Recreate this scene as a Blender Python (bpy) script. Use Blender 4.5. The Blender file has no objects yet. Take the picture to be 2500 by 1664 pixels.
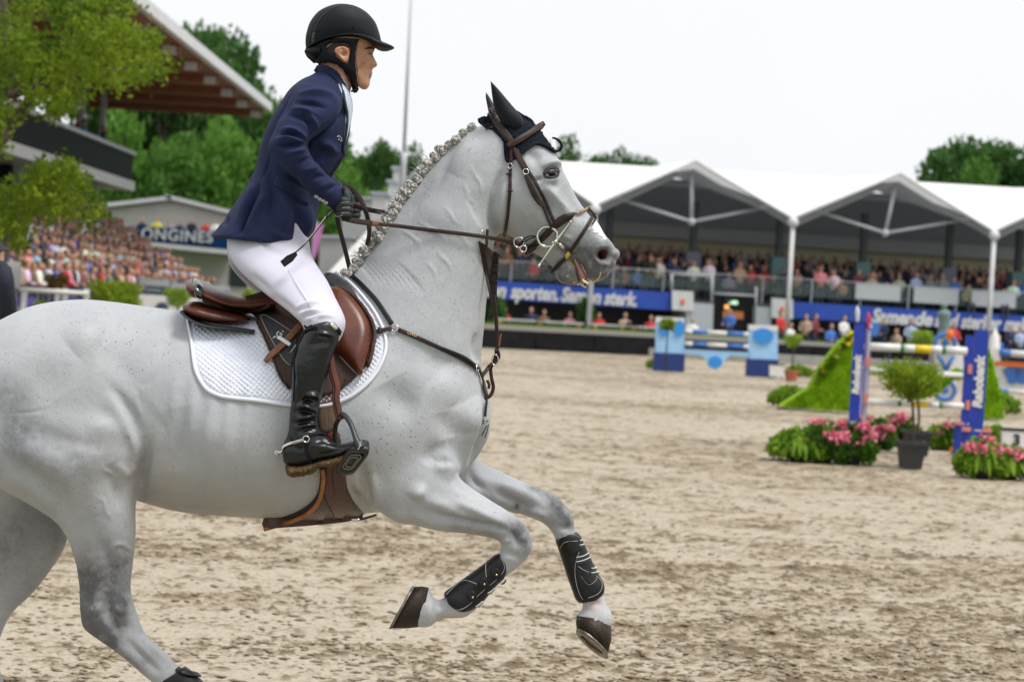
import bpy, bmesh, math, random
import numpy as np
from mathutils import Vector, Matrix, Euler
from mathutils.bvhtree import BVHTree
from mathutils.geometry import delaunay_2d_cdt

random.seed(7)
rng = np.random.default_rng(7)
SC = bpy.context.scene
COL = SC.collection
# ------------------------------------------------------------------ camera
FPX, PW, PH = 5000.0, 2500.0, 1664.0          # focal length in photograph pixels
CAMZ = 1.6
PITCH, ROLL = math.radians(0.97), math.radians(3.3)
CAM = Vector((0, 0, CAMZ))
CM = Euler((math.pi/2 - PITCH, 0, 0)).to_matrix() @ Matrix.Rotation(ROLL, 3, 'Z')
cd = bpy.data.cameras.new('camera')
cd.lens = 36*FPX/PW; cd.sensor_width = 36; cd.sensor_fit = 'HORIZONTAL'
cd.clip_start = 0.1; cd.clip_end = 3000
cd.dof.use_dof = True; cd.dof.focus_distance = 6.2; cd.dof.aperture_fstop = 4.8; cd.dof.aperture_blades = 0
cam = bpy.data.objects.new('camera', cd); COL.objects.link(cam)
cam.matrix_world = Matrix.Translation(CAM) @ CM.to_4x4()
SC.camera = cam
# ------------------------------------------------------------------ sky and sun: bright overcast
SUN_EL, SUN_AZ = math.radians(64), math.radians(122)      # azimuth clockwise from +Y (north)
wd = bpy.data.worlds.new('World'); SC.world = wd; wd.use_nodes = True
nt = wd.node_tree; nt.nodes.clear()
out = nt.nodes.new('ShaderNodeOutputWorld'); bg = nt.nodes.new('ShaderNodeBackground')
sky = nt.nodes.new('ShaderNodeTexSky'); sky.sky_type = 'NISHITA'; sky.sun_disc = False
sky.sun_elevation = SUN_EL; sky.sun_rotation = SUN_AZ; sky.air_density = 1.0; sky.dust_density = 3.0
hs = nt.nodes.new('ShaderNodeHueSaturation'); hs.inputs['Saturation'].default_value = 0.12
mx = nt.nodes.new('ShaderNodeMix'); mx.data_type = 'RGBA'
mx.inputs[0].default_value = 0.88                          # cloud cover
mx.inputs[7].default_value = (7.3, 7.42, 7.6, 1)
cn_ = nt.nodes.new('ShaderNodeTexNoise'); cn_.inputs['Scale'].default_value = 2.2; cn_.inputs['Detail'].default_value = 5
tcw = nt.nodes.new('ShaderNodeTexCoord'); nt.links.new(tcw.outputs['Generated'], cn_.inputs[0]); cr_ = nt.nodes.new('ShaderNodeMix'); cr_.data_type = 'RGBA'     # uneven cloud
cr_.inputs[6].default_value = (6.5, 6.7, 6.95, 1); cr_.inputs[7].default_value = (8.0, 8.05, 8.15, 1); nt.links.new(cn_.outputs[0], cr_.inputs[0]); nt.links.new(cr_.outputs[2], mx.inputs[7])
nt.links.new(sky.outputs[0], hs.inputs['Color']); nt.links.new(hs.outputs[0], mx.inputs[6])
nt.links.new(mx.outputs[2], bg.inputs[0]); bg.inputs[1].default_value = 0.10
nt.links.new(bg.outputs[0], out.inputs[0])
sl = bpy.data.lights.new('sun', 'SUN'); sl.energy = 2.0; sl.angle = math.radians(18); sl.color = (1, .97, .92)
sun = bpy.data.objects.new('sun', sl); COL.objects.link(sun)
sd = Vector((math.sin(SUN_AZ)*math.cos(SUN_EL), math.cos(SUN_AZ)*math.cos(SUN_EL), math.sin(SUN_EL)))
sun.rotation_euler = sd.to_track_quat('Z', 'Y').to_euler(); sun.location = (0, -5, 30)
SC.view_settings.view_transform = 'Standard'; SC.view_settings.look = 'None'
SC.view_settings.exposure = 0.52; SC.view_settings.gamma = 1.0; SC.view_settings.use_curve_mapping = False
SC.render.engine = 'CYCLES'; SC.cycles.use_denoising = True
SC.cycles.max_bounces = 6; SC.cycles.diffuse_bounces = 3; SC.cycles.glossy_bounces = 3
SC.cycles.transmission_bounces = 4; SC.cycles.transparent_max_bounces = 8; SC.cycles.caustics_reflective = False

# ------------------------------------------------------------------ photograph pixel -> direction -> place
def ray(u, v):
    return CM @ Vector(((u-PW/2)/FPX, -(v-PH/2)/FPX, -1))
def P(u, v, Y):                      # the point on that line of sight at distance Y from the camera
    d = ray(u, v); return CAM + d*(Y/d.y)
def G(u, v, z=0.0):                  # ... where it meets the ground
    d = ray(u, v); return CAM + d*((z-CAMZ)/d.z)
def onplane(u, v, p0, n):            # ... where it meets a wall
    d = ray(u, v); return CAM + d*((p0-CAM).dot(n)/d.dot(n))
CMI = np.array(CM.transposed())
def project(V):                      # world points -> photograph pixels
    q = (V - np.array(CAM)) @ CMI.T
    return np.stack([PW/2 + FPX*q[:, 0]/-q[:, 2], PH/2 - FPX*q[:, 1]/-q[:, 2]], 1)
# crops of the photograph that points were read from: offset and scale
REG = {'A': (720, 0, 6.535), 'B': (740, 420, 6.031), 'C': (1160, 180, 6.029), 'D': (1230, 480, 6.533), 'E': (440, 660, 4.531),
       'F': (640, 960, 4.612), 'G': (900, 560, 2.613), 'H': (0, 560, 4.207), '1': (500, 0, 2.528), '2': (820, 180, 2.8),
       '3': (420, 620, 2.24), '4': (900, 1080, 2.8), '5': (0, 700, 1.627), '6': (0, 0, 2.0632), '7': (1200, 340, 1.8123),
       '8': (1540, 700, 2.454), '0': (0, 0, 0.9424), 'n': (0, 0, 1)}
def px(reg, *pts):
    a, b, s = REG[reg]
    return [(a+x/s, b+y/s) for x, y in pts]
def cr(pts, m=6, closed=False):      # Catmull-Rom through rows of numbers
    p = np.array(pts, float); n = len(p); o = []
    rngk = range(n if closed else n-1)
    for i in rngk:
        if closed: a, b, c, d = p[(i-1) % n], p[i], p[(i+1) % n], p[(i+2) % n]
        else: a, b, c, d = p[max(i-1, 0)], p[i], p[i+1], p[min(i+2, n-1)]
        for k in range(m):
            t = k/m
            o.append(0.5*((2*b)+(c-a)*t+(2*a-5*b+4*c-d)*t*t+(3*b-a-3*c+d)*t**3))
    if not closed: o.append(p[-1])
    return np.array(o)

# ------------------------------------------------------------------ materials
MATS = {}
def mat(name, col, rough=.6, col2=None, scale=20., bump=0., bscale=None, metal=0., spec=.5, coat=0., sheen=0., stretch=None,
        contrast=(.35, .65), detail=4., trans=0., emit=0., alpha=1., sub=0.):
    if name in MATS: return MATS[name]
    m = bpy.data.materials.new(name); m.use_nodes = True; MATS[name] = m
    t = m.node_tree; b = t.nodes['Principled BSDF']
    b.inputs['Base Color'].default_value = (*col, 1); b.inputs['Roughness'].default_value = rough
    b.inputs['Metallic'].default_value = metal; b.inputs['Specular IOR Level'].default_value = spec
    b.inputs['Coat Weight'].default_value = coat; b.inputs['Coat Roughness'].default_value = .25
    b.inputs['Sheen Weight'].default_value = sheen
    b.inputs['Transmission Weight'].default_value = trans; b.inputs['Alpha'].default_value = alpha
    if sub: b.inputs['Subsurface Weight'].default_value = sub; b.inputs['Subsurface Radius'].default_value = (.012, .005, .003); b.inputs['Subsurface Scale'].default_value = 1
    if emit: b.inputs['Emission Color'].default_value = (*col, 1); b.inputs['Emission Strength'].default_value = emit
    if col2 or bump:
        tc = t.nodes.new('ShaderNodeTexCoord'); mp = t.nodes.new('ShaderNodeMapping')
        t.links.new(tc.outputs['Object'], mp.inputs[0])
        if stretch: mp.inputs['Scale'].default_value = stretch
    if col2:
        n = t.nodes.new('ShaderNodeTexNoise'); n.inputs['Scale'].default_value = scale; n.inputs['Detail'].default_value = detail
        r = t.nodes.new('ShaderNodeValToRGB'); r.color_ramp.elements[0].position = contrast[0]; r.color_ramp.elements[1].position = contrast[1]
        r.color_ramp.elements[0].color = (*col, 1); r.color_ramp.elements[1].color = (*col2, 1)
        t.links.new(mp.outputs[0], n.inputs[0]); t.links.new(n.outputs[0], r.inputs[0]); t.links.new(r.outputs[0], b.inputs['Base Color'])
    if bump:
        n2 = t.nodes.new('ShaderNodeTexNoise'); n2.inputs['Scale'].default_value = bscale or scale*3; n2.inputs['Detail'].default_value = 3
        bp = t.nodes.new('ShaderNodeBump'); bp.inputs['Strength'].default_value = bump; bp.inputs['Distance'].default_value = .01
        t.links.new(mp.outputs[0], n2.inputs[0]); t.links.new(n2.outputs[0], bp.inputs['Height']); t.links.new(bp.outputs[0], b.inputs['Normal'])
    return m

# ------------------------------------------------------------------ objects
def tag(o, label=None, cat=None, group=None, kind=None):
    if label: o['label'] = label
    if cat: o['category'] = cat
    if group: o['group'] = group
    if kind: o['kind'] = kind
    return o
def empty(name, loc, label, cat, group=None):
    o = bpy.data.objects.new(name, None); COL.objects.link(o); o.location = loc; o.empty_display_size = .1
    return tag(o, label, cat, group)
def link(name, me, m, parent=None):
    o = bpy.data.objects.new(name, me); COL.objects.link(o)
    if m is not None and not me.materials: me.materials.append(m)
    if parent is not None:
        o.parent = parent
        o.matrix_parent_inverse = Matrix.Translation(-world_loc(parent))
    return o
def world_loc(o):                        # things stand at their base, parts keep world coordinates
    return o.location if o.parent is None else Vector((0, 0, 0))
def copy_tree(o, loc=None, parent=None, rz=None, scale=None):
    c = o.copy(); COL.objects.link(c)
    if parent is not None: c.parent = parent
    if loc is not None: c.location = loc
    if rz is not None: c.rotation_euler = (0, 0, rz)
    if scale is not None: c.scale = (scale,)*3 if not hasattr(scale, '__len__') else scale
    for ch in o.children: copy_tree(ch, parent=c)
    return c

class MB:                                # collects geometry for one mesh
    def __init__(s): s.v = []; s.f = []; s.n = 0; s.mi = []; s.cur = 0
    def add(s, V, Fs):
        V = np.asarray(V, float).reshape(-1, 3)
        s.v.append(V); s.f += [tuple(i+s.n for i in f) for f in Fs]; s.mi += [s.cur]*len(Fs); s.n += len(V); return s
    def rings(s, R, cap=True, closed=False):          # list of equal rings (n,3)
        k, n = len(R), len(R[0]); V = np.concatenate(R); Fs = []
        for i in range(k if closed else k-1):
            a, b = i*n, ((i+1) % k)*n
            for j in range(n):
                j2 = (j+1) % n; Fs.append((a+j, a+j2, b+j2, b+j))
        if cap and not closed:
            V = np.concatenate([V, [R[0].mean(0)], [R[-1].mean(0)]]); c0, c1 = k*n, k*n+1
            for j in range(n):
                j2 = (j+1) % n; Fs.append((c0, j2, j)); Fs.append((c1, (k-1)*n+j, (k-1)*n+j2))
        return s.add(V, Fs)
    def loft(s, secs, Y0, n=28, m=5, dy=0., cap=True, push=0.):
        # section: u1 v1 u2 v2 halfwidth [yoff k e]; outline pairs read from the photograph
        rows = [tuple(q)+(0, 0, 1)[len(q)-5:] if len(q) < 8 else tuple(q) for q in secs]
        rows = cr(rows, m); R = []; t = np.linspace(0, 2*math.pi, n, endpoint=False)
        for u1, v1, u2, v2, w, yo, k, e in rows:
            Y = Y0+yo+dy; a = np.array(P(u1, v1, Y)); b = np.array(P(u2, v2, Y)); c = (a+b)/2; ax = (a-b)/2
            L = np.linalg.norm(ax); ax = ax*(1+push/max(L, 1e-4)); w2 = w+push
            ct, st = np.cos(t), np.sin(t)
            sx = np.sign(ct)*np.abs(ct)**e; sy = np.sign(st)*np.abs(st)**e
            R.append(c+np.outer(sx, ax)+np.outer(sy*w2*(1+k*ct), (0, 1, 0)))
        return s.rings(R, cap)
    def tube(s, pts, r, n=8, m=0, cap=True, flat=1., up=(0, 0, 1), closed=False):
        p = np.array([tuple(q) for q in pts], float)
        rr = np.full(len(p), r) if np.isscalar(r) else np.array(r, float)
        if m:
            q = cr(np.column_stack([p, rr]), m, closed); p, rr = q[:, :3], q[:, 3]
        k = len(p); R = []; t = np.linspace(0, 2*math.pi, n, endpoint=False); N = None
        for i in range(k):
            if closed: T = p[(i+1) % k]-p[i-1]
            else: T = p[min(i+1, k-1)]-p[max(i-1, 0)]
            T = T/(np.linalg.norm(T)+1e-9)
            if N is None: N = np.array(up, float)
            N = N-T*N.dot(T)
            if np.linalg.norm(N) < 1e-4: N = np.array((1., .3, .2)); N = N-T*N.dot(T)
            N /= np.linalg.norm(N); B = np.cross(T, N)
            R.append(p[i]+rr[i]*(np.outer(np.cos(t), N)*flat+np.outer(np.sin(t), B)))
        return s.rings(R, cap, closed)
    def box(s, c, size, M=None, taper=1.):
        x, y, z = [q/2 for q in size]
        V = np.array([(-x, -y, -z), (x, -y, -z), (x, y, -z), (-x, y, -z), (-x*taper, -y*taper, z), (x*taper, -y*taper, z), (x*taper, y*taper, z), (-x*taper, y*taper, z)])
        if M is not None: V = V @ np.array(M).T
        return s.add(V+np.array(c), [(3, 2, 1, 0), (4, 5, 6, 7), (0, 1, 5, 4), (1, 2, 6, 5), (2, 3, 7, 6), (3, 0, 4, 7)])
    def prism(s, poly, d):                            # planar 3-D polygon extruded by vector d
        V = np.array([tuple(q) for q in poly], float); n = len(V); d = np.array(d)
        return s.add(np.concatenate([V, V+d]), [tuple(range(n-1, -1, -1)), tuple(range(n, 2*n))]+[(i, (i+1) % n, n+(i+1) % n, n+i) for i in range(n)])
    def ball(s, c, r, n=12, k=8):
        r = np.array(r if hasattr(r, '__len__') else (r,)*3); R = []
        t = np.linspace(0, 2*math.pi, n, endpoint=False)
        for a in np.linspace(.12, math.pi-.12, k):
            R.append(np.array(c)+np.stack([np.sin(a)*np.cos(t), np.sin(a)*np.sin(t), np.full(n, -np.cos(a))], 1)*r)
        return s.rings(R)
    def lathe(s, c, prof, n=16):                      # profile (r, z)
        t = np.linspace(0, 2*math.pi, n, endpoint=False)
        return s.rings([np.array(c)+np.stack([r*np.cos(t), r*np.sin(t), np.full(n, z)], 1) for r, z in prof])
    def mesh(s, name='m', smooth=True, recalc=False):
        me = bpy.data.meshes.new(name); V = np.concatenate(s.v) if s.v else np.zeros((0, 3))
        me.from_pydata(V.tolist(), [], s.f)
        if recalc:
            b = bmesh.new(); b.from_mesh(me); bmesh.ops.recalc_face_normals(b, faces=b.faces); b.to_mesh(me); b.free()
        if smooth: me.polygons.foreach_set('use_smooth', [True]*len(me.polygons))
        if any(s.mi): me.polygons.foreach_set('material_index', s.mi)
        me.update(); return me
    def build(s, name, m, parent=None, smooth=True, recalc=False):
        return link(name, s.mesh(name, smooth, recalc), m, parent)

def modify(me, mods):                    # apply modifiers to a mesh through a throw-away object
    o = bpy.data.objects.new('tmp', me); COL.objects.link(o)
    for typ, kw in mods:
        md = o.modifiers.new(typ, typ)
        for k, v in kw.items(): setattr(md, k, v)
    dg = bpy.context.evaluated_depsgraph_get(); dg.update()
    r = bpy.data.meshes.new_from_object(o.evaluated_get(dg)); bpy.data.objects.remove(o)
    r.materials.clear()
    return r
def getv(me):
    a = np.empty(len(me.vertices)*3); me.vertices.foreach_get('co', a); return a.reshape(-1, 3)
def setv(me, V):
    me.vertices.foreach_set('co', np.ascontiguousarray(V).ravel()); me.update()
def getn(me):
    a = np.empty(len(me.vertices)*3); me.vertices.foreach_get('normal', a); return a.reshape(-1, 3)
def smooth_np(me, it, w=None, lam=.5):
    V = getv(me); n = len(V); e = np.empty(len(me.edges)*2, int); me.edges.foreach_get('vertices', e); e = e.reshape(-1, 2)
    deg = np.bincount(e.ravel(), minlength=n)+1e-9; w = np.ones(n) if w is None else w
    for _ in range(it):
        A = np.stack([np.bincount(e[:, 0], V[e[:, 1], k], n)+np.bincount(e[:, 1], V[e[:, 0], k], n) for k in range(3)], 1)/deg[:, None]
        V += (A-V)*(lam*w)[:, None]
    setv(me, V)
def pdist(UV, pts):                      # distance of pixels to a polyline, with arc position and side
    p = np.array(pts, float); best = np.full(len(UV), 1e9); side = np.zeros(len(UV)); pos = np.zeros(len(UV))
    L = np.r_[0, np.cumsum(np.linalg.norm(np.diff(p, axis=0), axis=1))] if len(p) > 1 else [0, 1]
    if len(p) == 1: return np.linalg.norm(UV-p[0], axis=1), side, pos+.5
    for i in range(len(p)-1):
        a, d = p[i], p[i+1]-p[i]; q = UV-a; t = np.clip((q@d)/(d@d+1e-9), 0, 1)
        r = q-np.outer(t, d); dd = np.linalg.norm(r, axis=1); k = dd < best
        best[k] = dd[k]; side[k] = np.sign(d[0]*q[k, 1]-d[1]*q[k, 0]); pos[k] = (L[i]+t[k]*np.linalg.norm(d))/L[-1]
    return best, side, pos
def sculpt(me, strokes, cond=None, gain=1.):
    # stroke: (pixels, amplitude m, sigma px[, kind]) kind 'b' bulge/groove, 'e' edge: raised on the left of the stroke only
    V = getv(me); N = getn(me); UV = project(V); base = (N[:, 1] < .25)
    if cond is not None: base &= cond(V)
    D = np.zeros(len(V))
    for st in strokes:
        pts, amp, sg = st[:3]; kind = st[3] if len(st) > 3 else 'b'
        pts = cr(pts, 4) if len(pts) > 2 else np.array(pts, float)
        lo, hi = pts.min(0)-3.2*sg, pts.max(0)+3.2*sg
        k = np.where(base & (UV[:, 0] > lo[0]) & (UV[:, 0] < hi[0]) & (UV[:, 1] > lo[1]) & (UV[:, 1] < hi[1]))[0]
        if not len(k): continue
        d, sd_, pos = pdist(UV[k], pts); g = np.exp(-(d/sg)**2)
        if len(pts) > 1: g *= np.sin(np.pi*np.clip(pos, .02, .98))**(.8 if sg > 7 else 1.2)
        if 'e' in kind: g = np.where(sd_ < 0, np.exp(-(d/(3*sg))**2), np.exp(-(d/(.55*sg))**2)*np.clip(1-d/sg, 0, 1))
        D[k] += (1.9 if sg > 7 else 1.4)*gain*amp*g
    setv(me, V+N*(D*np.clip((.25-N[:, 1])/.4, 0, 1))[:, None])
def paint(me, name, strokes, cond=None):
    V = getv(me); UV = project(V); A = np.zeros(len(V)); ok = np.ones(len(V), bool) if cond is None else cond(V)
    for st in strokes:
        pts, amp, sg = st[:3]; pts = np.array(pts, float)
        d, _, _ = pdist(UV, pts); A += np.where(ok if len(st) < 4 else st[3](V), amp*np.exp(-(d/sg)**2), 0)
    A = np.clip(A, 0, 1)
    at = me.attributes.new(name, 'FLOAT', 'POINT'); at.data.foreach_set('value', A); return A
def make_bvh(*objs):
    V, F_, n = [], [], 0
    for o in objs:
        me = o.data if hasattr(o, 'data') else o
        V += [Vector(q) for q in getv(me)]; F_ += [[i+n for i in p.vertices] for p in me.polygons]; n = len(V)
    return BVHTree.FromPolygons(V, F_)
def hit(u, v, bvh):
    d = ray(u, v).normalized(); l, n, i, t = bvh.ray_cast(CAM, d)
    if l is None: return None, None
    if n.dot(d) > 0: n = -n
    return l, n
def trace(pts, bvh, off, step=5., ydef=6.1, m=True, close=False):
    # follow pixels over a surface; off the surface keep the last distance
    p = cr(pts, 8, close) if m and len(pts) > 2 else np.array(pts, float)
    L = np.r_[0, np.cumsum(np.linalg.norm(np.diff(p, axis=0), axis=1))]; k = max(2, int(L[-1]/step)+1)
    q = np.stack([np.interp(np.linspace(0, L[-1], k), L, p[:, j]) for j in (0, 1)], 1)
    X = []; Nn = []
    for u, v in q:
        l, n = hit(u, v, bvh) if bvh is not None else (None, None)
        X.append(l); Nn.append(n)
    ok = [i for i in range(k) if X[i] is not None]
    for i in range(k):
        if X[i] is None:
            if ok:
                j = min(ok, key=lambda a: abs(a-i)); X[i] = P(*q[i], X[j].y); Nn[i] = Vector(Nn[j])
            else: X[i] = P(*q[i], ydef); Nn[i] = Vector((0, -1, 0))
    X = np.array([tuple(a) for a in X]); Nn = np.array([tuple(a) for a in Nn])
    for _ in range(3):
        Nn[1:-1] = (Nn[:-2]+Nn[1:-1]*2+Nn[2:])/4; X[1:-1] = (X[:-2]+X[1:-1]*2+X[2:])/4
    Nn /= np.linalg.norm(Nn, axis=1)[:, None]
    return X+Nn*off, Nn
def ribbon(mb, X, Nn, width, thick, n=10, e=.55, wprof=None):
    k = len(X); R = []; t = np.linspace(0, 2*math.pi, n, endpoint=False)
    cx = np.sign(np.cos(t))*np.abs(np.cos(t))**e; cy = np.sign(np.sin(t))*np.abs(np.sin(t))**e
    for i in range(k):
        T = X[min(i+1, k-1)]-X[max(i-1, 0)]; T /= np.linalg.norm(T)+1e-9
        N = Nn[i]-T*Nn[i].dot(T); N /= np.linalg.norm(N)+1e-9; S = np.cross(T, N)
        w = width*(1 if wprof is None else wprof(i/(k-1)))
        R.append(X[i]+np.outer(cx, S)*w/2+np.outer(cy, N)*thick/2)
    return mb.rings(R)
def strap(name, pts, width, thick, m, parent, bvh, off=.004, step=5., wprof=None, ydef=6.1, smooth=True):
    X, Nn = trace(pts, bvh, off+thick/2, step, ydef, smooth)
    mb = MB(); ribbon(mb, X, Nn, width, thick, wprof=wprof); return mb.build(name, m, parent)
def hoop(mb, c, up, width, thick, bvh, off=.003, n=48, a0=0., a1=2*math.pi, ax=None):
    # strap round a body: cast from outside towards c in the plane spanned by 'up' and world Y
    c = Vector(c); up = Vector(up).normalized(); yv = Vector((0, 1, 0)); yv = (yv-up*yv.dot(up)).normalized()
    X, Nn = [], []
    for t in np.linspace(a0, a1, n):
        d = up*math.cos(t)-yv*math.sin(t); l, nn, i, q = bvh.ray_cast(c+d*.9, -d)
        if l is None: continue
        if nn.dot(d) < 0: nn = -nn
        X.append(l); Nn.append((nn+d)/2)
    X = np.array([tuple(a) for a in X]); Nn = np.array([tuple(a) for a in Nn])
    for _ in range(2): X[1:-1] = (X[:-2]+X[1:-1]*2+X[2:])/4
    Nn /= np.linalg.norm(Nn, axis=1)[:, None]
    ribbon(mb, X+Nn*(off+thick/2), Nn, width, thick); return mb
def inpoly(UV, poly):
    x, y = UV[:, 0], UV[:, 1]; r = np.zeros(len(UV), bool); n = len(poly)
    for i in range(n):
        x1, y1 = poly[i]; x2, y2 = poly[(i+1) % n]
        if y1 == y2: continue
        c = ((y1 > y) != (y2 > y)) & (x < (x2-x1)*(y-y1)/(y2-y1)+x1); r ^= c
    return r
def drape(name, poly, bvh, m, parent=None, off=.004, dome=0., ew=20., step=6., relief=None, ydef=6.1, smooth=True, skirt=.012, mirror=None, flatn=False, build=True):
    # sheet laid over a surface: outline in photograph pixels, cast onto what it lies on, domed towards its middle
    b = cr(poly, 6, True) if smooth else np.array(poly, float)
    L = np.r_[0, np.cumsum(np.linalg.norm(np.diff(np.r_[b, b[:1]], axis=0), axis=1))]; k = max(8, int(L[-1]/step))
    bb = np.r_[b, b[:1]]; s = np.linspace(0, L[-1], k, endpoint=False)
    b = np.stack([np.interp(s, L, bb[:, j]) for j in (0, 1)], 1)
    gx, gy = np.meshgrid(np.arange(b[:, 0].min(), b[:, 0].max(), step), np.arange(b[:, 1].min(), b[:, 1].max(), step*.9))
    gx[1::2] += step/2; g = np.stack([gx.ravel(), gy.ravel()], 1)
    g = g[inpoly(g, b)]; d, _, _ = pdist(g, np.r_[b, b[:1]]); g = g[d > step*.55]
    pts = np.r_[b, g]
    vs, _, fs, *_ = delaunay_2d_cdt([Vector(q) for q in pts], [(i, (i+1) % k) for i in range(k)], [list(range(k))], 1, 1e-4)
    UV = np.array([tuple(q) for q in vs]); de, _, _ = pdist(UV, np.r_[b, b[:1]])
    X = np.zeros((len(UV), 3)); Nn = np.zeros((len(UV), 3)); ok = np.zeros(len(UV), bool)
    for i, (u, v) in enumerate(UV):
        l, n = hit(u, v, bvh) if bvh is not None else (None, None)
        if l is not None: X[i] = l; Nn[i] = n; ok[i] = True
    for i in np.where(~ok)[0]:
        if ok.any():
            j = np.where(ok)[0][np.argmin(((UV[ok]-UV[i])**2).sum(1))]; X[i] = P(*UV[i], X[j][1]); Nn[i] = Nn[j]
        else: X[i] = P(*UV[i], ydef); Nn[i] = (0, -1, 0)
    if flatn: Nn[:] = (0, -1, 0)
    q = np.clip(de/ew, 0, 1); h = off+dome*np.sqrt(np.clip(1-(1-q)**2, 0, 1))
    if relief is not None: h = h+relief(UV, de)
    Y = X+Nn*h[:, None]; mb = MB(); mb.add(Y, [tuple(f) for f in fs])
    # rim: wall back to the surface
    cnt = {}
    for f in fs:
        for a, c in zip(f, list(f[1:])+[f[0]]): cnt[(a, c)] = 1
    rim = [(a, c) for (a, c) in cnt if (c, a) not in cnt]
    if rim:
        base = mb.n; idx = sorted({i for e in rim for i in e}); mp = {i: base+j for j, i in enumerate(idx)}
        mb.v.append(Y[idx]-Nn[idx]*skirt); mb.n += len(idx)
        for a, c in rim: mb.f.append((c, a, mp[a], mp[c])); mb.mi.append(0)
    if mirror is not None:
        V = np.concatenate(mb.v); V2 = V.copy(); V2[:, 1] = 2*mirror-V2[:, 1]; f0 = list(mb.f); mb.add(V2, [tuple(reversed(f)) for f in f0])
    if not build: return mb
    return mb.build(name, m, parent, recalc=(mirror is None))
def text_mesh(s, size, depth=.0, bold=False, shear=0., align='CENTER', off=0., space=1.):
    c = bpy.data.curves.new('t', 'FONT'); c.body = s; c.size = size; c.extrude = depth; c.align_x = align; c.align_y = 'CENTER'; c.shear = shear
    c.offset = off; c.space_character = space; c.resolution_u = 3
    o = bpy.data.objects.new('t', c); COL.objects.link(o); dg = bpy.context.evaluated_depsgraph_get(); dg.update()
    me = bpy.data.meshes.new_from_object(o.evaluated_get(dg)); bpy.data.objects.remove(o); me.materials.clear(); return me
def place_text(name, s, size, loc, xdir, up, m, parent, depth=.004, **kw):
    me = text_mesh(s, size, depth, **kw); V = getv(me); x = Vector(xdir).normalized(); z = Vector(up).normalized(); z = (z-x*z.dot(x)).normalized(); n = x.cross(z)
    V = np.outer(V[:, 0], x)+np.outer(V[:, 1], z)+np.outer(V[:, 2], n)+np.array(loc)
    setv(me, V); return link(name, me, m, parent)
# ================================================================== SETTING
REG.update({'J': (2100, 700, 3.135), 'K': (1180, 540, 4.062), 'L': (1700, 540, 2.945), 'I': (0, 200, 4.355), 'Q': (720, 320, 4.125)})
ORD = ['leftmost', 'second', 'third', 'fourth', 'fifth', 'sixth', 'seventh', 'eighth', 'ninth', 'tenth', 'eleventh', 'twelfth', 'thirteenth', 'fourteenth', 'fifteenth', 'sixteenth', 'seventeenth', 'eighteenth', 'nineteenth', 'twentieth', 'twenty first', 'twenty second', 'twenty third', 'twenty fourth', 'twenty fifth', 'twenty sixth']
def fast_quads(name, V, F4, mi=None):
    me = bpy.data.meshes.new(name); V = np.ascontiguousarray(V, dtype=np.float32); F4 = np.ascontiguousarray(F4, dtype=np.int32); n = len(F4)
    me.vertices.add(len(V)); me.vertices.foreach_set('co', V.ravel()); me.loops.add(n*4); me.loops.foreach_set('vertex_index', F4.ravel())
    me.polygons.add(n); me.polygons.foreach_set('loop_start', np.arange(n, dtype=np.int32)*4)
    if mi is not None: me.polygons.foreach_set('material_index', mi)
    me.update(calc_edges=True); return me
def vnoise(x, y, seed=0):                            # value noise, numpy
    xi, yi = np.floor(x).astype(np.int64), np.floor(y).astype(np.int64); xf, yf = x-xi, y-yi
    def h(a, b):
        k = (a*374761393+b*668265263+seed*1274126177) & 0xffffffff; k = ((k ^ (k >> 13))*1274126177) & 0xffffffff; return ((k ^ (k >> 16)) & 0xffff)/65535.
    sx, sy = xf*xf*(3-2*xf), yf*yf*(3-2*yf)
    return (h(xi, yi)*(1-sx)+h(xi+1, yi)*sx)*(1-sy)+(h(xi, yi+1)*(1-sx)+h(xi+1, yi+1)*sx)*sy
# ---------------- far ground and the sand of the arena
M_far = mat('trodden_grass', (.06, .09, .03), .9, (.10, .12, .05), 3)
mb = MB(); mb.add([(-1500, -60, -.06), (1500, -60, -.06), (1500, 2500, -.06), (-1500, 2500, -.06)], [(0, 1, 2, 3)]); tag(mb.build('ground', M_far, smooth=False), kind='structure')
def sand_height(X, Y):
    n = lambda s, k, sx=1.: vnoise(X*s*sx, Y*s, k)
    patch = np.clip((n(.45, 1, .7)*.45+n(1.3, 2, .7)*.4+n(3.1, 3, .8)*.35-.48)*3., 0, 1)
    rid2 = 1-np.abs(2*n(11, 5, .8)-1); fin = n(40, 6, .8); c2, c3 = n(15, 8, .7), n(34, 15, .75)
    clod = np.clip((n(7, 7, .7)*.35+c2*.45+c3*.35-.60)*4., 0, 1)*(.3+.7*patch)+np.clip((c2*.5+c3*.6-.74)*5, 0, 1)*.8
    dents = np.clip(n(3.0, 12, .9)-.66, 0, 1)*3.
    H = patch*.012*rid2**2+.016*clod*(.4+.6*fin)+.012*n(1.2, 10)+.005*fin+.004*n(75, 9, .8)-.022*dents
    H = H*np.clip(1.3-Y/70, .25, 1)-.02
    c = np.clip(patch*.17+clod*.56+.13*patch*rid2+.15*dents+(n(.25, 14)-.5)*.20+(c3-.5)*.34+(c2-.5)*.22, 0, 1)
    return H, c, patch
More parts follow.
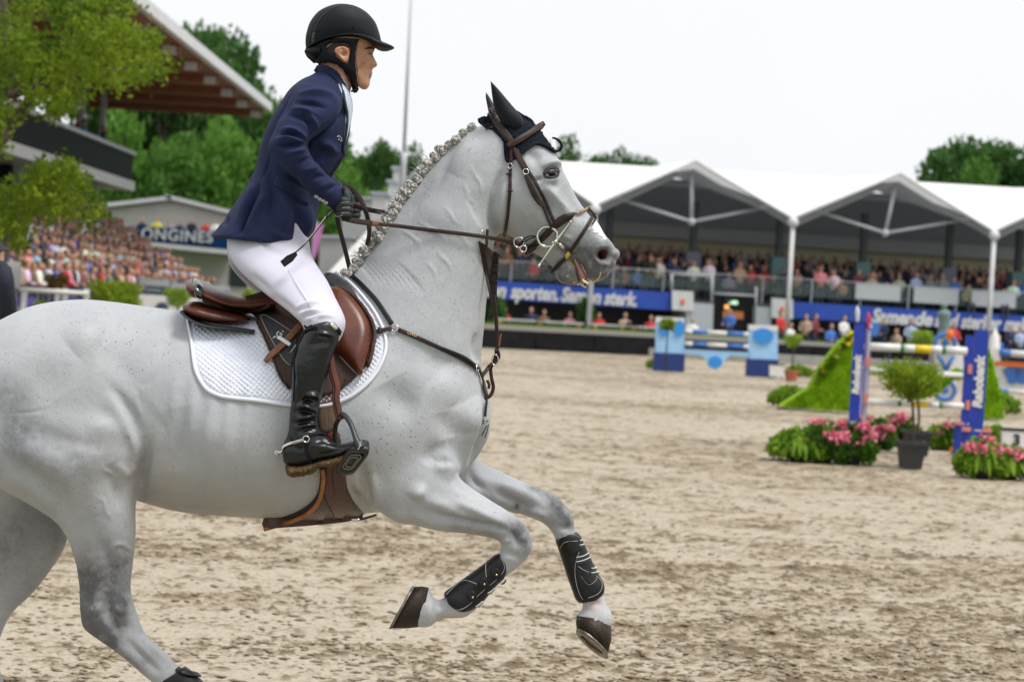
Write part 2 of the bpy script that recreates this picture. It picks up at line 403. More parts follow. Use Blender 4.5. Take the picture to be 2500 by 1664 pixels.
def sand_arena():
    ys = [3.2]
    while ys[-1] < 92: ys.append(ys[-1]*1.0040)
    ys = np.array(ys); nx = 640; a = np.linspace(-.40, .40, nx)
    Y = np.repeat(ys[:, None], nx, 1); X = a[None, :]*(Y+2); H, c, patch = sand_height(X, Y)
    V = np.stack([X, Y, H], 2).reshape(-1, 3); i = np.arange(len(ys)*nx).reshape(len(ys), nx)
    F4 = np.stack([i[:-1, :-1], i[:-1, 1:], i[1:, 1:], i[1:, :-1]], 2).reshape(-1, 4)
    me = fast_quads('sand', V, F4); me.polygons.foreach_set('use_smooth', [True]*len(me.polygons))
    me.attributes.new('churn', 'FLOAT', 'POINT').data.foreach_set('value', c.ravel().astype(np.float32))
    m = bpy.data.materials.new('wet_sand'); m.use_nodes = True; t = m.node_tree; b = t.nodes['Principled BSDF']; N = t.nodes.new; L = t.links.new
    tc = N('ShaderNodeTexCoord'); at = N('ShaderNodeAttribute'); at.attribute_name = 'churn'
    nz = N('ShaderNodeTexNoise'); nz.inputs['Scale'].default_value = 30; nz.inputs['Detail'].default_value = 6; nz.inputs['Roughness'].default_value = .7; L(tc.outputs['Object'], nz.inputs[0])
    ad = N('ShaderNodeMath'); ad.operation = 'MULTIPLY_ADD'; ad.inputs[1].default_value = .75; ad.inputs[2].default_value = -.36; L(nz.outputs[0], ad.inputs[0])
    s_ = N('ShaderNodeMath'); s_.operation = 'ADD'; L(ad.outputs[0], s_.inputs[0]); L(at.outputs['Fac'], s_.inputs[1])
    mp = N('ShaderNodeMapping'); mp.inputs['Scale'].default_value = (.55, 1, 1); L(tc.outputs['Object'], mp.inputs[0])
    nf = N('ShaderNodeTexNoise'); nf.inputs['Scale'].default_value = 62; nf.inputs['Detail'].default_value = 4; nf.inputs['Roughness'].default_value = .65; L(mp.outputs[0], nf.inputs[0])
    a2 = N('ShaderNodeMath'); a2.operation = 'MULTIPLY_ADD'; a2.inputs[1].default_value = 1.9; a2.inputs[2].default_value = -.93; L(nf.outputs[0], a2.inputs[0]); s0 = s_; s_ = N('ShaderNodeMath'); s_.operation = 'ADD'; L(s0.outputs[0], s_.inputs[0]); L(a2.outputs[0], s_.inputs[1])
    r = N('ShaderNodeValToRGB'); r.color_ramp.elements[0].position = .0; r.color_ramp.elements[1].position = .8
    r.color_ramp.elements[0].color = (.43, .377, .298, 1); r.color_ramp.elements[1].color = (.125, .09, .05, 1); e = r.color_ramp.elements.new(.35); e.color = (.27, .214, .142, 1)
    L(s_.outputs[0], r.inputs[0]); L(r.outputs[0], b.inputs['Base Color']); b.inputs['Roughness'].default_value = .75; b.inputs['Specular IOR Level'].default_value = .3
    bp = N('ShaderNodeBump'); bp.inputs['Strength'].default_value = .5; bp.inputs['Distance'].default_value = .02; L(nz.outputs[0], bp.inputs['Height']); L(bp.outputs[0], b.inputs['Normal'])
    tag(link('sand_arena', me, m), kind='structure')
    # loose clods thrown up by hooves
    g = np.random.default_rng(77); yy = 1/np.sqrt(g.uniform(1/34.**2, 1/7.6**2, 60000)); xx = g.uniform(-.30, .30, 60000)*(yy+1.5); H, c, pt = sand_height(xx, yy); k = g.random(60000) < .07+.34*pt; xx, yy, H = xx[k][:26000], yy[k][:26000], H[k][:26000]
    r = .0055+.014*g.random(len(xx))**2.4; d0 = np.array([(1, 0, 0), (-1, 0, 0), (0, 1, 0), (0, -1, 0), (0, 0, .8), (0, 0, -.5)], float); an = g.normal(0, .5, len(xx)); ca, sa = np.cos(an), np.sin(an)
    D = np.repeat(d0[None], len(xx), 0)*g.uniform(.65, 1.35, (len(xx), 6, 1))*(1.7, 1., .62); D = np.stack([D[..., 0]*ca[:, None]-D[..., 1]*sa[:, None], D[..., 0]*sa[:, None]+D[..., 1]*ca[:, None], D[..., 2]], 2)
    V = (D*r[:, None, None]+np.stack([xx, yy, H+r*.25], 1)[:, None, :]).reshape(-1, 3); T = np.array([(0, 2, 4), (2, 1, 4), (1, 3, 4), (3, 0, 4), (2, 0, 5), (1, 2, 5), (3, 1, 5), (0, 3, 5)])
    F3_ = (T[None]+6*np.arange(len(xx))[:, None, None]).reshape(-1, 3); me = bpy.data.meshes.new('clods'); me.vertices.add(len(V)); me.vertices.foreach_set('co', V.astype(np.float32).ravel()); me.loops.add(len(F3_)*3); me.loops.foreach_set('vertex_index', F3_.astype(np.int32).ravel()); me.polygons.add(len(F3_)); me.polygons.foreach_set('loop_start', np.arange(len(F3_), dtype=np.int32)*3); me.update(calc_edges=True)
    tag(link('sand_clods', me, mat('moist_clod', (.215, .165, .105), .9, (.35, .29, .205), 7, bump=.5, bscale=200)), 'loose brown clods scattered over the arena sand', kind='stuff')
sand_arena()
# ---------------- foliage
def leaf_mat(name, c1, c2, sc=1.2):
    m = bpy.data.materials.new(name); m.use_nodes = True; t = m.node_tree; N = t.nodes.new; L = t.links.new; b = t.nodes['Principled BSDF']
    tc = N('ShaderNodeTexCoord'); n = N('ShaderNodeTexNoise'); n.inputs['Scale'].default_value = sc; n.inputs['Detail'].default_value = 5; L(tc.outputs['Object'], n.inputs[0])
    r = N('ShaderNodeValToRGB'); r.color_ramp.elements[0].position = .35; r.color_ramp.elements[1].position = .65; r.color_ramp.elements[0].color = (*c1, 1); r.color_ramp.elements[1].color = (*c2, 1); L(n.outputs[0], r.inputs[0])
    L(r.outputs[0], b.inputs['Base Color']); b.inputs['Roughness'].default_value = .65; b.inputs['Specular IOR Level'].default_value = .2
    tr = N('ShaderNodeBsdfTranslucent'); L(r.outputs[0], tr.inputs[0]); mx_ = N('ShaderNodeMixShader'); mx_.inputs[0].default_value = .45
    L(b.outputs[0], mx_.inputs[1]); L(tr.outputs[0], mx_.inputs[2]); L(mx_.outputs[0], t.nodes['Material Output'].inputs[0]); return m
def leaf_quads(C, size, asp=.6, up=.0, g=rng):          # one quad per centre, random lie
    n = len(C); d = g.normal(size=(n, 3)); d[:, 2] += up; d /= np.linalg.norm(d, axis=1)[:, None]; e = g.normal(size=(n, 3)); e -= d*(d*e).sum(1)[:, None]; e /= np.linalg.norm(e, axis=1)[:, None]
    s = (size if not np.isscalar(size) else np.full(n, size))*g.uniform(.6, 1.3, n); d = d*s[:, None]; e = e*(s*asp)[:, None]
    nrm = np.cross(d, e); nrm /= np.linalg.norm(nrm, axis=1)[:, None]; k = nrm*(s*.18)[:, None]
    V = np.stack([C-d, C-e+k, C+d, C+e+k], 1).reshape(-1, 3); return V, np.arange(n*4).reshape(n, 4)
def lobes(n, L_, g=rng, shell=.55):                      # points through ellipsoids, denser at the outside
    w = np.array([l[3]*l[4]*l[5] for l in L_])**.8; k = g.choice(len(L_), n, p=w/w.sum()); A = np.array(L_)[k]
    d = g.normal(size=(n, 3)); d /= np.linalg.norm(d, axis=1)[:, None]; r = g.uniform(shell, 1.05, n)**.7
    return A[:, :3]+d*A[:, 3:]*r[:, None]
M_bark = mat('bark', (.05, .035, .025), .9, (.09, .07, .05), 8, bump=.8)
M_lf = [leaf_mat('forest_leaves', (.06, .15, .025), (.15, .33, .06), .25), leaf_mat('dark_forest_leaves', (.04, .105, .025), (.10, .22, .05), .25), leaf_mat('light_forest_leaves', (.085, .20, .028), (.20, .40, .07), .3)]
TREES = []
for k in range(4):
    g = np.random.default_rng(40+k); L_ = []
    for j in range(34):
        a = g.uniform(0, 6.28); h = g.uniform(.10, .90); rr = .33*math.sin(math.pi*min(1, (h-.05)/1.0))**.4*g.uniform(.2, 1.05); s = g.uniform(.10, .18)
        L_.append((rr*math.cos(a), rr*math.sin(a), h, s, s, s*.8))
    V, F4 = leaf_quads(lobes(7500, L_, g, .35), .021, .7, 0, g); crown = fast_quads('crown', V, F4)
    mb = MB(); mb.tube([(0, 0, 0), (.01, 0, .3), (0, .01, .85)], [.03, .022, .006], 8, 3)
    for j in range(8):
        l = L_[j]; mb.tube([(0, 0, .18+.05*j), (l[0]*.5, l[1]*.5, l[2]-.1), (l[0], l[1], l[2])], [.012, .008, .003], 6)
    TREES.append((crown, mb.mesh('trunk')))
def tree(u, vtop, Y, halfw, k, mi, label, group):
    top = P(u, vtop, Y); h = top.z; r = halfw/(FPX/Y)
    e = empty('broadleaf_tree', (top.x, Y, 0), label, 'tree', group); e.scale = (r/.36, r/.36, h/.98); e.rotation_euler = (0, 0, random.random()*6)
    for nm, me, m in (('crown', TREES[k][0], M_lf[mi]), ('trunk', TREES[k][1], M_bark)):
        o = bpy.data.objects.new(nm, me.copy() if mi and nm == 'crown' else me); COL.objects.link(o); o.parent = e
        if nm == 'crown' and mi: o.data.materials.clear()
        if not o.data.materials: o.data.materials.append(m)
wood = [(385, 72, 162, 120, 1), (455, 66, 158, 120, 0), (545, 112, 160, 115, 1), (600, 168, 160, 110, 0), (290, 60, 158, 150, 1), (470, 62, 160, 150, 1), (700, 250, 160, 130, 1), (900, 372, 158, 120, 0), (330, 90, 152, 130, 1), (420, 68, 150, 120, 1), (500, 95, 152, 110, 1), (565, 150, 154, 100, 1), (620, 215, 152, 95, 1), (330, 280, 135, 120, 2), (440, 330, 134, 110, 0), (540, 290, 138, 115, 2), (650, 260, 150, 110, 0), (740, 300, 150, 120, 0), (830, 352, 152, 95, 0), (930, 336, 150, 62, 1), (1005, 362, 156, 75, 1), (880, 408, 140, 120, 2), (1070, 395, 156, 60, 1)]
for i, (u, v, Y, hw, mi) in enumerate(sorted(wood)): tree(u, v, Y, hw, i % 4, mi, f'{ORD[i]} broadleaf tree from the left in the wood behind the rider', 'wood behind the left stand')
for i, (u, v, Y, hw, mi) in enumerate([(1375, 338, 150, 85, 1), (1440, 385, 152, 70, 0), (1500, 376, 150, 70, 1), (1550, 364, 150, 66, 1), (1600, 396, 152, 56, 0)]): tree(u, v, Y, hw, (i+1) % 4, mi, f'{["first", "second", "third", "fourth", "fifth"][i]} tree top right of the horse head above the white tent roof', 'trees behind the tent roof')
for i, (u, v, Y, hw, mi) in enumerate([(2312, 375, 140, 95, 1), (2375, 335, 142, 130, 1), (2450, 345, 144, 130, 1), (2540, 340, 142, 130, 1), (2430, 400, 132, 110, 0), (2412, 338, 146, 130, 1)]): tree(u, v, Y, hw, (i+2) % 4, mi, f'{["leftmost", "second", "third", "rightmost", "lower lighter", "middle back"][i]} tree of the clump behind the tents at the right edge', 'trees at the right edge')
# oak reaching in from the left
oak = empty('oak_tree', (P(-160, 700, 20).x, 20, 0), 'oak with yellow green leafy branches reaching in at the upper left', 'tree')
M_oak = leaf_mat('oak_leaves', (.05, .115, .008), (.22, .30, .018), 1.5)
def poly_pts(reg, poly, n, y0, y1, g):
    p = np.array(px(reg, *poly)); lo, hi = p.min(0), p.max(0); o = []
    k = g.uniform(lo, hi, (max(8, n//3), 2)); k = k[inpoly(k, p)][:max(4, n//11)]; sg = 15. if n > 100 else 6.     # sprays
    while len(o) < n:
        q = k[g.integers(0, len(k), n)]+g.normal(0, sg, (n, 2)); o += list(q[inpoly(q, p)])
    return np.array([tuple(P(u, v, g.uniform(y0, y1))) for u, v in o[:n]])
g = np.random.default_rng(5)
up_ = poly_pts('6', [(-120, -60), (420, -40), (560, 0), (620, 30), (640, 110), (700, 190), (760, 230), (830, 300), (900, 330), (920, 400), (870, 490), (740, 520), (640, 500), (560, 560), (450, 510), (330, 560), (260, 570), (220, 620), (120, 660), (30, 760), (-120, 800)], 900, 18.2, 21.6, g)
lo_ = poly_pts('6', [(-120, 960), (90, 935), (180, 870), (330, 825), (450, 890), (490, 990), (585, 1000), (590, 1040), (520, 1090), (440, 1150), (300, 1110), (160, 1090), (120, 1200), (100, 1280), (-120, 1250)], 430, 18.4, 20.8, g)
fr_ = poly_pts('6', [(520, 0), (620, -20), (700, 30), (680, 70), (600, 60)], 22, 19.5, 20.5, g); f2_ = poly_pts('6', [(700, 100), (760, 90), (790, 130), (800, 80), (820, 90), (790, 190), (740, 220)], 22, 19.5, 20.5, g)
tw = np.concatenate([up_, lo_, fr_, f2_]); C = (tw[:, None, :]+g.normal(0, .055, (len(tw), 11, 3))).reshape(-1, 3); V, F4 = leaf_quads(C, .034, .55, 0, g); link('crown', fast_quads('crown', V, F4), M_oak, oak)
mb = MB(); O = lambda x, y, d=20.: P(*px('6', (x, y))[0], d)
mb.tube([Vector((oak.location.x, 20, 0)), P(-120, 500, 20), P(-75, 200, 20), P(-60, -200, 20)], [.30, .24, .19, .12], 12, 5); mb.tube([O(-10, -100), O(8, 100), O(18, 250), O(-10, 420), O(-160, 600)], [.05, .09, .10, .11, .13], 10, 4)
for pts, r_ in (([(-150, 760), (0, 720), (60, 620), (200, 440), (300, 250), (430, 60), (490, 0)], .06), ([(-100, 500), (90, 470), (260, 420), (480, 380), (700, 330), (820, 360)], .05), ([(40, 660), (160, 600), (330, 560), (420, 480)], .03), ([(300, 250), (520, 180), (680, 150), (770, 110)], .025), ([(-150, 1180), (60, 1080), (220, 1000), (360, 900)], .05), ([(100, 1070), (320, 1060), (540, 1030)], .03), ([(0, 1100), (60, 1200), (80, 1270)], .025), ([(0, 200), (120, 120), (300, 100)], .03)):
    mb.tube([O(x, y, 20+.2*math.sin(x*.01)) for x, y in pts], np.linspace(r_, r_*.25, len(pts)), 8, 4)
mb.build('trunk', M_bark, oak)
# ---------------- people, small and far: one mesh, clothes take the object's colour
def objcol_mat(name, rough=.8):
    m = bpy.data.materials.new(name); m.use_nodes = True; t = m.node_tree; oi = t.nodes.new('ShaderNodeObjectInfo'); t.links.new(oi.outputs['Color'], t.nodes['Principled BSDF'].inputs['Base Color']); t.nodes['Principled BSDF'].inputs['Roughness'].default_value = rough; return m
M_cl = objcol_mat('clothes'); M_face = mat('spectator_skin', (.50, .27, .18), .6); M_hr = mat('spectator_hair', (.06, .04, .025), .7, (.20, .13, .07), .8, contrast=(.45, .55)); M_leg = mat('dark_trousers', (.03, .035, .05), .8)
def figure(seated):
    mb = MB(); z = .45 if seated else .85
    if seated:
        for s in (-.1, .1): mb.cur = 3; mb.tube([(s, 0, z+.05), (s, -.42, z+.04), (s, -.44, .05), (s, -.55, .03)], [.085, .07, .05, .045], 8, 2)
    else:
        for s in (-.1, .1): mb.cur = 3; mb.tube([(s, 0, z+.05), (s, -.02, .45), (s, 0, .06), (s, -.12, .03)], [.09, .065, .045, .04], 8, 2)
    mb.cur = 0; t = np.linspace(0, 2*math.pi, 12, endpoint=False)
    mb.rings([np.stack([np.cos(t)*a, np.sin(t)*b+y, np.full(12, z+h)], 1) for a, b, h, y in ((.10, .08, -.05, 0), (.17, .12, 0, 0), (.165, .12, .2, -.01), (.21, .13, .40, 0), (.20, .11, .50, .01), (.07, .065, .56, .01))])
    for s in (-1, 1):
        mb.tube([(s*.19, 0, z+.48), (s*.25, -.04, z+.24), (s*.15, -.24, z+.16)], [.06, .05, .04], 8, 2); mb.cur = 1; mb.ball((s*.13, -.28, z+.16), .045, 8, 6); mb.cur = 0
    mb.cur = 1; mb.tube([(0, .01, z+.53), (0, -.005, z+.63)], .05, 8); mb.ball((0, -.01, z+.70), (.075, .095, .115), 12, 9); mb.ball((0, -.105, z+.69), (.015, .02, .025), 6, 5)
    mb.cur = 2; mb.ball((0, .018, z+.735), (.083, .095, .095), 12, 8)
    me = mb.mesh('person', recalc=True)
    for m in (M_cl, M_face, M_hr, M_leg): me.materials.append(m)
    return me
SIT, STD = figure(True), figure(False)
PAL = [('navy', (.02, .03, .07)), ('black', (.012, .012, .014)), ('white', (.7, .7, .7)), ('beige', (.42, .32, .22)), ('brown', (.16, .09, .06)), ('grey', (.22, .22, .24)), ('red', (.5, .03, .03)), ('pink', (.6, .25, .28)), ('blue', (.06, .16, .5)), ('pale blue', (.35, .45, .62)), ('dark green', (.03, .08, .05)), ('maroon', (.15, .03, .04))]
def person(loc, rz, me, col, label, group):
    o = bpy.data.objects.new('person', me); COL.objects.link(o); o.location = loc; o.rotation_euler = (0, 0, rz); s = random.uniform(.94, 1.06); o.scale = (s, s, s); o.color = (*col, 1); return tag(o, label, 'person', group)
def crowd_stuff(name, spots, me0, label):               # the rest of a crowd, too many and too small to count
    b = bmesh.new(); b.from_mesh(me0); V0 = np.array([v.co for v in b.verts]); F0 = [[v.index for v in f.verts] for f in b.faces]; mi0 = [f.material_index for f in b.faces]; b.free()
    mb = MB()
    for (x, y, z, rz, ci) in spots:
        c, s = math.cos(rz), math.sin(rz); mb.add(V0 @ np.array([[c, s, 0], [-s, c, 0], [0, 0, 1]])+(x, y, z), F0); mb.mi[-len(F0):] = [ci+3 if i == 0 else i-1 for i in mi0]
    me = mb.mesh(name)
    for m in [M_face, M_hr, M_leg]+[mat('crowd_'+n.replace(' ', '_'), c, .8) for n, c in PAL]: me.materials.append(m)
    return tag(link(name, me, None), label, kind='stuff')
# ---------------- left grandstand: runs away from the camera, faces the arena on the right
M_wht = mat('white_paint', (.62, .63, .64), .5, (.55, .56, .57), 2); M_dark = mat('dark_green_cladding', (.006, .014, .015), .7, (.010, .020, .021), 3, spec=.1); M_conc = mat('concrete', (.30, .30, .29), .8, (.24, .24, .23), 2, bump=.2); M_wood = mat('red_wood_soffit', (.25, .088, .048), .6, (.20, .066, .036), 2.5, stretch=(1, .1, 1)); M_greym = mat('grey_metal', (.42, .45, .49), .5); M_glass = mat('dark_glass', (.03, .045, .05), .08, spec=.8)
ls = empty('grandstand', (-20, 80, 0), 'covered grandstand with wooden roof and dark balcony at the left', 'grandstand')
def bx(name, x0, x1, y0, y1, z0, z1, m, par): mb = MB(); mb.box(((x0+x1)/2, (y0+y1)/2, (z0+z1)/2), (abs(x1-x0), abs(y1-y0), abs(z1-z0))); return mb.build(name, m, par, smooth=False)
roof = bx('roof', -34, -12.6, 40, 100, 10.42, 10.75, M_wood, ls)
bx('fascia', -12.6, -12.35, 40, 100.2, 10.40, 10.80, M_wht, roof); bx('roof_cover', -34, -12.6, 40, 100.1, 10.752, 10.80, M_wht, roof)
for i in range(12):
    y = 45+i*5; mb = MB(); mb.box((-17, y, 10.25), (8.5, .22, .34)); mb.build('rafter', M_wood, roof, smooth=False); mb = MB(); mb.box((-13.1, y, 10.22), (.5, .3, .3)); mb.build('rafter_end', M_wht, roof, smooth=False)
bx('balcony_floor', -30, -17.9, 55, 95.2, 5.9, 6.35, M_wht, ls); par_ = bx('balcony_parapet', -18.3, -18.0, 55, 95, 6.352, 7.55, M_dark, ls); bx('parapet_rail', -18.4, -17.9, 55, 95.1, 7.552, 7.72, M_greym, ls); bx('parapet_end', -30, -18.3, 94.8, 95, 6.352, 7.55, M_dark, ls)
for i in range(9):
    y = 58+i*4.5; mb = MB(); mb.box((-19.3, y, 8.3), (.22, .22, 4.1)); mb.build('balcony_post', M_greym, ls, smooth=False)
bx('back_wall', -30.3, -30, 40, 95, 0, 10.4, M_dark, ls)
for i in range(7):
    y = 66+i*4.2; bx('balcony_window', -29.98, -29.9, y, y+2.6, 6.6, 9.4, mat('lit_pane', (.55, .62, .66), .2), ls)
for i in range(5):
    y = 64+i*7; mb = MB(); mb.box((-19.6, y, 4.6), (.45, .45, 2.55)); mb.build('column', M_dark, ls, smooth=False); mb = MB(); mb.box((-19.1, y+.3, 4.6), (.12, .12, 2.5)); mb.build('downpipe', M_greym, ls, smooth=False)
bx('stair_wall', -24, -23.5, 50, 84, 3.2, 5.88, M_wht, ls)
rows = [(-13.6-.72*i, .85+.40*i) for i in range(9)]
for i, (x, z) in enumerate(rows): bx('seat_step', x-.36, x+.36, 48, 93, 0, z, M_conc, ls)
bx('end_wall', -20.2, -13.2, 93.02, 93.25, 0, 1.0, M_wht, ls)
spots = []
for i, (x, z) in enumerate(rows):
    y = 50.+.3*(i % 2)
    while y < 92.6:
        u, v = project(np.array([[x, y, z+1.1]]))[0]
        if u > 20 and random.random() < .94: spots.append((y, x+random.uniform(-.08, .08), z, i))
        y += random.uniform(.52, .78)
rowname = ['front', 'second', 'third', 'fourth', 'fifth', 'sixth', 'seventh', 'eighth', 'top']
random.shuffle(spots); spots.sort(key=lambda s: s[0]); wts = [3, 3, 2.6, 3.4, 1.8, 2, 1.2, 1.6, 1, 1.2, .6, 1]
pick = lambda w=wts: random.choices(range(12), w)[0]
LSP = []
for (y, x, z, i) in spots[:165]:
    c = pick(); LSP.append((c, i, person((x, y, z), math.pi/2+random.uniform(-.5, .5), SIT, [q*random.uniform(.7, 1.2) for q in PAL[c][1]], '-', f'spectators in the {rowname[i]} row of the left grandstand')))
NTH = ['first', 'second', 'third', 'fourth', 'fifth', 'sixth', 'seventh', 'eighth', 'ninth', 'tenth', 'eleventh', 'twelfth', 'thirteenth', 'fourteenth', 'fifteenth', 'sixteenth', 'seventeenth', 'eighteenth', 'nineteenth', 'twentieth']+['twenty '+w for w in ('first', 'second', 'third', 'fourth', 'fifth', 'sixth', 'seventh', 'eighth', 'ninth')]
def number_people(L_, names, place):                    # label each by colour, row and order from the left
    by = {}
    for c, i, o in L_: by.setdefault((c, i), []).append(o)
    for (c, i), os_ in by.items():
        os_.sort(key=lambda o: project(np.array([o.location[:]]))[0][0])
        for k, o in enumerate(os_): o['label'] = f'{NTH[min(k, 28)]} spectator in {PAL[c][0]} from the left, {names[i]} row of {place}'
number_people(LSP, rowname, 'left grandstand')
crowd_stuff('far_left_crowd', [(x, y, z, math.pi/2+random.uniform(-.5, .5), pick()) for (y, x, z, i) in spots[165:]], SIT, 'packed seated crowd at the far end of the left grandstand')
for k in range(9):
    c = pick(); y = 70+k*2.7; person((-18.75-.3*(k % 2), y, 6.85), math.pi/2, STD, PAL[c][1] if k != 5 else (.02, .20, .08), f'{ORD[k]} person leaning on the dark balcony rail of the left grandstand', 'people on the left balcony')
# boards in front of the left stand
mb_ = [(46, 652, 128, 700, 'dark'), (128, 655, 170, 702, 'dark'), (171, 668, 240, 703, 'b1'), (305, 678, 415, 716, 'b2'), (418, 690, 560, 722, 'b3')]
for i, (u0, v0, u1, v1, k) in enumerate(mb_):
    Y = 74; a, b, c, d = P(u0, v0, Y), P(u1, v0+(u1-u0)*.058, Y), P(u1, v1+(u1-u0)*.058, Y), P(u0, v1, Y)
    e = empty('advertising_board', (a.x, Y, 0), f'{ORD[i]} advertising board below the left grandstand crowd', 'board', 'boards below the left stand')
    gb, gc = Vector((c.x, Y, 0)), Vector((d.x, Y, 0))
    mb = MB(); mb.prism([a, b, Vector((b.x, Y, 0)), Vector((a.x, Y, 0))], (0, .06, 0)); mb.build('panel', M_dark if k == 'dark' else mat('pale_board', (.42, .46, .48), .6), e, smooth=False, recalc=True)
    if k != 'dark':
        mb = MB(); q = lambda s, t: np.array(a*(1-s)*(1-t)+b*s*(1-t)+c*s*t+d*(1-s)*t)+(0, -.012, 0)
        mb.add([q(.0, .42), q(.98, .42), q(.98, .95), q(.0, .95)], [(0, 3, 2, 1)]); mb.build('blue_strip', mat('petrol_print', (.012, .05, .085), .5), e, smooth=False)
        mb = MB(); mb.add([q(.2, .60)+(0, -.012, 0), q(.8, .60)+(0, -.012, 0), q(.8, .76)+(0, -.012, 0), q(.2, .76)+(0, -.012, 0)], [(0, 3, 2, 1)]); mb.build('pale_print', mat('pale_blue_print', (.30, .36, .40), .6), e, smooth=False)
# white house with gable and balcony banner
hs_ = empty('clubhouse', (P(420, 690, 116).x, 118, 0), 'white clubhouse with low gable roof and navy banner behind the left crowd', 'house')
HPl = lambda u, v, Y=116: P(*px('6', (u, v))[0], Y)
a, b, c = HPl(520, 1052), HPl(868, 1012), HPl(1300, 1118)
mb = MB(); mb.prism([Vector((a.x, 116, 0)), Vector((a.x, 116, a.z)), Vector((b.x, 116, b.z)), Vector((c.x, 116, c.z)), Vector((c.x, 116, 0))], (0, 9, 0)); mb.build('wall', mat('cream_wall', (.52, .51, .48), .7, (.48, .47, .44), .5), hs_, smooth=False, recalc=True)
for p, q in ((a, b), (b, c)): mb = MB(); d = (q-p).normalized()*.35; o_ = Vector((0, -.5, .06)); mb.prism([p-d+o_, q+d*.0+o_, q+o_+Vector((0, 0, .22)), p-d+o_+Vector((0, 0, .22))], (0, 10, 0)); mb.build('roof_slope', M_wht, hs_, smooth=False, recalc=True)
ba, bb_, bc_, bd = HPl(655, 1138, 114), HPl(1150, 1166, 114), HPl(1150, 1258, 114), HPl(655, 1208, 114)
mb = MB(); mb.prism([ba, bb_, bc_, bd], (0, .1, 0)); bnr = mb.build('banner', mat('navy_banner', (.004, .035, .11), .8, spec=.1), hs_, smooth=False, recalc=True)
place_text('lettering', 'LONGINES', .88, tuple((HPl(870, 1187, 113.95))), bb_-ba, (0, 0, 1), M_wht, bnr, .02, off=.014, space=1.08)
mb = MB(); mb.prism([bd, bc_, bc_+Vector((0, 0, -.25)), bd+Vector((0, 0, -.25))], (0, 2, 0)); mb.build('balcony_slab', M_wht, hs_, smooth=False, recalc=True)
w0, w1 = HPl(1160, 1330, 115.9), HPl(1245, 1445, 115.9); mb = MB(); mb.box(((w0.x+w1.x)/2, 115.95, (w0.z+w1.z)/2), (w1.x-w0.x, .1, w0.z-w1.z)); mb.build('window', M_glass, hs_, smooth=False)
for k, (x, col, cn) in enumerate([(715, 1, 'black'), (790, None, 'yellow'), (850, 5, 'grey'), (905, 0, 'navy'), (965, 1, 'black'), (1035, 6, 'red'), (1085, 2, 'white')]):
    p = HPl(x, 1150, 115); person((p.x, 115, p.z-1.15), 0, STD, (.55, .5, .06) if col is None else PAL[col][1], f'person in {cn}, {NTH[k]} from left behind the clubhouse banner', 'people on the clubhouse balcony')
# containers, tents, flags between rider and horse neck
def slab(name, reg, quad, Y, m, depth, label, cat, base=True):
    q = [P(*p, Y) for p in px(reg, *quad)]
    if base: q[2] = Vector((q[2].x, Y, 0)); q[3] = Vector((q[3].x, Y, 0))
    e = empty(name, (q[0].x, Y, 0), label, cat); mb = MB(); mb.prism(q, (0, depth, 0)); mb.build('wall', m, e, smooth=False, recalc=True)
    t0, t1 = q[0], q[1]; mb = MB(); mb.prism([t0+Vector((-.1, -.1, .01)), t1+Vector((.1, -.1, .01)), t1+Vector((.1, -.1, .16)), t0+Vector((-.1, -.1, .16))], (0, depth+.2, 0)); mb.build('roof', M_greym, e, smooth=False, recalc=True); return e
M_cabin = mat('pale_grey_cabin', (.45, .46, .47), .6, (.40, .41, .42), 1)
slab('site_cabin', 'Q', [(480, 690), (800, 690), (800, 1200), (480, 1200)], 108, M_cabin, 4, 'pale grey flat roofed cabin seen under the rider hand', 'cabin')
slab('scoreboard_tower', 'Q', [(940, 520), (1010, 525), (1010, 900), (940, 900)], 100, M_wht, 1.2, 'narrow white tower left of the flagpole base', 'tower'); slab('white_pylon', 'Q', [(990, 385), (1065, 390), (1065, 900), (990, 900)], 101.5, M_wht, 1, 'taller white pylon beside the flagpole', 'pylon'); slab('white_kiosk', 'Q', [(782, 640), (920, 648), (920, 1000), (782, 1000)], 98, M_wht, 2, 'small white kiosk behind the looped rein', 'kiosk'); slab('grey_cabin', 'Q', [(250, 1080), (560, 1080), (560, 1400), (250, 1400)], 96, M_cabin, 4, 'low grey cabin behind the rider thigh', 'cabin')
tn = empty('white_tent', (P(860, 700, 90).x, 90, 0), 'white peaked tent seen between rein and horse neck', 'tent'); ap = P(*px('Q', (740, 990))[0], 92); z0 = P(*px('Q', (330, 1420))[0], 90); wd_ = (ap.x-z0.x)
mb = MB(); base_ = [(ap.x-wd_, 92-wd_, z0.z), (ap.x+wd_, 92-wd_, z0.z), (ap.x+wd_, 92+wd_, z0.z), (ap.x-wd_, 92+wd_, z0.z)]; mb.add(base_+[tuple(ap)], [(0, 1, 4), (1, 2, 4), (2, 3, 4), (3, 0, 4)]); mb.build('canopy', mat('tent_canvas', (.72, .72, .72), .7), tn, smooth=False)
for x, y, z in base_: mb = MB(); mb.tube([(x, y, 0), (x, y, z)], .06, 8); mb.build('tent_pole', M_greym, tn)
tn = empty('white_marquee', (P(1060, 700, 110).x, 110, 0), 'white marquee roof slope beside the plaited mane', 'tent'); q = [P(*p, 110) for p in px('Q', (1040, 560), (1240, 390), (1500, 300), (1500, 900), (1040, 900))]; q[3].z = q[4].z = 0; mb = MB(); mb.prism(q, (0, 6, 0)); mb.build('canvas', mat('tent_canvas', (.72, .72, .72), .7), tn, smooth=False, recalc=True); mb = MB(); mb.tube([q[0], q[1], q[2]], .08, 8); mb.build('eave_rope', M_greym, tn)
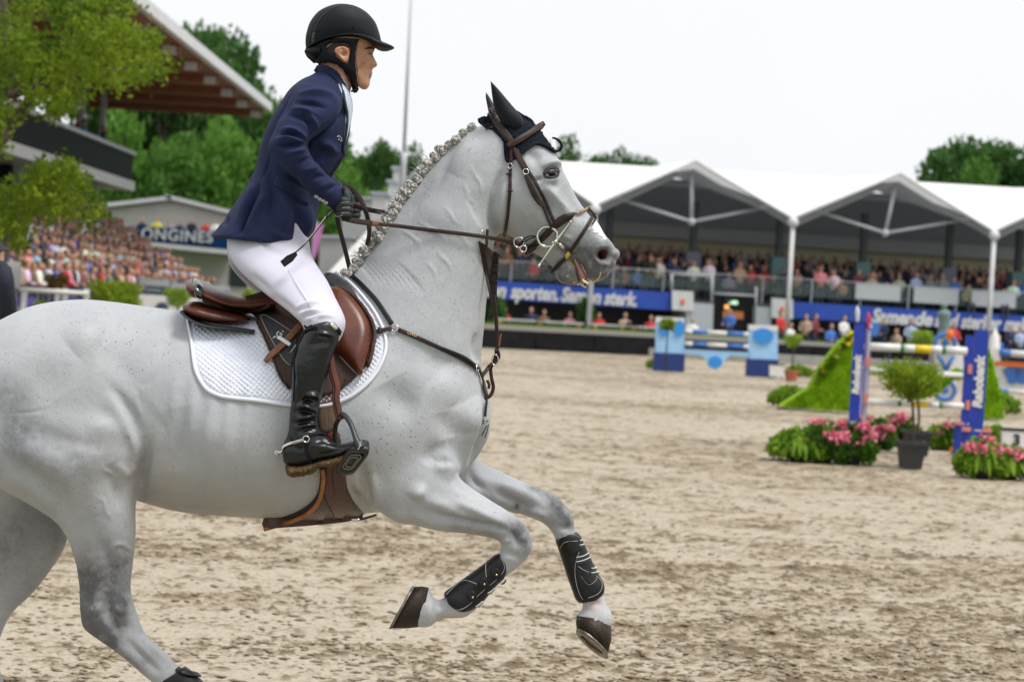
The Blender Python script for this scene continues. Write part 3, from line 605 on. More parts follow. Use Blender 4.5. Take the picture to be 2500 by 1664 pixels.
fp = empty('flagpole', (P(975, 700, 70).x, 70, 0), 'tall pale grey pole rising into the sky behind the rider', 'pole'); mb = MB(); b0 = P(975, 700, 70); t0 = P(1006, -60, 70); mb.tube([Vector((b0.x, 70, 0)), P(985, 400, 70), P(986, 372, 70)], [.12, .105, .10], 10); mb.build('lower_shaft', M_greym, fp); mb = MB(); mb.tube([P(986, 375, 70), t0], [.062, .045], 10); mb.build('upper_shaft', M_greym, fp)
fl_ = empty('feather_flag', (P(765, 640, 92).x, 92, 0), 'pink feather flag beside the rider jacket front', 'flag'); q = [P(*p, 92) for p in px('Q', (215, 920), (290, 935), (262, 1060), (225, 1200), (190, 1300), (160, 1290), (175, 1150))]; mb = MB(); mb.prism(q, (0, .03, 0)); mb.build('cloth', mat('pink_cloth', (.62, .22, .55), .7), fl_, smooth=False, recalc=True); mb = MB(); mb.tube([Vector((q[-2].x, 92.02, 0)), q[-1]+Vector((0, .02, 0)), q[0]+Vector((0, .02, .1))], .03, 8); mb.build('pole', M_greym, fl_)
# hedges and jump bits seen over the croup
def bush(name, u, v, r, Y, mt, n, ls_, label, cat, stem=True, asp=.85, group=None, pot=None):
    c = P(u, v, Y); s = r/(FPX/Y); e = empty(name, (c.x, Y, 0), label, cat, group); g = np.random.default_rng(int(u)); L_ = [(0, 0, 0, s*.8, s*.8, s*asp*.8)]+[(s*.6*math.cos(a), s*.6*math.sin(a), s*.5*asp*math.sin(a*2.3+u), s*.45, s*.45, s*.4*asp) for a in np.arange(0, 6.2, .7)]
    V, F4 = leaf_quads(lobes(n, L_, g, .5)+np.array(c), ls_, .55, 0, g); link('crown', fast_quads('crown', V, F4), mt, e)
    if stem: mb = MB(); mb.tube([(c.x, Y, .05), (c.x+.02, Y, c.z)], .022 if r < 60 else .04, 8); mb.build('trunk', M_bark, e)
    if pot: mb = MB(); mb.lathe((c.x, Y, 0), [(pot*.75, 0), (pot, pot*1.3), (pot*1.08, pot*1.3), (pot*1.08, pot*1.45), (pot*.95, pot*1.45)], 16); mb.build('pot', mat('terracotta', (.42, .14, .06), .7), e, smooth=False)
    return e
M_top = leaf_mat('topiary_leaves', (.11, .20, .008), (.32, .42, .03), 6); M_topl = leaf_mat('pale_topiary_leaves', (.18, .30, .025), (.36, .50, .08), 6); M_brn = leaf_mat('brown_topiary_leaves', (.10, .07, .015), (.20, .13, .03), 6)
bush('hedge_bush', 282, 722, 66, 50, M_top, 2600, .045, 'broad yellow green bush behind the horse croup', 'bush', asp=.75); bush('topiary_tree', 434, 726, 36, 52, M_topl, 1500, .035, 'round pale green topiary behind the saddle cantle', 'topiary'); bush('topiary_tree', 139, 687, 29, 56, M_brn, 1200, .035, 'round brownish topiary in front of the dark board at left', 'topiary'); bush('topiary_tree', 614, 722, 24, 54, M_topl, 900, .035, 'small green topiary seen under the rider thigh', 'topiary')
bush('low_shrub', 100, 748, 18, 52, M_top, 500, .04, 'small green shrub by the purple panel behind the croup', 'shrub', stem=False)
def jump_pole(name, p, q, r, bands, par):                # pole in coloured sections
    p, q = Vector(p), Vector(q)
    for s0, s1, m in bands: mb = MB(); mb.tube([p.lerp(q, s0), p.lerp(q, s1)], r, 12); mb.build(name, m, par)
M_pw = mat('white_jump_paint', (.70, .70, .68), .45); M_py = mat('yellow_jump_paint', (.75, .55, .02), .45); M_pg = mat('green_jump_paint', (.02, .20, .05), .45); M_pb = mat('blue_jump_paint', (.04, .16, .50), .45); M_lb = mat('light_blue_panel', (.30, .55, .85), .5, (.34, .60, .88), 4); M_nb = mat('royal_blue_panel', (.006, .030, .32), .5, (.008, .040, .38), 5); M_sky = mat('logo_blue', (.03, .26, .70), .5); M_or = mat('orange_paint', (.75, .17, .02), .5); M_pur = mat('purple_panel', (.13, .10, .42), .5)
ju = empty('show_jump', (P(120, 720, 54).x, 54, 0), 'white rail jump with purple panels behind the horse croup', 'jump')
jump_pole('rail', P(47, 706, 54), P(215, 716, 54), .055, [(0, 1, M_pw)], ju)
for u0, u1 in ((42, 86), (128, 205)): mb = MB(); mb.prism([P(u0, 724, 54.2), P(u1, 727, 54.2), P(u1, 752, 54.2), P(u0, 748, 54.2)], (0, .08, 0)); mb.build('purple_panel', M_pur, ju, smooth=False, recalc=True)
for u in (60, 142, 160, 212): p = P(u, 705, 54.1); mb = MB(); mb.box((p.x, 54.1, p.z/2), (.12, .12, p.z)); mb.build('post', M_pw, ju, smooth=False)
ju = empty('show_jump', (P(400, 740, 57).x, 57, 0), 'white jump wing with navy arches between bush and saddle', 'jump')
mb = MB(); q = [P(340, 718, 57), P(480, 727, 57), P(480, 800, 57), P(340, 800, 57)]; q[2].z = q[3].z = 0; mb.prism(q, (0, .2, 0)); mb.build('panel', M_pw, ju, smooth=False, recalc=True)
for u in (395, 205): c = P(u, 752, 56.95); mb = MB(); t = np.linspace(0, math.pi, 12); mb.prism([c+Vector((math.cos(a)*.18, 0, math.sin(a)*.16)) for a in t], (0, .03, 0)); mb.build('arch', mat('navy_paint', (.02, .05, .12), .5), ju, smooth=False, recalc=True)
# photographer at the left edge
ph = empty('person', (P(-30, 780, 12).x, 12, 0), 'photographer in dark cap and navy clothes cut by the left edge', 'person'); M_nv = mat('dark_navy_cloth', (.012, .016, .03), .8, bump=.3); M_jean = mat('denim', (.03, .05, .10), .8, bump=.3)
mb = MB(); mb.loft([(-2, 590, -75, 600, .08), (6, 610, -75, 620, .09), (4, 640, -70, 650, .09), (-8, 668, -60, 670, .05), (-8, 690, -70, 690, .06), (5, 712, -110, 712, .20), (18, 780, -118, 780, .22), (10, 880, -110, 880, .19), (12, 960, -112, 960, .20), (0, 1000, -100, 1000, .18)], 12, 18); mb.build('body', M_nv, ph)
mb = MB(); mb.loft([(10, 606, 0, 640, .05), (8, 640, -8, 672, .04)], 11.97, 10); mb.build('face', M_face, ph)
mb = MB(); mb.loft([(-40, 585, -42, 600, .05), (-5, 588, -70, 608, .10), (14, 603, -72, 620, .105), (22, 610, 0, 616, .07)], 12, 14); mb.build('cap', M_nv, ph)
for s in (-.1, .1): mb = MB(); mb.loft([(8, 960, -105, 960, .09, s), (-5, 1100, -85, 1100, .075, s), (-10, 1230, -75, 1230, .06, s), (-5, 1345, -75, 1345, .06, s)], 12, 12); mb.build('leg', M_jean, ph)
mb = MB(); mb.tube([P(10, 700, 11.8), P(20, 780, 11.75), P(14, 690, 11.6), P(10, 648, 11.65)], [.06, .055, .05, .04], 8, 3); mb.build('arm', M_nv, ph)
bg_ = empty('camera_bag', P(24, 760, 11.7), 'grey shoulder bag on the photographer at the left edge', 'bag'); mb = MB(); mb.loft([(46, 640, 6, 640, .08), (50, 660, 0, 660, .1), (48, 702, -2, 700, .1), (40, 708, 4, 706, .08)], 11.7, 14); mb.build('bag_body', mat('grey_canvas', (.20, .21, .21), .8, bump=.3), bg_); mb = MB(); mb.tube([P(14, 655, 11.62), P(2, 640, 11.66), P(-20, 690, 11.7)], .012, 8, 3); mb.build('strap', M_nv, bg_)
# ---------------- right stand: tent roofed terrace across the far end
PA, PB = P(1200, 745, 84), P(2500, 820, 88); PA.z = PB.z = 0; SD = (PB-PA).normalized(); SN = Vector((-SD.y, SD.x, 0)); SN = SN if SN.y > 0 else -SN       # SN points away from the camera
def fac(u, v, back=0.): return onplane(u, v, PA+SN*back, SN)
def st(s, back, z): return PA+SD*s+SN*back+Vector((0, 0, z))
def spos(u, back=0.): p = fac(u, 700, back); return (p-PA).dot(SD)
def translucent(m, f):                                   # thin cloth lets daylight through
    t = m.node_tree; tr = t.nodes.new('ShaderNodeBsdfTranslucent'); mx_ = t.nodes.new('ShaderNodeMixShader'); mx_.inputs[0].default_value = f; b = t.nodes['Principled BSDF']; tr.inputs[0].default_value = b.inputs['Base Color'].default_value
    t.links.new(b.outputs[0], mx_.inputs[1]); t.links.new(tr.outputs[0], mx_.inputs[2]); t.links.new(mx_.outputs[0], t.nodes['Material Output'].inputs[0])
ts = empty('tent_stand', st(12, 0, 0), 'tent roofed spectator stand with blue banners across the far end', 'grandstand')
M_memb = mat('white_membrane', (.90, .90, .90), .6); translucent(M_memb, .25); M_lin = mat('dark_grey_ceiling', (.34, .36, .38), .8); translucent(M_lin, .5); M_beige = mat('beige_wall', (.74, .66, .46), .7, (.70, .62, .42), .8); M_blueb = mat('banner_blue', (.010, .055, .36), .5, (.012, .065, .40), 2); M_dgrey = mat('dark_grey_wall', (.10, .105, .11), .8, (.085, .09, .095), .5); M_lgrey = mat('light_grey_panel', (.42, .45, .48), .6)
def wallq(name, u0, v0, u1, v1, back, th, m, par, sl=.066, zb=None):
    q = [fac(u0, v0, back), fac(u1, v0+(u1-u0)*sl, back), fac(u1, v1+(u1-u0)*sl, back), fac(u0, v1, back)]
    if zb is not None: q[2].z = q[3].z = zb
    mb = MB(); mb.prism(q, SN*th); return mb.build(name, m, par, smooth=False, recalc=True)
zig = px('7', (120, 60), (460, 295), (900, 95), (1335, 352), (1805, 150), (2225, 410), (2640, 215), (3000, 460))
F3 = [fac(u, v, -1.) for u, v in zig]; zig[0] = None
RB = []
for i, p in enumerate(F3): s = (p-PA).dot(SD); RB.append(st(s, 6.5, 8.1+.012*s))
for i in range(len(F3)-1):
    for nm, m, dz in (('roof_membrane', M_memb, 0.), ('shade_lining', M_lin, -.35)):  # grey lining added below to give the white roof a shaded underside
        a, b, c, d = F3[i], F3[i+1], RB[i+1], RB[i]; n = 6; V = []; Fq = []
        for y in range(n+1):
            for x in range(n+1):
                s, t = x/n, y/n; p = (a*(1-s)+b*s)*(1-t)+(d*(1-s)+c*s)*t; p = p+Vector((0, 0, dz-.25*math.sin(math.pi*s)*math.sin(math.pi*t)))
                V.append(tuple(p))
        Fq = [(y*(n+1)+x, y*(n+1)+x+1, (y+1)*(n+1)+x+1, (y+1)*(n+1)+x) for y in range(n) for x in range(n)]
        mb = MB(); mb.add(V, Fq); mb.build(nm, m, ts)
    mb = MB(); mb.tube([F3[i], F3[i+1]], .06, 8); mb.build('roof_edge', M_wht, ts)
for i in (2, 4, 6):
    p = F3[i]; lo = fac(*{2: px('7', (885, 365))[0], 4: px('7', (1742, 415))[0], 6: px('7', (2640, 480))[0]}[i], -.6); mb = MB(); mb.tube([p+SN*.4+Vector((0, 0, -.5)), lo], .085, 8); mb.build('king_post', M_greym, ts); mb = MB(); mb.ball(lo, .17, 10, 8); mb.build('joint', M_greym, ts)
    for j in (-1, 1): q = p.lerp(F3[i+j], .80); mb = MB(); mb.tube([lo, Vector((q.x, q.y, lo.z+.85))+SN*.8], .07, 8); mb.build('strut', M_greym, ts)
for i in (1, 3, 5, 7):
    p = F3[i]; mb = MB(); mb.tube([p+Vector((0, 0, -.1)), Vector((p.x, p.y, .3))], .10, 10); mb.build('front_pole', M_wht, ts); mb = MB(); mb.ball(p+Vector((0, 0, -.15)), .24, 10, 8); mb.build('valley_cap', M_wht, ts)
L0, L1 = spos(1120), spos(2560)+9
def sbox(name, s0, s1, b0, b1, z0, z1, m, par=None):
    mb = MB(); mb.prism([st(s0, b0, z0), st(s1, b0, z0), st(s1, b0, z1), st(s0, b0, z1)], SN*(b1-b0)); return mb.build(name, m, par or ts, smooth=False, recalc=True)
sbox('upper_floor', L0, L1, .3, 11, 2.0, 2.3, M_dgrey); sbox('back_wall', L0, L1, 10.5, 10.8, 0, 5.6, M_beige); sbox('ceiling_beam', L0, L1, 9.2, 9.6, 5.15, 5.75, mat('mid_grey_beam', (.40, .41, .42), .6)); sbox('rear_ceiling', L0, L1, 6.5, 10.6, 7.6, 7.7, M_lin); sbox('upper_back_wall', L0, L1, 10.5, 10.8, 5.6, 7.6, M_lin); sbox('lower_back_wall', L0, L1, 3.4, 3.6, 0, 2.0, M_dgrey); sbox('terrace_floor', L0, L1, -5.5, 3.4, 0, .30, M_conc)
for k in range(1, 6): sbox('deck_step', L0, L1, .9+k*1.6, 2.5+k*1.6 if k < 5 else 10.4, 2.31, 2.3+.20*k, M_dgrey)
for k, (x, w_) in enumerate(((885, 60), (1265, 60), (1640, 70), (2020, 70), (2330, 60), (510, 60))):
    u, v = px('7', (x, 430))[0]; s = spos(u, 3.); c = sbox('dark_column', s-.13, s+.13, 3., 3.3, 4.3, 6.55, mat('slate_column', (.05, .06, .07), .6)); sbox('column_wrap', s-.33, s+.33, 2.9, 3.45, 2.3, 4.4, mat('sea_green_wrap', (.12, .24, .25), .6) if k % 3 else mat('slate_wrap', (.16, .18, .24), .6))
b1 = wallq('banner', 1130, 680, 1641, 724, -.1, .12, M_blueb, ts); b2 = wallq('banner', 1932, 736, 2560, 776, -.1, .12, M_blueb, ts, .062)
for words, v0, u00, b, sl_t in (((('Samen', 1128, 1236), ('sporten.', 1247, 1364), ('Samen', 1370, 1468), ('sterk.', 1475, 1555)), 689, 1130, b1, .068), ((('Samen', 2129, 2231), ('de', 2233, 2278), ('stad', 2282, 2342), ('sterker', 2346, 2446), ('maken', 2452, 2540)), 757, 2129, b2, .062)):
    for txt, u0, u1 in words:
        vm = v0+12+(u0-u00)*sl_t; a, c = fac(u0, vm, -.15), fac(u1, vm+(u1-u0)*sl_t, -.15); me = text_mesh(txt, 1., .01, shear=.22, off=.045); V = getv(me); w_ = V[:, 0].max()-V[:, 0].min(); k = (c-a).length/w_; d = (c-a).normalized()
        setv(me, np.outer((V[:, 0]-V[:, 0].min())*k, d)+np.outer((V[:, 1]-.06)*.80, (0, 0, 1))-np.outer(V[:, 2], SN)+np.array(a)); link('lettering', me, M_wht, b)
for u0, v0 in ((1641, 708), (1884, 727)):
    sg = wallq('white_sign', u0, v0, u0+52, v0+48, -.3, .1, M_wht, ts); c = fac(u0+26, v0+28, -.36); mb = MB(); mb.ball(c, (.09, .03, .13), 8, 6); mb.build('orange_emblem', M_or, sg)
wallq('grey_block', 1676, 738, 1742, 800, -.2, 2.5, M_lgrey, ts, .06, .3); wallq('grey_block', 1846, 748, 1884, 800, -.2, 2.5, M_lgrey, ts, .06, .3); wallq('entrance_shade_sheet', 1744, 722, 1846, 800, .28, .02, mat('entrance_shade_black', (.006, .006, .007), .9), ts, .06, .3)  # flat black sheet paints in the darkness inside the entrance
M_lamp = mat('warm_lamp', (1., .42, .12), .5, emit=.9); M_exit = mat('exit_sign_glow', (.55, .9, .6), .5, emit=.5)
mb = MB(); mb.ball(fac(1774, 749, .2), .10, 10, 8); mb.build('lamp', M_lamp, ts); wallq('exit_sign', 1781, 733, 1801, 742, .2, .05, M_exit, ts, .06); wallq('lit_entrance_panel', 1765, 758, 1815, 776, .25, .02, mat('warm_interior', (.45, .16, .05), .6, emit=.15), ts, .06)  # last panel glows faintly to stand for orange light inside the entrance
mb = MB()
for u0, u1, v in ((1744, 1846, 716), (1640, 1744, 668)):
    p, q = fac(u0, v, -.1), fac(u1, v+6, -.1); mb.tube([p, q], .05, 8)
for u, v0, v1 in ((1738, 668, 738), (1846, 700, 760), (1640, 668, 708)): mb.tube([fac(u, v0, -.1), fac(u, v1, -.1)], .06, 8)
mb.build('gate_rail', M_greym, ts)
# glass balustrade in panes
gl_ = bpy.data.materials.new('balustrade_glass'); gl_.use_nodes = True; b_ = gl_.node_tree.nodes['Principled BSDF']; b_.inputs['Base Color'].default_value = (.40, .55, .52, 1); b_.inputs['Alpha'].default_value = .07; b_.inputs['Roughness'].default_value = .1
s = L0
while s < L1-2.2:
    a = sbox('glass_pane', s+.05, s+2.05, .15, .18, 2.72, 3.35, gl_); p_ = sbox('balustrade_post', s-.025, s+.025, .1, .15, 2.3, 3.42, M_greym); s += 2.15
sbox('balustrade_rail', L0, L1, .10, .15, 3.42, 3.46, M_greym)
for k in range(5): sx = spos(2090)+k*2.6; sbox('pale_screen', sx, sx+2.0, .02, .07, 2.75, 3.4, M_lgrey)
# barrier boards along the arena
bar_ = empty('barrier', (G(1400, 859).x, G(1400, 859).y, 0), 'low black arena barrier with grey ledge below the blue banners', 'barrier')
g0, g1 = G(1160, 847), G(1600, 868); bd_ = (g1-g0).normalized(); bn = Vector((-bd_.y, bd_.x, 0)); bn = bn if bn.y > 0 else -bn; M_bb = mat('black_board', (.010, .010, .011), .8, (.016, .016, .018), 3, spec=.1); M_edge_g = mat('grass_strip', (.07, .16, .02), .9, (.11, .2, .04), 6)
for k in range(13):
    p = g0+bd_*(k*2.5-2.5); mb = MB(); mb.prism([p+bd_*.02, p+bd_*2.48, p+bd_*2.48+Vector((0, 0, .70)), p+bd_*.02+Vector((0, 0, .70))], bn*.08); mb.build('board', M_bb, bar_, smooth=False, recalc=True)
p, q = g0-bd_*2.5, g0+bd_*30; mb = MB(); mb.prism([p+Vector((0, 0, .702)), q+Vector((0, 0, .702)), q+Vector((0, 0, .86)), p+Vector((0, 0, .86))], bn*.9); mb.build('ledge', mat('grey_ledge', (.26, .25, .23), .8), bar_, smooth=False, recalc=True); mb = MB(); mb.prism([p+bn*.91, q+bn*.91, q+bn*.91+Vector((0, 0, .9)), p+bn*.91+Vector((0, 0, .9))], bn*1.2); mb.build('grass_edge', M_edge_g, bar_, smooth=False, recalc=True)
g = np.random.default_rng(3); C = np.array([tuple(p+(q-p)*t+bn*(.9+w_)+Vector((0, 0, .9+h))) for t, w_, h in zip(g.random(2600), g.random(2600)*1.1, g.random(2600)*.1)]); V, F4 = leaf_quads(C, .06, .3, 1.2, g); tag(link('ledge_plants', fast_quads('ledge_plants', V, F4), leaf_mat('ledge_leaves', (.06, .13, .02), (.16, .24, .04), 3)), 'low green planting along the arena ledge', kind='stuff')
# people: tables under the banner, crowd on the deck
k2 = 0; tabs = px('K', (370, 940), (760, 985), (1310, 1010), (1570, 1040))
for i, (u, v) in enumerate(tabs):
    p = fac(u, v, -1.2); p.z = .30; e = empty('picnic_table', p, f'{["leftmost", "second", "third", "rightmost"][i]} white table on the terrace below the blue banner', 'table', 'terrace tables'); mb = MB(); mb.prism([p-SD*1.0+Vector((0, 0, .72)), p+SD*1.0+Vector((0, 0, .72)), p+SD*1.0+Vector((0, 0, .78)), p-SD*1.0+Vector((0, 0, .78))], SN*.8); mb.build('top', M_wht, e, smooth=False, recalc=True)
    for s in (-.8, .8): mb = MB(); mb.prism([p+SD*(s-.04), p+SD*(s+.04), p+SD*(s+.04)+Vector((0, 0, .719)), p+SD*(s-.04)+Vector((0, 0, .719))], SN*.7); mb.build('leg', M_or if s > 0 else M_py, e, smooth=False, recalc=True)
    for j, s in enumerate((-.5, .6)):
        c = [6, 0, 4, 7, 6, 1, 3, 6][(i*2+j) % 8]; person(tuple(p+SD*s+SN*.9), random.uniform(-.4, .4), SIT, PAL[c][1], f'{["left", "right"][j]} diner in {PAL[c][0]} at the {["leftmost", "second", "third", "rightmost"][i]} terrace table', 'diners at the terrace tables')
for k, u in enumerate((1690, 1780, 1905, 1930, 1968, 1990, 2030, 2060, 2155, 2190, 2225, 2330, 2440, 2470, 2492)):
    c = [2, 8, 6, 2, 3, 11, 8, 2, 0, 3, 9, 6, 8, 0, 9][k]; p = fac(u, 800, -2.4); p.z = .30; person(tuple(p), random.uniform(-1, 1), STD if k % 3 else SIT, PAL[c][1], f'{NTH[k]} person from the left on the terrace behind the jumps, in {PAL[c][0]}', 'people standing on the terrace')
for k, x in enumerate((150, 1020)):
    u, v = px('K', (x, 900))[0]; p = fac(u, v, -.6); bush('conifer_shrub', u, v-6, 22, p.y, M_lf[1], 700, .10, f'dark green shrub under the {"left end" if k == 0 else "middle"} of the blue banner', 'shrub', stem=False, asp=1.6)
sp2 = []
for r_ in range(6):
    s = L0+.4
    while s < L1-.5:
        bk = .6+1.6*r_+random.uniform(-.3, .3); z = 2.31+(.20*min(5, max(0, int((bk-.9)/1.6))) if bk > 2.5 else 0)
        if random.random() < .9: sp2.append((r_, s+random.uniform(-.15, .15), bk, z))
        s += random.uniform(.38, .62)
w2 = [6, 8, .7, .5, 1.4, 2, .5, .2, .6, .4, 1.4, 1]; rn = ['front', 'second', 'third', 'fourth', 'fifth', 'rear']
sp2.sort(key=lambda a: (a[0], a[1])); RSP = []
for (r_, s, bk, z) in sp2[:118]:
    c = pick(wts if r_ == 0 else w2); p = st(s, bk, z); RSP.append((c, r_, person(tuple(p), random.uniform(-.7, .7), STD if random.random() < .75 else SIT, [q*random.uniform(.7, 1.1) for q in PAL[c][1]], '-', f'spectators in the {rn[r_]} row of the tent stand deck')))
number_people(RSP, rn, 'tent stand deck')
crowd_stuff('deck_crowd', [(*st(s, bk, z), random.uniform(-.7, .7), pick(w2)) for (r_, s, bk, z) in sp2[118:]], STD, 'dark standing crowd deep under the tent roof')
# ================================================================== show jumps
def standard(par, u, vt, w, Y, m, text=None, base=None):    # upright panel on a broad foot, height from its top pixel
    t = P(u, vt, Y); mb = MB(); mb.box((t.x, Y, (t.z+.42)/2), (w, .06, t.z-.42)); pn = mb.build('upright', m, par, smooth=False)
    mb = MB(); mb.box((t.x, Y, .21), (base or w*2.2, .08, .38)); mb.build('foot_panel', m, par, smooth=False)
    mb = MB(); mb.box((t.x, Y, .03), (.12, 1.1, .06)); mb.build('foot', M_or, par, smooth=False)
    for s in (-1, 1): mb = MB(); mb.box((t.x+s*(base or w*2.2)*.40, Y-.06, .42), (.10, .05, .05)); mb.build('clip', mat('salmon_clip', (.65, .22, .16), .5), par, smooth=False)
    if text: place_text('lettering', text, w*.95, (t.x-w*.02, Y-.036, t.z*.5+.18), (0, 0, 1), (-1, 0, 0), M_pw, pn, .003, off=.008, shear=.15)
    return t
YJ = 25.4
j1 = empty('show_jump', (P(2230, 1100, YJ).x, YJ, 0), 'white pole jump between royal blue lettered uprights near the potted trees', 'jump')
standard(j1, 2099, 790, .125, YJ, M_nb, 'Rabobank', .34); standard(j1, 2121, 800, .07, YJ+1.6, M_pur, None, .2); standard(j1, 2397, 806, .165, YJ-.3, M_nb, 'Rabobank', .32); standard(j1, 2368, 818, .10, YJ+1.3, M_nb, None, .25)
for u, v in ((2121, 800), (2368, 818)):
    t = P(u, v, YJ+1.4); mb = MB(); mb.box((t.x, YJ+1.33, t.z*.55), (.03, .03, t.z*.85)); mb.build('cup_track', M_greym, j1, smooth=False)
    for z in (t.z*.72, t.z*.42): mb = MB(); mb.box((t.x, YJ+1.28, z), (.06, .06, .12)); mb.build('cup', mat('salmon_clip', (.65, .22, .16), .5), j1, smooth=False)
bw = [(0, .31, M_pw), (.31, .35, M_pg), (.35, .46, M_pw), (.46, .63, M_py), (.63, .74, M_pw), (.74, .78, M_pg), (.78, 1, M_pw)]
jump_pole('pole', P(2124, 846, YJ+.8), P(2360, 857, YJ+.8), .052, bw, j1); jump_pole('pole', P(2118, 981, YJ+.8), P(2352, 991, YJ+.8), .040, bw, j1)
for u, v, c in ((2094, 760, M_pw), (2121, 775, mat('red_flag', (.55, .05, .12), .6))):
    t = P(u, v, YJ+.1); mb = MB(); mb.loft([(u, v-14, u-3, v-12, .02), (u+5, v, u-6, v, .03), (u+3, v+26, u-4, v+26, .02)], YJ+.1, 8); mb.build('finial', c, j1)
for u in (2110, 2360):
    p = G(u, 1093); mb = MB(); mb.box((p.x, p.y, .17), (.12, .12, .22)); mb.build('orange_post', M_or, j1, smooth=False); mb = MB(); mb.box((p.x, p.y, .31), (.125, .125, .06)); mb.build('white_band', M_pw, j1, smooth=False)
# light blue jump further off
Y2 = 58.5; j2 = empty('show_jump', (P(1750, 900, Y2).x, Y2, 0), 'light blue jump with oval logo panels in the middle of the arena', 'jump')
for u0, u1, v0, v1, vb in ((1601, 1671, 773, 860, 905), (1828, 1899, 792, 875, 917)):
    a, b, c, d = P(u0, v0, Y2), P(u1, v0+3, Y2), P(u1, v1+3, Y2), P(u0, v1, Y2); mb = MB(); mb.prism([a, b, c, d], (0, .25, 0)); pn = mb.build('panel', M_lb, j2, smooth=False, recalc=True); mb = MB(); mb.prism([a, b, b.lerp(c, .16), a.lerp(d, .16)], (0, -.02, 0)); mb.build('white_head', M_pw, pn, smooth=False, recalc=True)
    mb = MB(); mb.prism([d+Vector((-.05, -.03, 0)), c+Vector((.02, -.03, 0)), Vector((c.x+.02, Y2-.03, 0)), Vector((d.x-.05, Y2-.03, 0))], (0, .3, 0)); mb.build('base', mat('navy_base', (.008, .03, .16), .5), j2, smooth=False, recalc=True)
    t = np.linspace(0, 2*math.pi, 20, endpoint=False)
    for cu in ((u0+35,) if u0 > 1700 else (u0+20, u0+57)): cc = P(cu, v0+28, Y2-.03); mb = MB(); mb.prism([cc+Vector((math.cos(q)*(.29 if u0 > 1700 else .15), 0, math.sin(q)*.23)) for q in t], (0, -.02, 0)); mb.build('oval_logo', M_sky, pn, smooth=False, recalc=True)
bw2 = [(0, .12, M_pw), (.12, .35, M_pb), (.35, .66, M_pw), (.66, .92, M_pb), (.92, 1, M_pw)]
for v in (808, 838): jump_pole('pole', P(1672, v, Y2), P(1827, v+8, Y2), .06, bw2, j2)
q = [P(*p, Y2) for p in px('8', (322, 372), (712, 392), (712, 418), (600, 410), (560, 440), (545, 480), (505, 495), (465, 480), (450, 430), (410, 405), (322, 398))]; mb = MB(); mb.prism(q, (0, .06, 0)); pk = mb.build('hanging_plank', M_lb, j2, smooth=False, recalc=True); cc = P(*px('8', (505, 450))[0], Y2-.01); t = np.linspace(0, 6.283, 16, endpoint=False); mb = MB(); mb.prism([cc+Vector((math.cos(a)*.2, 0, math.sin(a)*.17)) for a in t], (0, -.02, 0)); mb.build('oval_logo', M_sky, pk, smooth=False, recalc=True)
# green mossy wings
M_moss = leaf_mat('moss_turf', (.22, .44, .008), (.45, .68, .03), 3.); M_ylf = mat('yellow_flowers', (.72, .58, .02), .7); M_fern = leaf_mat('fern_leaves', (.10, .22, .01), (.26, .42, .04), 5)
def turf(poly, Y, th, n, par, name='turf_panel'):
    mb = MB(); q = [P(u, v, Y) for u, v in poly]; mb.prism(q, (0, th, 0)); o = mb.build(name, M_moss, par, smooth=False, recalc=True)
    g = np.random.default_rng(9); pp = np.array(poly); lo, hi = pp.min(0), pp.max(0); c = g.uniform(lo, hi, (n*3, 2)); c = c[inpoly(c, pp)][:n]; C = np.array([tuple(P(u, v, Y-.02)) for u, v in c]); V, F4 = leaf_quads(C, .05, .5, 0, g); link('turf_tufts', fast_quads('turf_tufts', V, F4), M_moss, par)
Y3 = 37.5; j3 = empty('show_jump', (P(2150, 990, Y3).x, Y3, 0), 'jump with sloping mossy green wings behind the blue uprights', 'jump')
turf(px('8', (1335, 270), (1345, 745), (1140, 735), (900, 715), (1080, 600), (1150, 470), (1250, 340)), Y3, .5, 1500, j3); turf(px('8', (2090, 330), (2150, 370), (2200, 560), (2240, 790), (2090, 790)), Y3+.5, .5, 500, j3); turf(px('8', (1430, 480), (1500, 470), (1560, 490), (1600, 560), (1730, 640), (1840, 560), (1940, 490), (2010, 500), (2010, 545), (1930, 560), (1840, 640), (1760, 670), (1660, 650), (1560, 530), (1430, 525)), Y3+1, .12, 700, j3, 'turf_plank')
g = np.random.default_rng(12); C = np.array([tuple(P(*px('8', (1335-225*t+g.normal(0, 14), 275+270*t+g.normal(0, 10)))[0], Y3-.1)) for t in g.random(260)**1.8]); V, F4 = leaf_quads(C, .05, .8, 0, g); tag(link('yellow_flowers', fast_quads('yellow_flowers', V[:len(V)//48*4], F4[:len(V)//48]), M_ylf, j3), kind='stuff'); link('edge_leaves', fast_quads('edge_leaves', V[len(V)//48*4:]+(0, .03, -.03), F4[:len(F4)-len(V)//48]), M_fern, j3)
jump_pole('rail', P(2085, 900, Y3+.6), P(2385, 918, Y3+.6), .05, [(0, 1, M_pw)], j3)
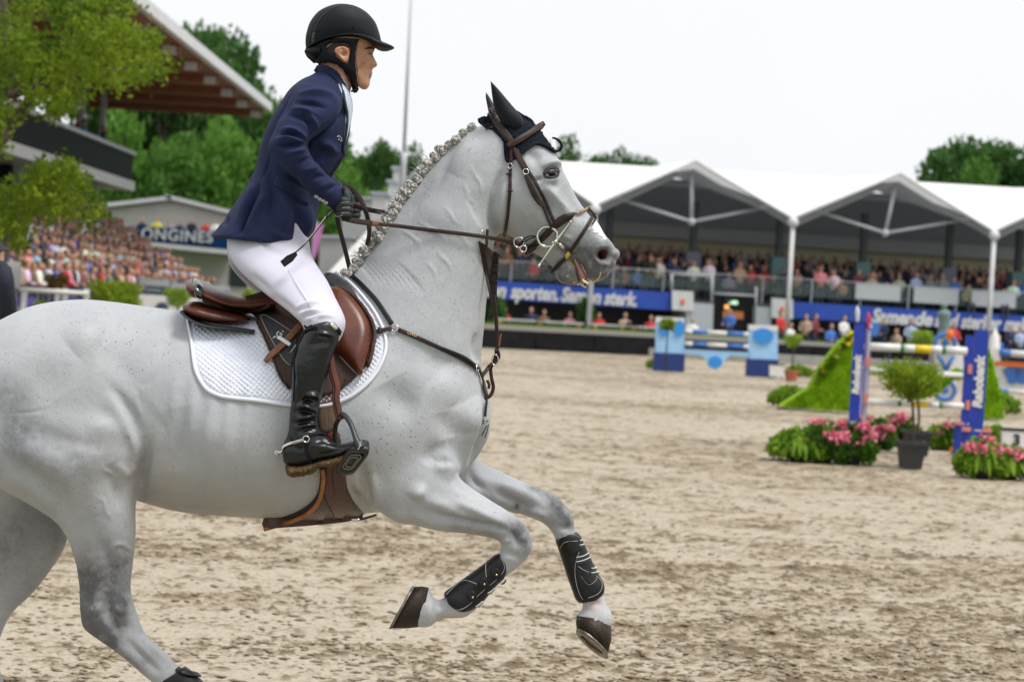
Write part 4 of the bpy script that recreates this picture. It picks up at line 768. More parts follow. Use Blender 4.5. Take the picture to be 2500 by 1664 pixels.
# pots of flowers and ferns
M_pink = mat('pink_petals', (.72, .13, .26), .6, (.75, .30, .32), 12); M_pot = mat('black_pot', (.03, .032, .035), .6, bump=.2); M_dlf = leaf_mat('dark_flower_leaves', (.045, .14, .015), (.12, .26, .03), 6)
def flowerpot(u, v, w, h, label, flowers=5, seed=0, fern=0., pot=.13, Yo=0.):
    p = G(u, v)+Vector((0, Yo, 0)); p.z = 0; k = p.y/FPX; W_, H_ = w*k, h*k; g = np.random.default_rng(seed); e = empty('flower_pot', p, label, 'flower pot', 'flower pots by the blue jump')
    mb = MB(); mb.lathe(p, [(pot*.72, 0), (pot*.95, pot*1.5), (pot*1.05, pot*1.5), (pot*1.05, pot*1.7), (pot*.9, pot*1.7)], 16); mb.build('pot', M_pot, e)
    C = lobes(1500, [(p.x, p.y, H_*.55, W_*.44, W_*.40, H_*.42), (p.x-W_*.32, p.y-.05, H_*.36, W_*.32, W_*.3, H_*.34), (p.x+W_*.32, p.y-.08, H_*.36, W_*.32, W_*.3, H_*.34)], g, .2); V, F4 = leaf_quads(C, .045, .55, 0, g); link('leaves', fast_quads('leaves', V, F4), M_dlf if not fern else M_fern, e)
    if fern:
        mb = MB()
        for i in range(int(70*fern)):
            a = g.uniform(0, 6.283); r = W_*.62*g.uniform(.6, 1.); b = Vector((p.x, p.y, H_*.4)); m_ = b+Vector((math.cos(a)*r*.55, math.sin(a)*r*.5, H_*.32*g.uniform(.6, 1.2))); t_ = b+Vector((math.cos(a)*r, math.sin(a)*r*.9, -H_*.36*g.uniform(.3, 1.)))
            t_.z = max(.02, t_.z); L_ = cr([b, m_, t_], 5); sd_ = np.array((-math.sin(a), math.cos(a), 0))
            wv = .032*np.sin(np.linspace(.2, 3.0, len(L_))); mb.add(np.r_[L_-np.outer(wv, sd_), L_+np.outer(wv, sd_)], [(i_, i_+1, len(L_)+i_+1, len(L_)+i_) for i_ in range(len(L_)-1)])
        mb.build('fern_fronds', M_fern, e)
    for i in range(int(flowers*1.2)):
        c = np.array((p.x+g.uniform(-.42, .42)*W_, p.y-g.uniform(.2, .45)*W_, H_*g.uniform(.42, .98))); C = c+g.normal(0, .034, (50, 3))*(1.3, 1, .7); V, F4 = leaf_quads(C, .024, .9, 0, g); tag(link('flower_head', fast_quads('flower_head', V, F4), M_pink, e), kind='stuff')
flowerpot(2010, 1128, 130, 105, 'pink flowering pot left of the blue upright, front row', 5, 1); flowerpot(1948, 1124, 130, 84, 'low green fern beside the leftmost pink flowers', 1, 2, 1.5); flowerpot(2078, 1133, 100, 110, 'pink flowers in a black pot at the foot of the left blue upright', 5, 3); flowerpot(2145, 1096, 60, 80, 'bright pink flowers just behind the left blue upright', 6, 4); flowerpot(2190, 1088, 90, 82, 'pink flowers and dark leaves behind the potted tree', 4, 5)
flowerpot(2322, 1098, 90, 70, 'dark green pot plant left of the right blue upright', 2, 6); flowerpot(2290, 1096, 70, 62, 'small light fern between potted tree and right upright', 0, 7, .8); flowerpot(2392, 1166, 110, 105, 'pink flowers over long ferns at the foot of the right upright', 6, 8, 1.2); flowerpot(2462, 1168, 130, 84, 'large fern with pink flowers at the right edge', 4, 9, 1.4); flowerpot(2425, 1104, 70, 70, 'green plant behind the ferns beside the number board', 2, 10, .5)
flowerpot(1925, 992, 90, 55, 'low dark fern at the left end of the green wing', 0, 11, 1., Yo=0); flowerpot(2430, 1010, 100, 60, 'dark fern right of the right green wing', 0, 12, 1.)
flowerpot(1612, 902, 60, 34, 'yellow green flowers at the foot of the left light blue panel', 0, 13, .6); flowerpot(1950, 918, 60, 30, 'small plants beside the right light blue panel', 0, 14, .5)
def potted_tree(u, v, vt, hw, label, seed):
    p = G(u, v); p.z = 0; Y = p.y; e = empty('potted_tree', p, label, 'potted tree', 'standard trees in black pots'); s = Y/FPX; w = 30*s
    mb = MB(); t_ = lambda r, z: [(p.x-r, Y-r, z), (p.x+r, Y-r, z), (p.x+r, Y+r, z), (p.x-r, Y+r, z)]
    V = t_(w*.78, 0)+t_(w, .27)+t_(w*1.12, .27)+t_(w*1.12, .31)+t_(w*.95, .31)+t_(w*.9, .24); mb.add(V, [(0, 3, 2, 1), (20, 21, 22, 23)]+[(4*i+j, 4*i+(j+1) % 4, 4*i+4+(j+1) % 4, 4*i+4+j) for i in range(5) for j in range(4)]); mb.build('pot', M_pot, e, smooth=False)
    top = P(u+4, vt, Y); c = Vector((top.x, Y, top.z-hw*s*.80)); mb = MB(); mb.tube([(p.x, Y, .2), (p.x+.01, Y, .5), (c.x, Y, c.z)], [.020, .017, .014], 8, 3)
    for a in np.arange(0, 6.2, .9): mb.tube([(c.x, Y, c.z-hw*s*.7), (c.x+math.cos(a)*hw*s*.6, Y+math.sin(a)*hw*s*.6, c.z+.05)], [.009, .003], 5)
    mb.build('trunk', M_bark, e); g = np.random.default_rng(seed); r = hw*s
    L_ = [(c.x, Y, c.z, r*.75, r*.75, r*.66), (c.x, Y, c.z-r*.45, r*.4, r*.4, r*.3)]+[(c.x+math.cos(a)*r*.62, Y+math.sin(a)*r*.6, c.z+g.uniform(-.3, .25)*r, r*.40, r*.4, r*.38) for a in np.arange(0, 6.2, .55)]; V, F4 = leaf_quads(lobes(2600, L_, g, .25), .030, .38, .5, g); link('crown', fast_quads('crown', V, F4), M_top, e)
potted_tree(2222, 1142, 858, 82, 'round headed tree in a black square pot before the blue jump', 21); potted_tree(2236, 1110, 872, 66, 'second round headed tree close behind the front potted tree', 22)
bush('topiary_tree', 1630, 792, 21, 56, M_top, 900, .035, 'ball topiary on a thin stem before the left light blue panel', 'topiary'); bush('topiary_tree', 1937, 832, 23, 56, M_topl, 900, .035, 'ball topiary in a terracotta pot right of the light blue jump', 'topiary', pot=.2); bush('topiary_tree', 2253, 828, 36, 62, M_topl, 1200, .045, 'large round topiary above the white pole', 'topiary')
def board(u0, v0, u1, v1, Y, txt, label):
    a, b, c, d = P(u0, v0, Y), P(u1, v0+(u1-u0)*.058, Y), P(u1, v1+(u1-u0)*.058, Y), P(u0, v1, Y); c.z = max(c.z, .03); d.z = max(d.z, .03); e = empty('number_board', (a.x, Y, 0), label, 'sign'); mb = MB(); mb.prism([a, b, c, d], (0, .08, 0)); pn = mb.build('panel', M_pw, e, smooth=False, recalc=True); mb = MB(); mb.prism([a+Vector((0, -.01, .0)), b+Vector((0, -.01, 0)), b+Vector((0, -.01, .035)), a+Vector((0, -.01, .035))], (0, .1, 0)); mb.build('top_edge', M_blk_, e, smooth=False, recalc=True)
    for q in (a.lerp(b, .15), a.lerp(b, .85)): mb = MB(); mb.box((q.x, Y+.12, d.z/2+.02), (.05, .05, d.z+.04)); mb.build('leg', M_blk_, e, smooth=False)
    if txt: h = (a-d).length; place_text('number', txt, h*.8, tuple((a+b+c+d)/4+Vector((0, -.012, 0))), b-a, (0, 0, 1), M_blk_, pn, .003, off=.008)
M_blk_ = mat('black_plastic', (.012, .013, .015), .6)
board(2447, 1050, 2516, 1096, 25.2, '3', 'white number board reading 3 at the right edge'); board(1879, 890, 1917, 918, 57.2, None, 'small white number board beside the right light blue panel')
# white and blue pillar, statue, cone, far right jump
pw = empty('logo_pillar', (P(2312, 960, 45).x, 45, 0), 'white jump pillar with blue ring logos behind the white pole', 'jump pillar'); q = [P(*p, 45) for p in px('J', (590, 400), (740, 410), (790, 500), (790, 640), (740, 700), (720, 860), (585, 850), (600, 640), (580, 500))]; q[5].z = q[6].z = .0; mb = MB(); mb.prism(q, (0, .25, 0)); pn = mb.build('panel', M_pw, pw, smooth=False, recalc=True); t = np.linspace(0, 6.283, 24, endpoint=False)
for x, y, r in ((650, 430, .20), (650, 790, .20)):
    c = P(*px('J', (x, y))[0], 44.97); mb = MB(); mb.tube([c+Vector((math.cos(a)*r*1.1, 0, math.sin(a)*r)) for a in t], .045, 6, closed=True); mb.ball(c, (.08, .03, .08), 8, 6); mb.build('ring_logo', M_pb, pn)
mb = MB(); mb.tube([P(*px('J', p)[0], 44.96) for p in ((590, 520), (630, 570), (655, 640))], .04, 6); mb.tube([P(*px('J', p)[0], 44.96) for p in ((720, 525), (690, 570), (660, 640))], .04, 6); mb.build('v_logo', M_pb, pn)
c = P(*px('J', (690, 365))[0], 44.9); mb = MB(); mb.ball(c, (.09, .06, .12), 10, 8); mb.build('orange_head', M_or, pw)
stt = empty('statue', (P(2305, 830, 66).x, 66, 0), 'grey green statue standing in front of the blue banner', 'statue'); mb = MB(); sv = lambda x0, x1, y, w: (*px('J', (x0, y))[0], *px('J', (x1, y))[0], w)
mb.loft([sv(640, 650, 118, .04), sv(622, 662, 130, .13), sv(618, 668, 150, .16), sv(632, 655, 168, .10), sv(595, 690, 195, .30), sv(590, 690, 225, .32), sv(600, 688, 260, .28), sv(598, 684, 320, .26), sv(592, 690, 390, .30), sv(590, 692, 480, .30)], 66, 14); mb.build('figure', mat('verdigris_stone', (.16, .25, .25), .7, (.12, .19, .19), 4, bump=.4), stt); p = P(*px('J', (640, 470))[0], 66); mb = MB(); mb.box((p.x, 66, p.z/2), (.75, .75, p.z)); mb.build('plinth', M_conc, stt, smooth=False)
cn = empty('white_cone', (P(2430, 860, 60).x, 60, 0), 'tall white cone behind the right blue upright', 'cone'); p = P(2430, 803, 60); mb = MB(); mb.lathe((p.x, 60, 0), [(.32, 0), (.32, .1), (.22, .6), (.14, p.z-.25), (.05, p.z-.05), (.01, p.z)], 14); mb.build('shell', M_pw, cn); mb = MB(); mb.box((p.x, 60, .03), (.8, .8, .06)); mb.build('foot', M_pw, cn, smooth=False)
j4 = empty('show_jump', (P(2470, 960, 42).x, 42, 0), 'white and orange jump at the right edge with blue banded poles', 'jump'); jump_pole('pole', P(2440, 860, 42), P(2560, 868, 42), .07, [(0, .22, M_pb), (.22, 1, M_pw)], j4); jump_pole('pole', P(2435, 953, 42), P(2560, 961, 42), .05, [(0, .2, M_pb), (.2, 1, M_pw)], j4)
mb = MB(); mb.prism([P(*p, 42.1) for p in px('J', (1035, 565), (1400, 590), (1400, 628), (1035, 604))], (0, .08, 0)); mb.build('orange_plank', M_or, j4, smooth=False, recalc=True); mb = MB(); mb.prism([P(*p, 42.2) for p in px('J', (1060, 618), (1400, 640), (1400, 780), (1060, 770))], (0, .08, 0)); pn = mb.build('white_panel', M_pw, j4, smooth=False, recalc=True)
for x in (1165, 1240): c = P(*px('J', (x, 670))[0], 42.17); mb = MB(); mb.prism([c+Vector((math.cos(a)*.16*(1+.3*math.sin(3*a)), 0, math.sin(a)*.2)) for a in t], (0, -.02, 0)); mb.build('logo', M_pb, pn, smooth=False, recalc=True)
for u in (2436, 2570): p = P(u, 850, 42.15); mb = MB(); mb.box((p.x, 42.2, p.z/2), (.12, .1, p.z)); mb.build('post', M_pw, j4, smooth=False)
bfl = empty('blue_flag', (P(2143, 830, 62).x, 62, 0), 'small blue flag board beside the left blue upright', 'flag'); mb = MB(); mb.prism([P(*p, 62) for p in px('J', (85, 270), (160, 275), (150, 330), (130, 380), (85, 375))], (0, .04, 0)); mb.build('cloth', M_pb, bfl, smooth=False, recalc=True); p = P(2127, 790, 62); mb = MB(); mb.tube([(p.x, 62.02, 0), (p.x, 62.02, p.z)], .03, 8); mb.build('pole', M_greym, bfl)
# ================================================================== HORSE
HY = 6.4                                  # distance of the horse's mid-plane
def horse_material():
    m = bpy.data.materials.new('grey_coat'); m.use_nodes = True; t = m.node_tree; b = t.nodes['Principled BSDF']
    N = t.nodes.new; L = t.links.new
    tc = N('ShaderNodeTexCoord')
    def noise(sc, det=3., rough=.5):
        n = N('ShaderNodeTexNoise'); n.inputs['Scale'].default_value = sc; n.inputs['Detail'].default_value = det; n.inputs['Roughness'].default_value = rough
        L(tc.outputs['Object'], n.inputs[0]); return n
    def ramp(src, p0, p1, c0=(0, 0, 0), c1=(1, 1, 1)):
        r = N('ShaderNodeValToRGB'); r.color_ramp.elements[0].position = p0; r.color_ramp.elements[1].position = p1
        r.color_ramp.elements[0].color = (*c0, 1); r.color_ramp.elements[1].color = (*c1, 1); L(src, r.inputs[0]); return r
    def mixc(f, a, c, typ='MIX'):
        x = N('ShaderNodeMix'); x.data_type = 'RGBA'; x.blend_type = typ
        for sock, val in ((0, f), (6, a), (7, c)):
            if hasattr(val, 'is_linked'): L(val, x.inputs[sock])
            elif isinstance(val, (int, float)): x.inputs[sock].default_value = val
            else: x.inputs[sock].default_value = (*val, 1)
        return x.outputs[2]
    def math_(op, a, c):
        x = N('ShaderNodeMath'); x.operation = op
        for k, val in enumerate((a, c)):
            if hasattr(val, 'is_linked'): L(val, x.inputs[k])
            else: x.inputs[k].default_value = val
        return x.outputs[0]
    def attr(nm):
        a = N('ShaderNodeAttribute'); a.attribute_name = nm; return a.outputs['Fac']
    base = ramp(noise(5, 4).outputs[0], .3, .7, (.385, .40, .425), (.50, .515, .53)).outputs[0]
    base = mixc(ramp(noise(22, 5, .7).outputs[0], .48, .80, (0, 0, 0), (.5, .5, .5)).outputs[0], base, (.29, .305, .33))
    fine = noise(160, 3).outputs[0]
    base = mixc(ramp(fine, .45, .75).outputs[0], base, (.42, .43, .45))
    # warmer tone low on belly, elbow and jaw; then grey skin with shade painted in
    base = mixc(attr('warm'), base, (.40, .36, .31))
    mpn = N('ShaderNodeMapping'); mpn.inputs['Rotation'].default_value = (0, .5, 0); mpn.inputs['Scale'].default_value = (420, 420, 60); L(tc.outputs['Object'], mpn.inputs[0])
    hn = N('ShaderNodeTexNoise'); hn.inputs['Scale'].default_value = 1.; hn.inputs['Detail'].default_value = 3; L(mpn.outputs[0], hn.inputs[0]); hair = hn.outputs[0]
    base = mixc(ramp(hair, .35, .7, (0, 0, 0), (.45, .45, .45)).outputs[0], base, (.31, .325, .35))
    dk = math_('MULTIPLY', attr('dark'), ramp(noise(34, 6, .7).outputs[0], .28, .68).outputs[0])
    dk = math_('ADD', math_('MULTIPLY', dk, .75), math_('MULTIPLY', attr('dark'), .50))
    base = mixc(math_('MINIMUM', dk, .93), base, (.085, .085, .09))
    base = mixc(attr('pink'), base, (.62, .38, .33))
    base = mixc(attr('white'), base, (.80, .80, .80))
    # flea-bitten specks
    vo = N('ShaderNodeTexVoronoi'); vo.inputs['Scale'].default_value = 68; L(tc.outputs['Object'], vo.inputs[0])
    sp = ramp(vo.outputs['Distance'], .11, .22, (1, 1, 1), (0, 0, 0)).outputs[0]
    cs = N('ShaderNodeSeparateColor'); L(vo.outputs['Color'], cs.inputs[0])
    keep = ramp(cs.outputs[0], .30, .34).outputs[0]
    den = math_('MULTIPLY', math_('ADD', attr('speck'), .45), ramp(noise(9, 2).outputs[0], .32, .6).outputs[0])
    f = math_('MULTIPLY', math_('MULTIPLY', sp, keep), math_('MINIMUM', den, .85))
    base = mixc(f, base, (.14, .09, .07))
    L(base, b.inputs['Base Color']); b.inputs['Roughness'].default_value = .5; b.inputs['Specular IOR Level'].default_value = .32
    b.inputs['Sheen Weight'].default_value = .12; b.inputs['Sheen Roughness'].default_value = .5
    bp = N('ShaderNodeBump'); bp.inputs['Strength'].default_value = .55; bp.inputs['Distance'].default_value = .004
    h = math_('ADD', math_('MULTIPLY', noise(45, 4).outputs[0], .6), math_('MULTIPLY', hair, .5)); L(h, bp.inputs['Height']); L(bp.outputs[0], b.inputs['Normal'])
    return m
COAT = horse_material()
def build_horse():
    mb = MB()
    # trunk
    mb.loft([(-215, 930, -195, 985, .06), (-185, 880, -160, 1080, .17), (-110, 836, -80, 1150, .24), (-10, 786, 20, 1180, .28), (80, 745, 100, 1185, .295), (184, 730, 190, 1185, .29),
             (270, 735, 275, 1200, .265), (350, 746, 345, 1224, .255, 0, -.02), (450, 760, 440, 1248, .282, 0, -.06), (560, 775, 545, 1258, .315, 0, -.1), (680, 765, 655, 1264, .32, 0, -.12),
             (760, 715, 760, 1262, .305, 0, -.2), (830, 674, 850, 1255, .28, 0, -.3), (930, 690, 940, 1248, .27, 0, -.28), (1010, 730, 1020, 1225, .255, 0, -.2), (1080, 790, 1088, 1190, .228, 0, -.1),
             (1138, 850, 1140, 1148, .175), (1176, 905, 1176, 1108, .125), (1198, 960, 1198, 1055, .07)], HY, 40)
    # neck
    mb.loft([(790, 690, 1000, 1150, .225, 0, -.2), (850, 667, 1160, 985, .20, 0, -.25), (903, 603, 1176, 868, .17, 0, -.3), (952, 530, 1186, 775, .145, 0, -.3), (1006, 458, 1192, 705, .13, 0, -.3),
             (1063, 386, 1200, 635, .12, 0, -.25), (1112, 337, 1212, 575, .112, 0, -.2), (1156, 308, 1236, 525, .105, 0, -.1), (1200, 296, 1262, 480, .09)], HY, 36)
    # head
    mb.loft([(1215, 300, 1190, 400, .05), (1262, 285, 1186, 430, .085), (1318, 318, 1196, 520, .100, 0, -.05), (1350, 360, 1214, 556, .108, 0, .0), (1372, 409, 1245, 577, .106, 0, .05), (1392, 446, 1284, 601, .092, 0, .12),
             (1412, 482, 1312, 622, .079, 0, .15), (1432, 512, 1334, 640, .067, 0, .1), (1452, 535, 1348, 650, .060), (1464, 552, 1354, 655, .056)], HY, 32)
    mb.loft([(1444, 528, 1358, 592, .052), (1464, 550, 1378, 608, .055), (1480, 575, 1396, 622, .057), (1496, 592, 1411, 638, .061), (1507, 614, 1424, 662, .060), (1507, 640, 1435, 682, .053), (1494, 661, 1446, 692, .040), (1480, 676, 1462, 690, .02)], HY, 24)
    mb.loft([(1362, 594, 1338, 645, .046), (1386, 618, 1352, 656, .044), (1402, 642, 1357, 676, .043), (1409, 662, 1367, 688, .043), (1415, 682, 1388, 697, .037), (1418, 693, 1410, 701, .02)], HY, 20)
    # near fore
    mb.loft([(1060, 1040, 880, 1140, .08, -.15), (1085, 1100, 905, 1215, .10, -.155), (1105, 1145, 932, 1258, .10, -.16), (1140, 1175, 985, 1277, .09, -.16), (1190, 1211, 1060, 1293, .073, -.155), (1235, 1241, 1140, 1304, .058, -.15),
             (1268, 1264, 1198, 1313, .052, -.145), (1290, 1287, 1221, 1321, .050, -.145), (1299, 1323, 1224, 1336, .049, -.145), (1293, 1356, 1216, 1352, .045, -.145), (1272, 1381, 1200, 1362, .035, -.145), (1238, 1408, 1182, 1376, .030, -.145),
             (1196, 1443, 1150, 1402, .028, -.145), (1165, 1487, 1108, 1432, .033, -.145), (1140, 1507, 1084, 1455, .037, -.145), (1108, 1510, 1068, 1463, .033, -.145), (1075, 1512, 1054, 1456, .031, -.145), (1053, 1530, 1051, 1431, .049, -.145), (1030, 1534, 1036, 1430, .052, -.145), (1002, 1525, 1018, 1438, .046, -.145)], HY, 24)
    # far fore
    mb.loft([(1120, 1060, 1000, 1160, .08, .14), (1172, 1120, 1085, 1225, .088, .15), (1230, 1152, 1180, 1240, .075, .15), (1285, 1178, 1252, 1250, .06, .15), (1330, 1195, 1302, 1266, .052, .15), (1368, 1218, 1332, 1282, .050, .15),
             (1398, 1255, 1346, 1298, .047, .15), (1405, 1292, 1352, 1312, .041, .15), (1416, 1325, 1364, 1338, .033, .15), (1434, 1370, 1382, 1385, .029, .15), (1456, 1420, 1400, 1435, .031, .15), (1474, 1446, 1412, 1462, .036, .15), (1482, 1474, 1426, 1482, .034, .15),
             (1496, 1496, 1407, 1497, .048, .15), (1498, 1516, 1401, 1507, .051, .15), (1484, 1548, 1412, 1530, .042, .15)], HY, 24)
    # near hind
    mb.loft([(300, 900, -170, 900, .08, -.15), (335, 985, -190, 985, .125, -.17), (349, 1070, -130, 1105, .142, -.18), (349, 1112, -40, 1168, .138, -.18), (335, 1160, 62, 1226, .112, -.17), (332, 1230, 125, 1265, .096, -.165), (332, 1300, 160, 1308, .079, -.165),
             (327, 1370, 182, 1366, .064, -.16), (321, 1425, 191, 1428, .054, -.16), (325, 1472, 194, 1490, .052, -.16), (340, 1516, 200, 1530, .05, -.16), (366, 1557, 240, 1562, .043, -.16), (402, 1588, 300, 1604, .036, -.16),
             (442, 1628, 350, 1648, .032, -.16), (492, 1675, 405, 1700, .032, -.16), (545, 1728, 445, 1750, .04, -.16), (578, 1776, 492, 1805, .034, -.16), (615, 1815, 505, 1840, .045, -.16)], HY, 28)
    # far hind
    mb.loft([(200, 980, -190, 960, .12, .16), (192, 1180, -190, 1150, .12, .17), (168, 1318, -165, 1260, .1, .17), (125, 1393, -145, 1335, .08, .17), (80, 1450, -132, 1400, .065, .17), (35, 1492, -125, 1460, .055, .17),
             (8, 1540, -120, 1520, .05, .17), (-4, 1595, -112, 1590, .044, .17), (3, 1640, -82, 1645, .036, .17), (25, 1700, -55, 1708, .033, .17), (48, 1775, -32, 1785, .034, .17), (72, 1840, -25, 1852, .042, .17), (98, 1885, 10, 1902, .036, .17), (125, 1915, 20, 1932, .045, .17)], HY, 24)
    me = modify(mb.mesh(recalc=True), [('REMESH', dict(mode='VOXEL', voxel_size=.0105))])
    V = getv(me); UV = project(V); w = np.zeros(len(V))
    for (u, v), r in (((1000, 1180), 150), ((1130, 1140), 90), ((150, 1180), 120), ((860, 680), 70), ((1150, 900), 120), ((1080, 800), 160), ((1225, 520), 55), ((1170, 330), 40), ((1370, 600), 40), ((0, 930), 200), ((230, 920), 110)):
        w = np.maximum(w, np.exp(-(((UV-(u, v))**2).sum(1))/r**2))
    smooth_np(me, 7); smooth_np(me, 40, w)
    me = modify(me, [('SUBSURF', dict(levels=1, render_levels=1))])
    r = lambda reg, *p: px(reg, *p)
    S = []
    # hindquarter
    S += [(r('5', (430, 380), (500, 470), (545, 550), (566, 650)), -.0065, 12), (r('5', (400, 420), (480, 510), (530, 580), (548, 650)), .0045, 20)]
    for k in range(7): S.append((r('5', (520+k*19, 360+k*22), (560+k*17, 470+k*18), (590+k*14, 590+k*8)), -.0016, 4.2))
    for k in range(5): S.append((r('5', (430+k*16, 400+k*30), (490+k*12, 480+k*25), (545+k*4, 560+k*18)), -.0012, 4))
    S += [(r('5', (0, 506), (120, 498), (235, 474)), -.0018, 4),
          (r('5', (0, 660), (120, 740), (230, 830), (300, 960)), -.008, 26), (r('5', (40, 620), (180, 690), (300, 800), (360, 930)), .008, 40),
          (r('5', (230, 590), (330, 625), (430, 640)), -.0025, 16), (r('5', (280, 250), (360, 190), (420, 200)), .010, 40), (r('5', (420, 230), (500, 330), (560, 420)), -.004, 34),
          (r('5', (60, 300), (160, 360), (230, 450)), -.006, 50), (r('5', (390, 715), (430, 735), (460, 760), (450, 810)), .003, 5), (r('5', (380, 830), (410, 850), (420, 890), (450, 930)), .0025, 4.5),
          (r('5', (460, 700), (500, 740), (540, 700)), .006, 14), (r('5', (430, 700), (470, 800), (480, 900)), -.006, 20),
          (r('5', (540, 1060), (480, 1020), (440, 1045)), .004, 5), (r('5', (400, 1000), (450, 1130), (440, 1250)), -.007, 16), (r('5', (330, 1080), (345, 1200), (350, 1300)), -.004, 12),
          (r('5', (500, 1200), (520, 1290), (560, 1380)), .006, 12), (r('5', (370, 1260), (385, 1300)), .008, 15), (r('5', (440, 1210), (430, 1290), (470, 1380)), -.007, 13), (r('5', (450, 1270), (490, 1300)), .006, 8),
          (r('5', (560, 1380), (620, 1440), (690, 1500)), .005, 9), (r('5', (500, 1400), (580, 1480), (640, 1540)), -.006, 10), (r('5', (440, 1400), (540, 1490), (600, 1550)), .004, 9)]
    S += [(r('5', (575, 580), (585, 640), (572, 720), (560, 810)), -.012, 13), (r('5', (500, 560), (535, 640), (525, 740)), .007, 18), (r('5', (330, 560), (430, 560), (520, 600)), .006, 26), (r('5', (60, 560), (200, 600), (300, 660)), -.006, 30), (r('5', (0, 760), (130, 800), (230, 900)), .007, 22), (r('5', (300, 700), (330, 850), (370, 1000)), -.005, 26)]
    # barrel
    S += [(r('5', (560, 840), (680, 845), (760, 870), (846, 880)), .004, 9), (r('5', (545, 815), (640, 830), (720, 850)), -.004, 9), (r('3', (0, 1000), (200, 980), (420, 1100)), .007, 60), (r('3', (30, 830), (60, 1000), (40, 1200)), -.006, 40)]
    for k in range(5): S.append(([(430+k*46, 900), (420+k*46, 1040), (400+k*48, 1180)], .0035, 14))
    # elbow skin folds behind the shoulder
    for k in range(6): S.append((r('F', (950+k*20, 970+k*40), (1060+k*24, 1110+k*34), (1200+k*10, 1190+k*28)), -.004, 5))
    S += [(r('F', (1100, 760), (1150, 950), (1200, 1100), (1250, 1280)), -.012, 12), (r('F', (1180, 900), (1250, 1100), (1300, 1280)), .010, 20)]
    # shoulder and chest
    S += [(r('G', (120, 960), (200, 1080), (330, 1140)), -.012, 42), (r('G', (420, 930), (500, 1010), (560, 1120)), .008, 46), (r('G', (480, 1160), (500, 1250), (520, 1330)), -.006, 26),
          (r('G', (540, 1130), (610, 1180), (640, 1290)), .008, 32), (r('G', (738, 1090), (728, 1200), (722, 1300), (695, 1420), (640, 1530)), -.016, 10), (r('G', (735, 870), (745, 980), (740, 1090)), -.010, 8),
          (r('G', (700, 1050), (690, 1200), (660, 1380)), .008, 22), (r('G', (430, 1480), (480, 1440), (520, 1500), (560, 1560)), .010, 18), (r('G', (350, 1500), (420, 1420), (500, 1400)), -.006, 18),
          (r('G', (690, 650), (680, 760), (700, 860)), -.008, 9), (r('G', (250, 700), (420, 830), (640, 900)), -.004, 30)]
    # near fore: muscles and tendons
    S += [(r('4', (300, 390), (340, 345), (400, 345)), .012, 16), (r('4', (360, 400), (480, 420), (620, 480)), .007, 16), (r('4', (420, 470), (560, 510), (700, 545), (860, 570), (960, 600)), -.008, 8), (r('4', (560, 390), (700, 450), (850, 520), (980, 580)), .005, 10),
          (r('4', (560, 200), (640, 290), (760, 370), (900, 450)), -.006, 10), (r('4', (440, 160), (520, 190), (580, 260)), .010, 14), (r('4', (260, 480), (420, 540), (620, 580)), .006, 14), (r('4', (140, 440), (200, 500), (300, 540)), .005, 16),
          (r('4', (960, 600), (1010, 660), (1000, 720)), -.005, 9), (r('4', (1060, 620), (1085, 700), (1070, 770)), .005, 10), (r('4', (920, 680), (960, 660)), .005, 6), (r('4', (910, 740), (1000, 770), (1050, 800)), -.004, 8),
          (r('4', (460, 1060), (480, 1100), (500, 1150)), -.006, 7), (r('4', (380, 1240), (410, 1180), (430, 1080)), .005, 6)]
    sculpt(me, S, lambda V: V[:, 1] < HY+.03)
    # far fore
    S = [(r('4', (800, 260), (900, 280), (1080, 350), (1200, 420)), .006, 12), (r('4', (850, 330), (980, 390), (1130, 470)), -.006, 10), (r('4', (700, 180), (720, 260), (800, 330)), -.008, 10), (r('4', (1060, 470), (1160, 480), (1230, 520)), .006, 9),
         (r('4', (1250, 380), (1330, 470), (1380, 560)), .004, 10), (r('4', (1270, 600), (1320, 580), (1400, 590)), -.005, 8), (r('4', (1480, 1100), (1540, 1090), (1600, 1110)), -.004, 8), (r('4', (970, 420), (1000, 460), (1040, 470)), .004, 7)]
    sculpt(me, S, lambda V: V[:, 1] > HY+.04)
    # neck and head
    S = [(r('2', (870, 430), (770, 590), (690, 750), (600, 860), (480, 960)), -.005, 12), (r('2', (940, 420), (860, 560), (800, 700)), .006, 26), (r('2', (560, 900), (720, 980), (900, 1000)), .005, 40)]
    for k in range(8): S.append((r('2', (80+k*42, 1230+k*3), (200+k*44, 1340+k*6), (300+k*46, 1460+k*10)), -.0032, 4.5))
    for k in range(7): S.append((r('2', (890+k*26, 800-k*4), (940+k*22, 940), (1000+k*15, 1060+k*6)), -.0045, 4.0))
    for pts in (((860, 740), (890, 790), (905, 850), (960, 900)), ((910, 620), (950, 690), (990, 760), (1000, 840)), ((560, 1010), (660, 1070), (720, 1110), (770, 1180)), ((430, 1060), (500, 1100), (560, 1150), (590, 1220)), ((720, 900), (780, 950), (810, 1010), (880, 1040)), ((680, 1180), (720, 1250), (770, 1300), (800, 1390)), ((820, 1090), (880, 1140), (905, 1210), (900, 1300)), ((930, 1230), (960, 1290), (950, 1380)), ((600, 1280), (660, 1330), (690, 1420))):
        S.append((r('2', *pts), .0022, 3.6))
    for pts in (((1460, 790), (1500, 870), (1480, 960), (1430, 1000)), ((1500, 870), (1560, 900), (1600, 960)), ((1250, 900), (1300, 980), (1290, 1060)), ((1620, 820), (1660, 900), (1690, 1000))): S.append((r('2', *pts), .0022, 3.4))
    jaw = r('2', (1150, 640), (1105, 760), (1075, 880), (1070, 990), (1100, 1070), (1160, 1105))
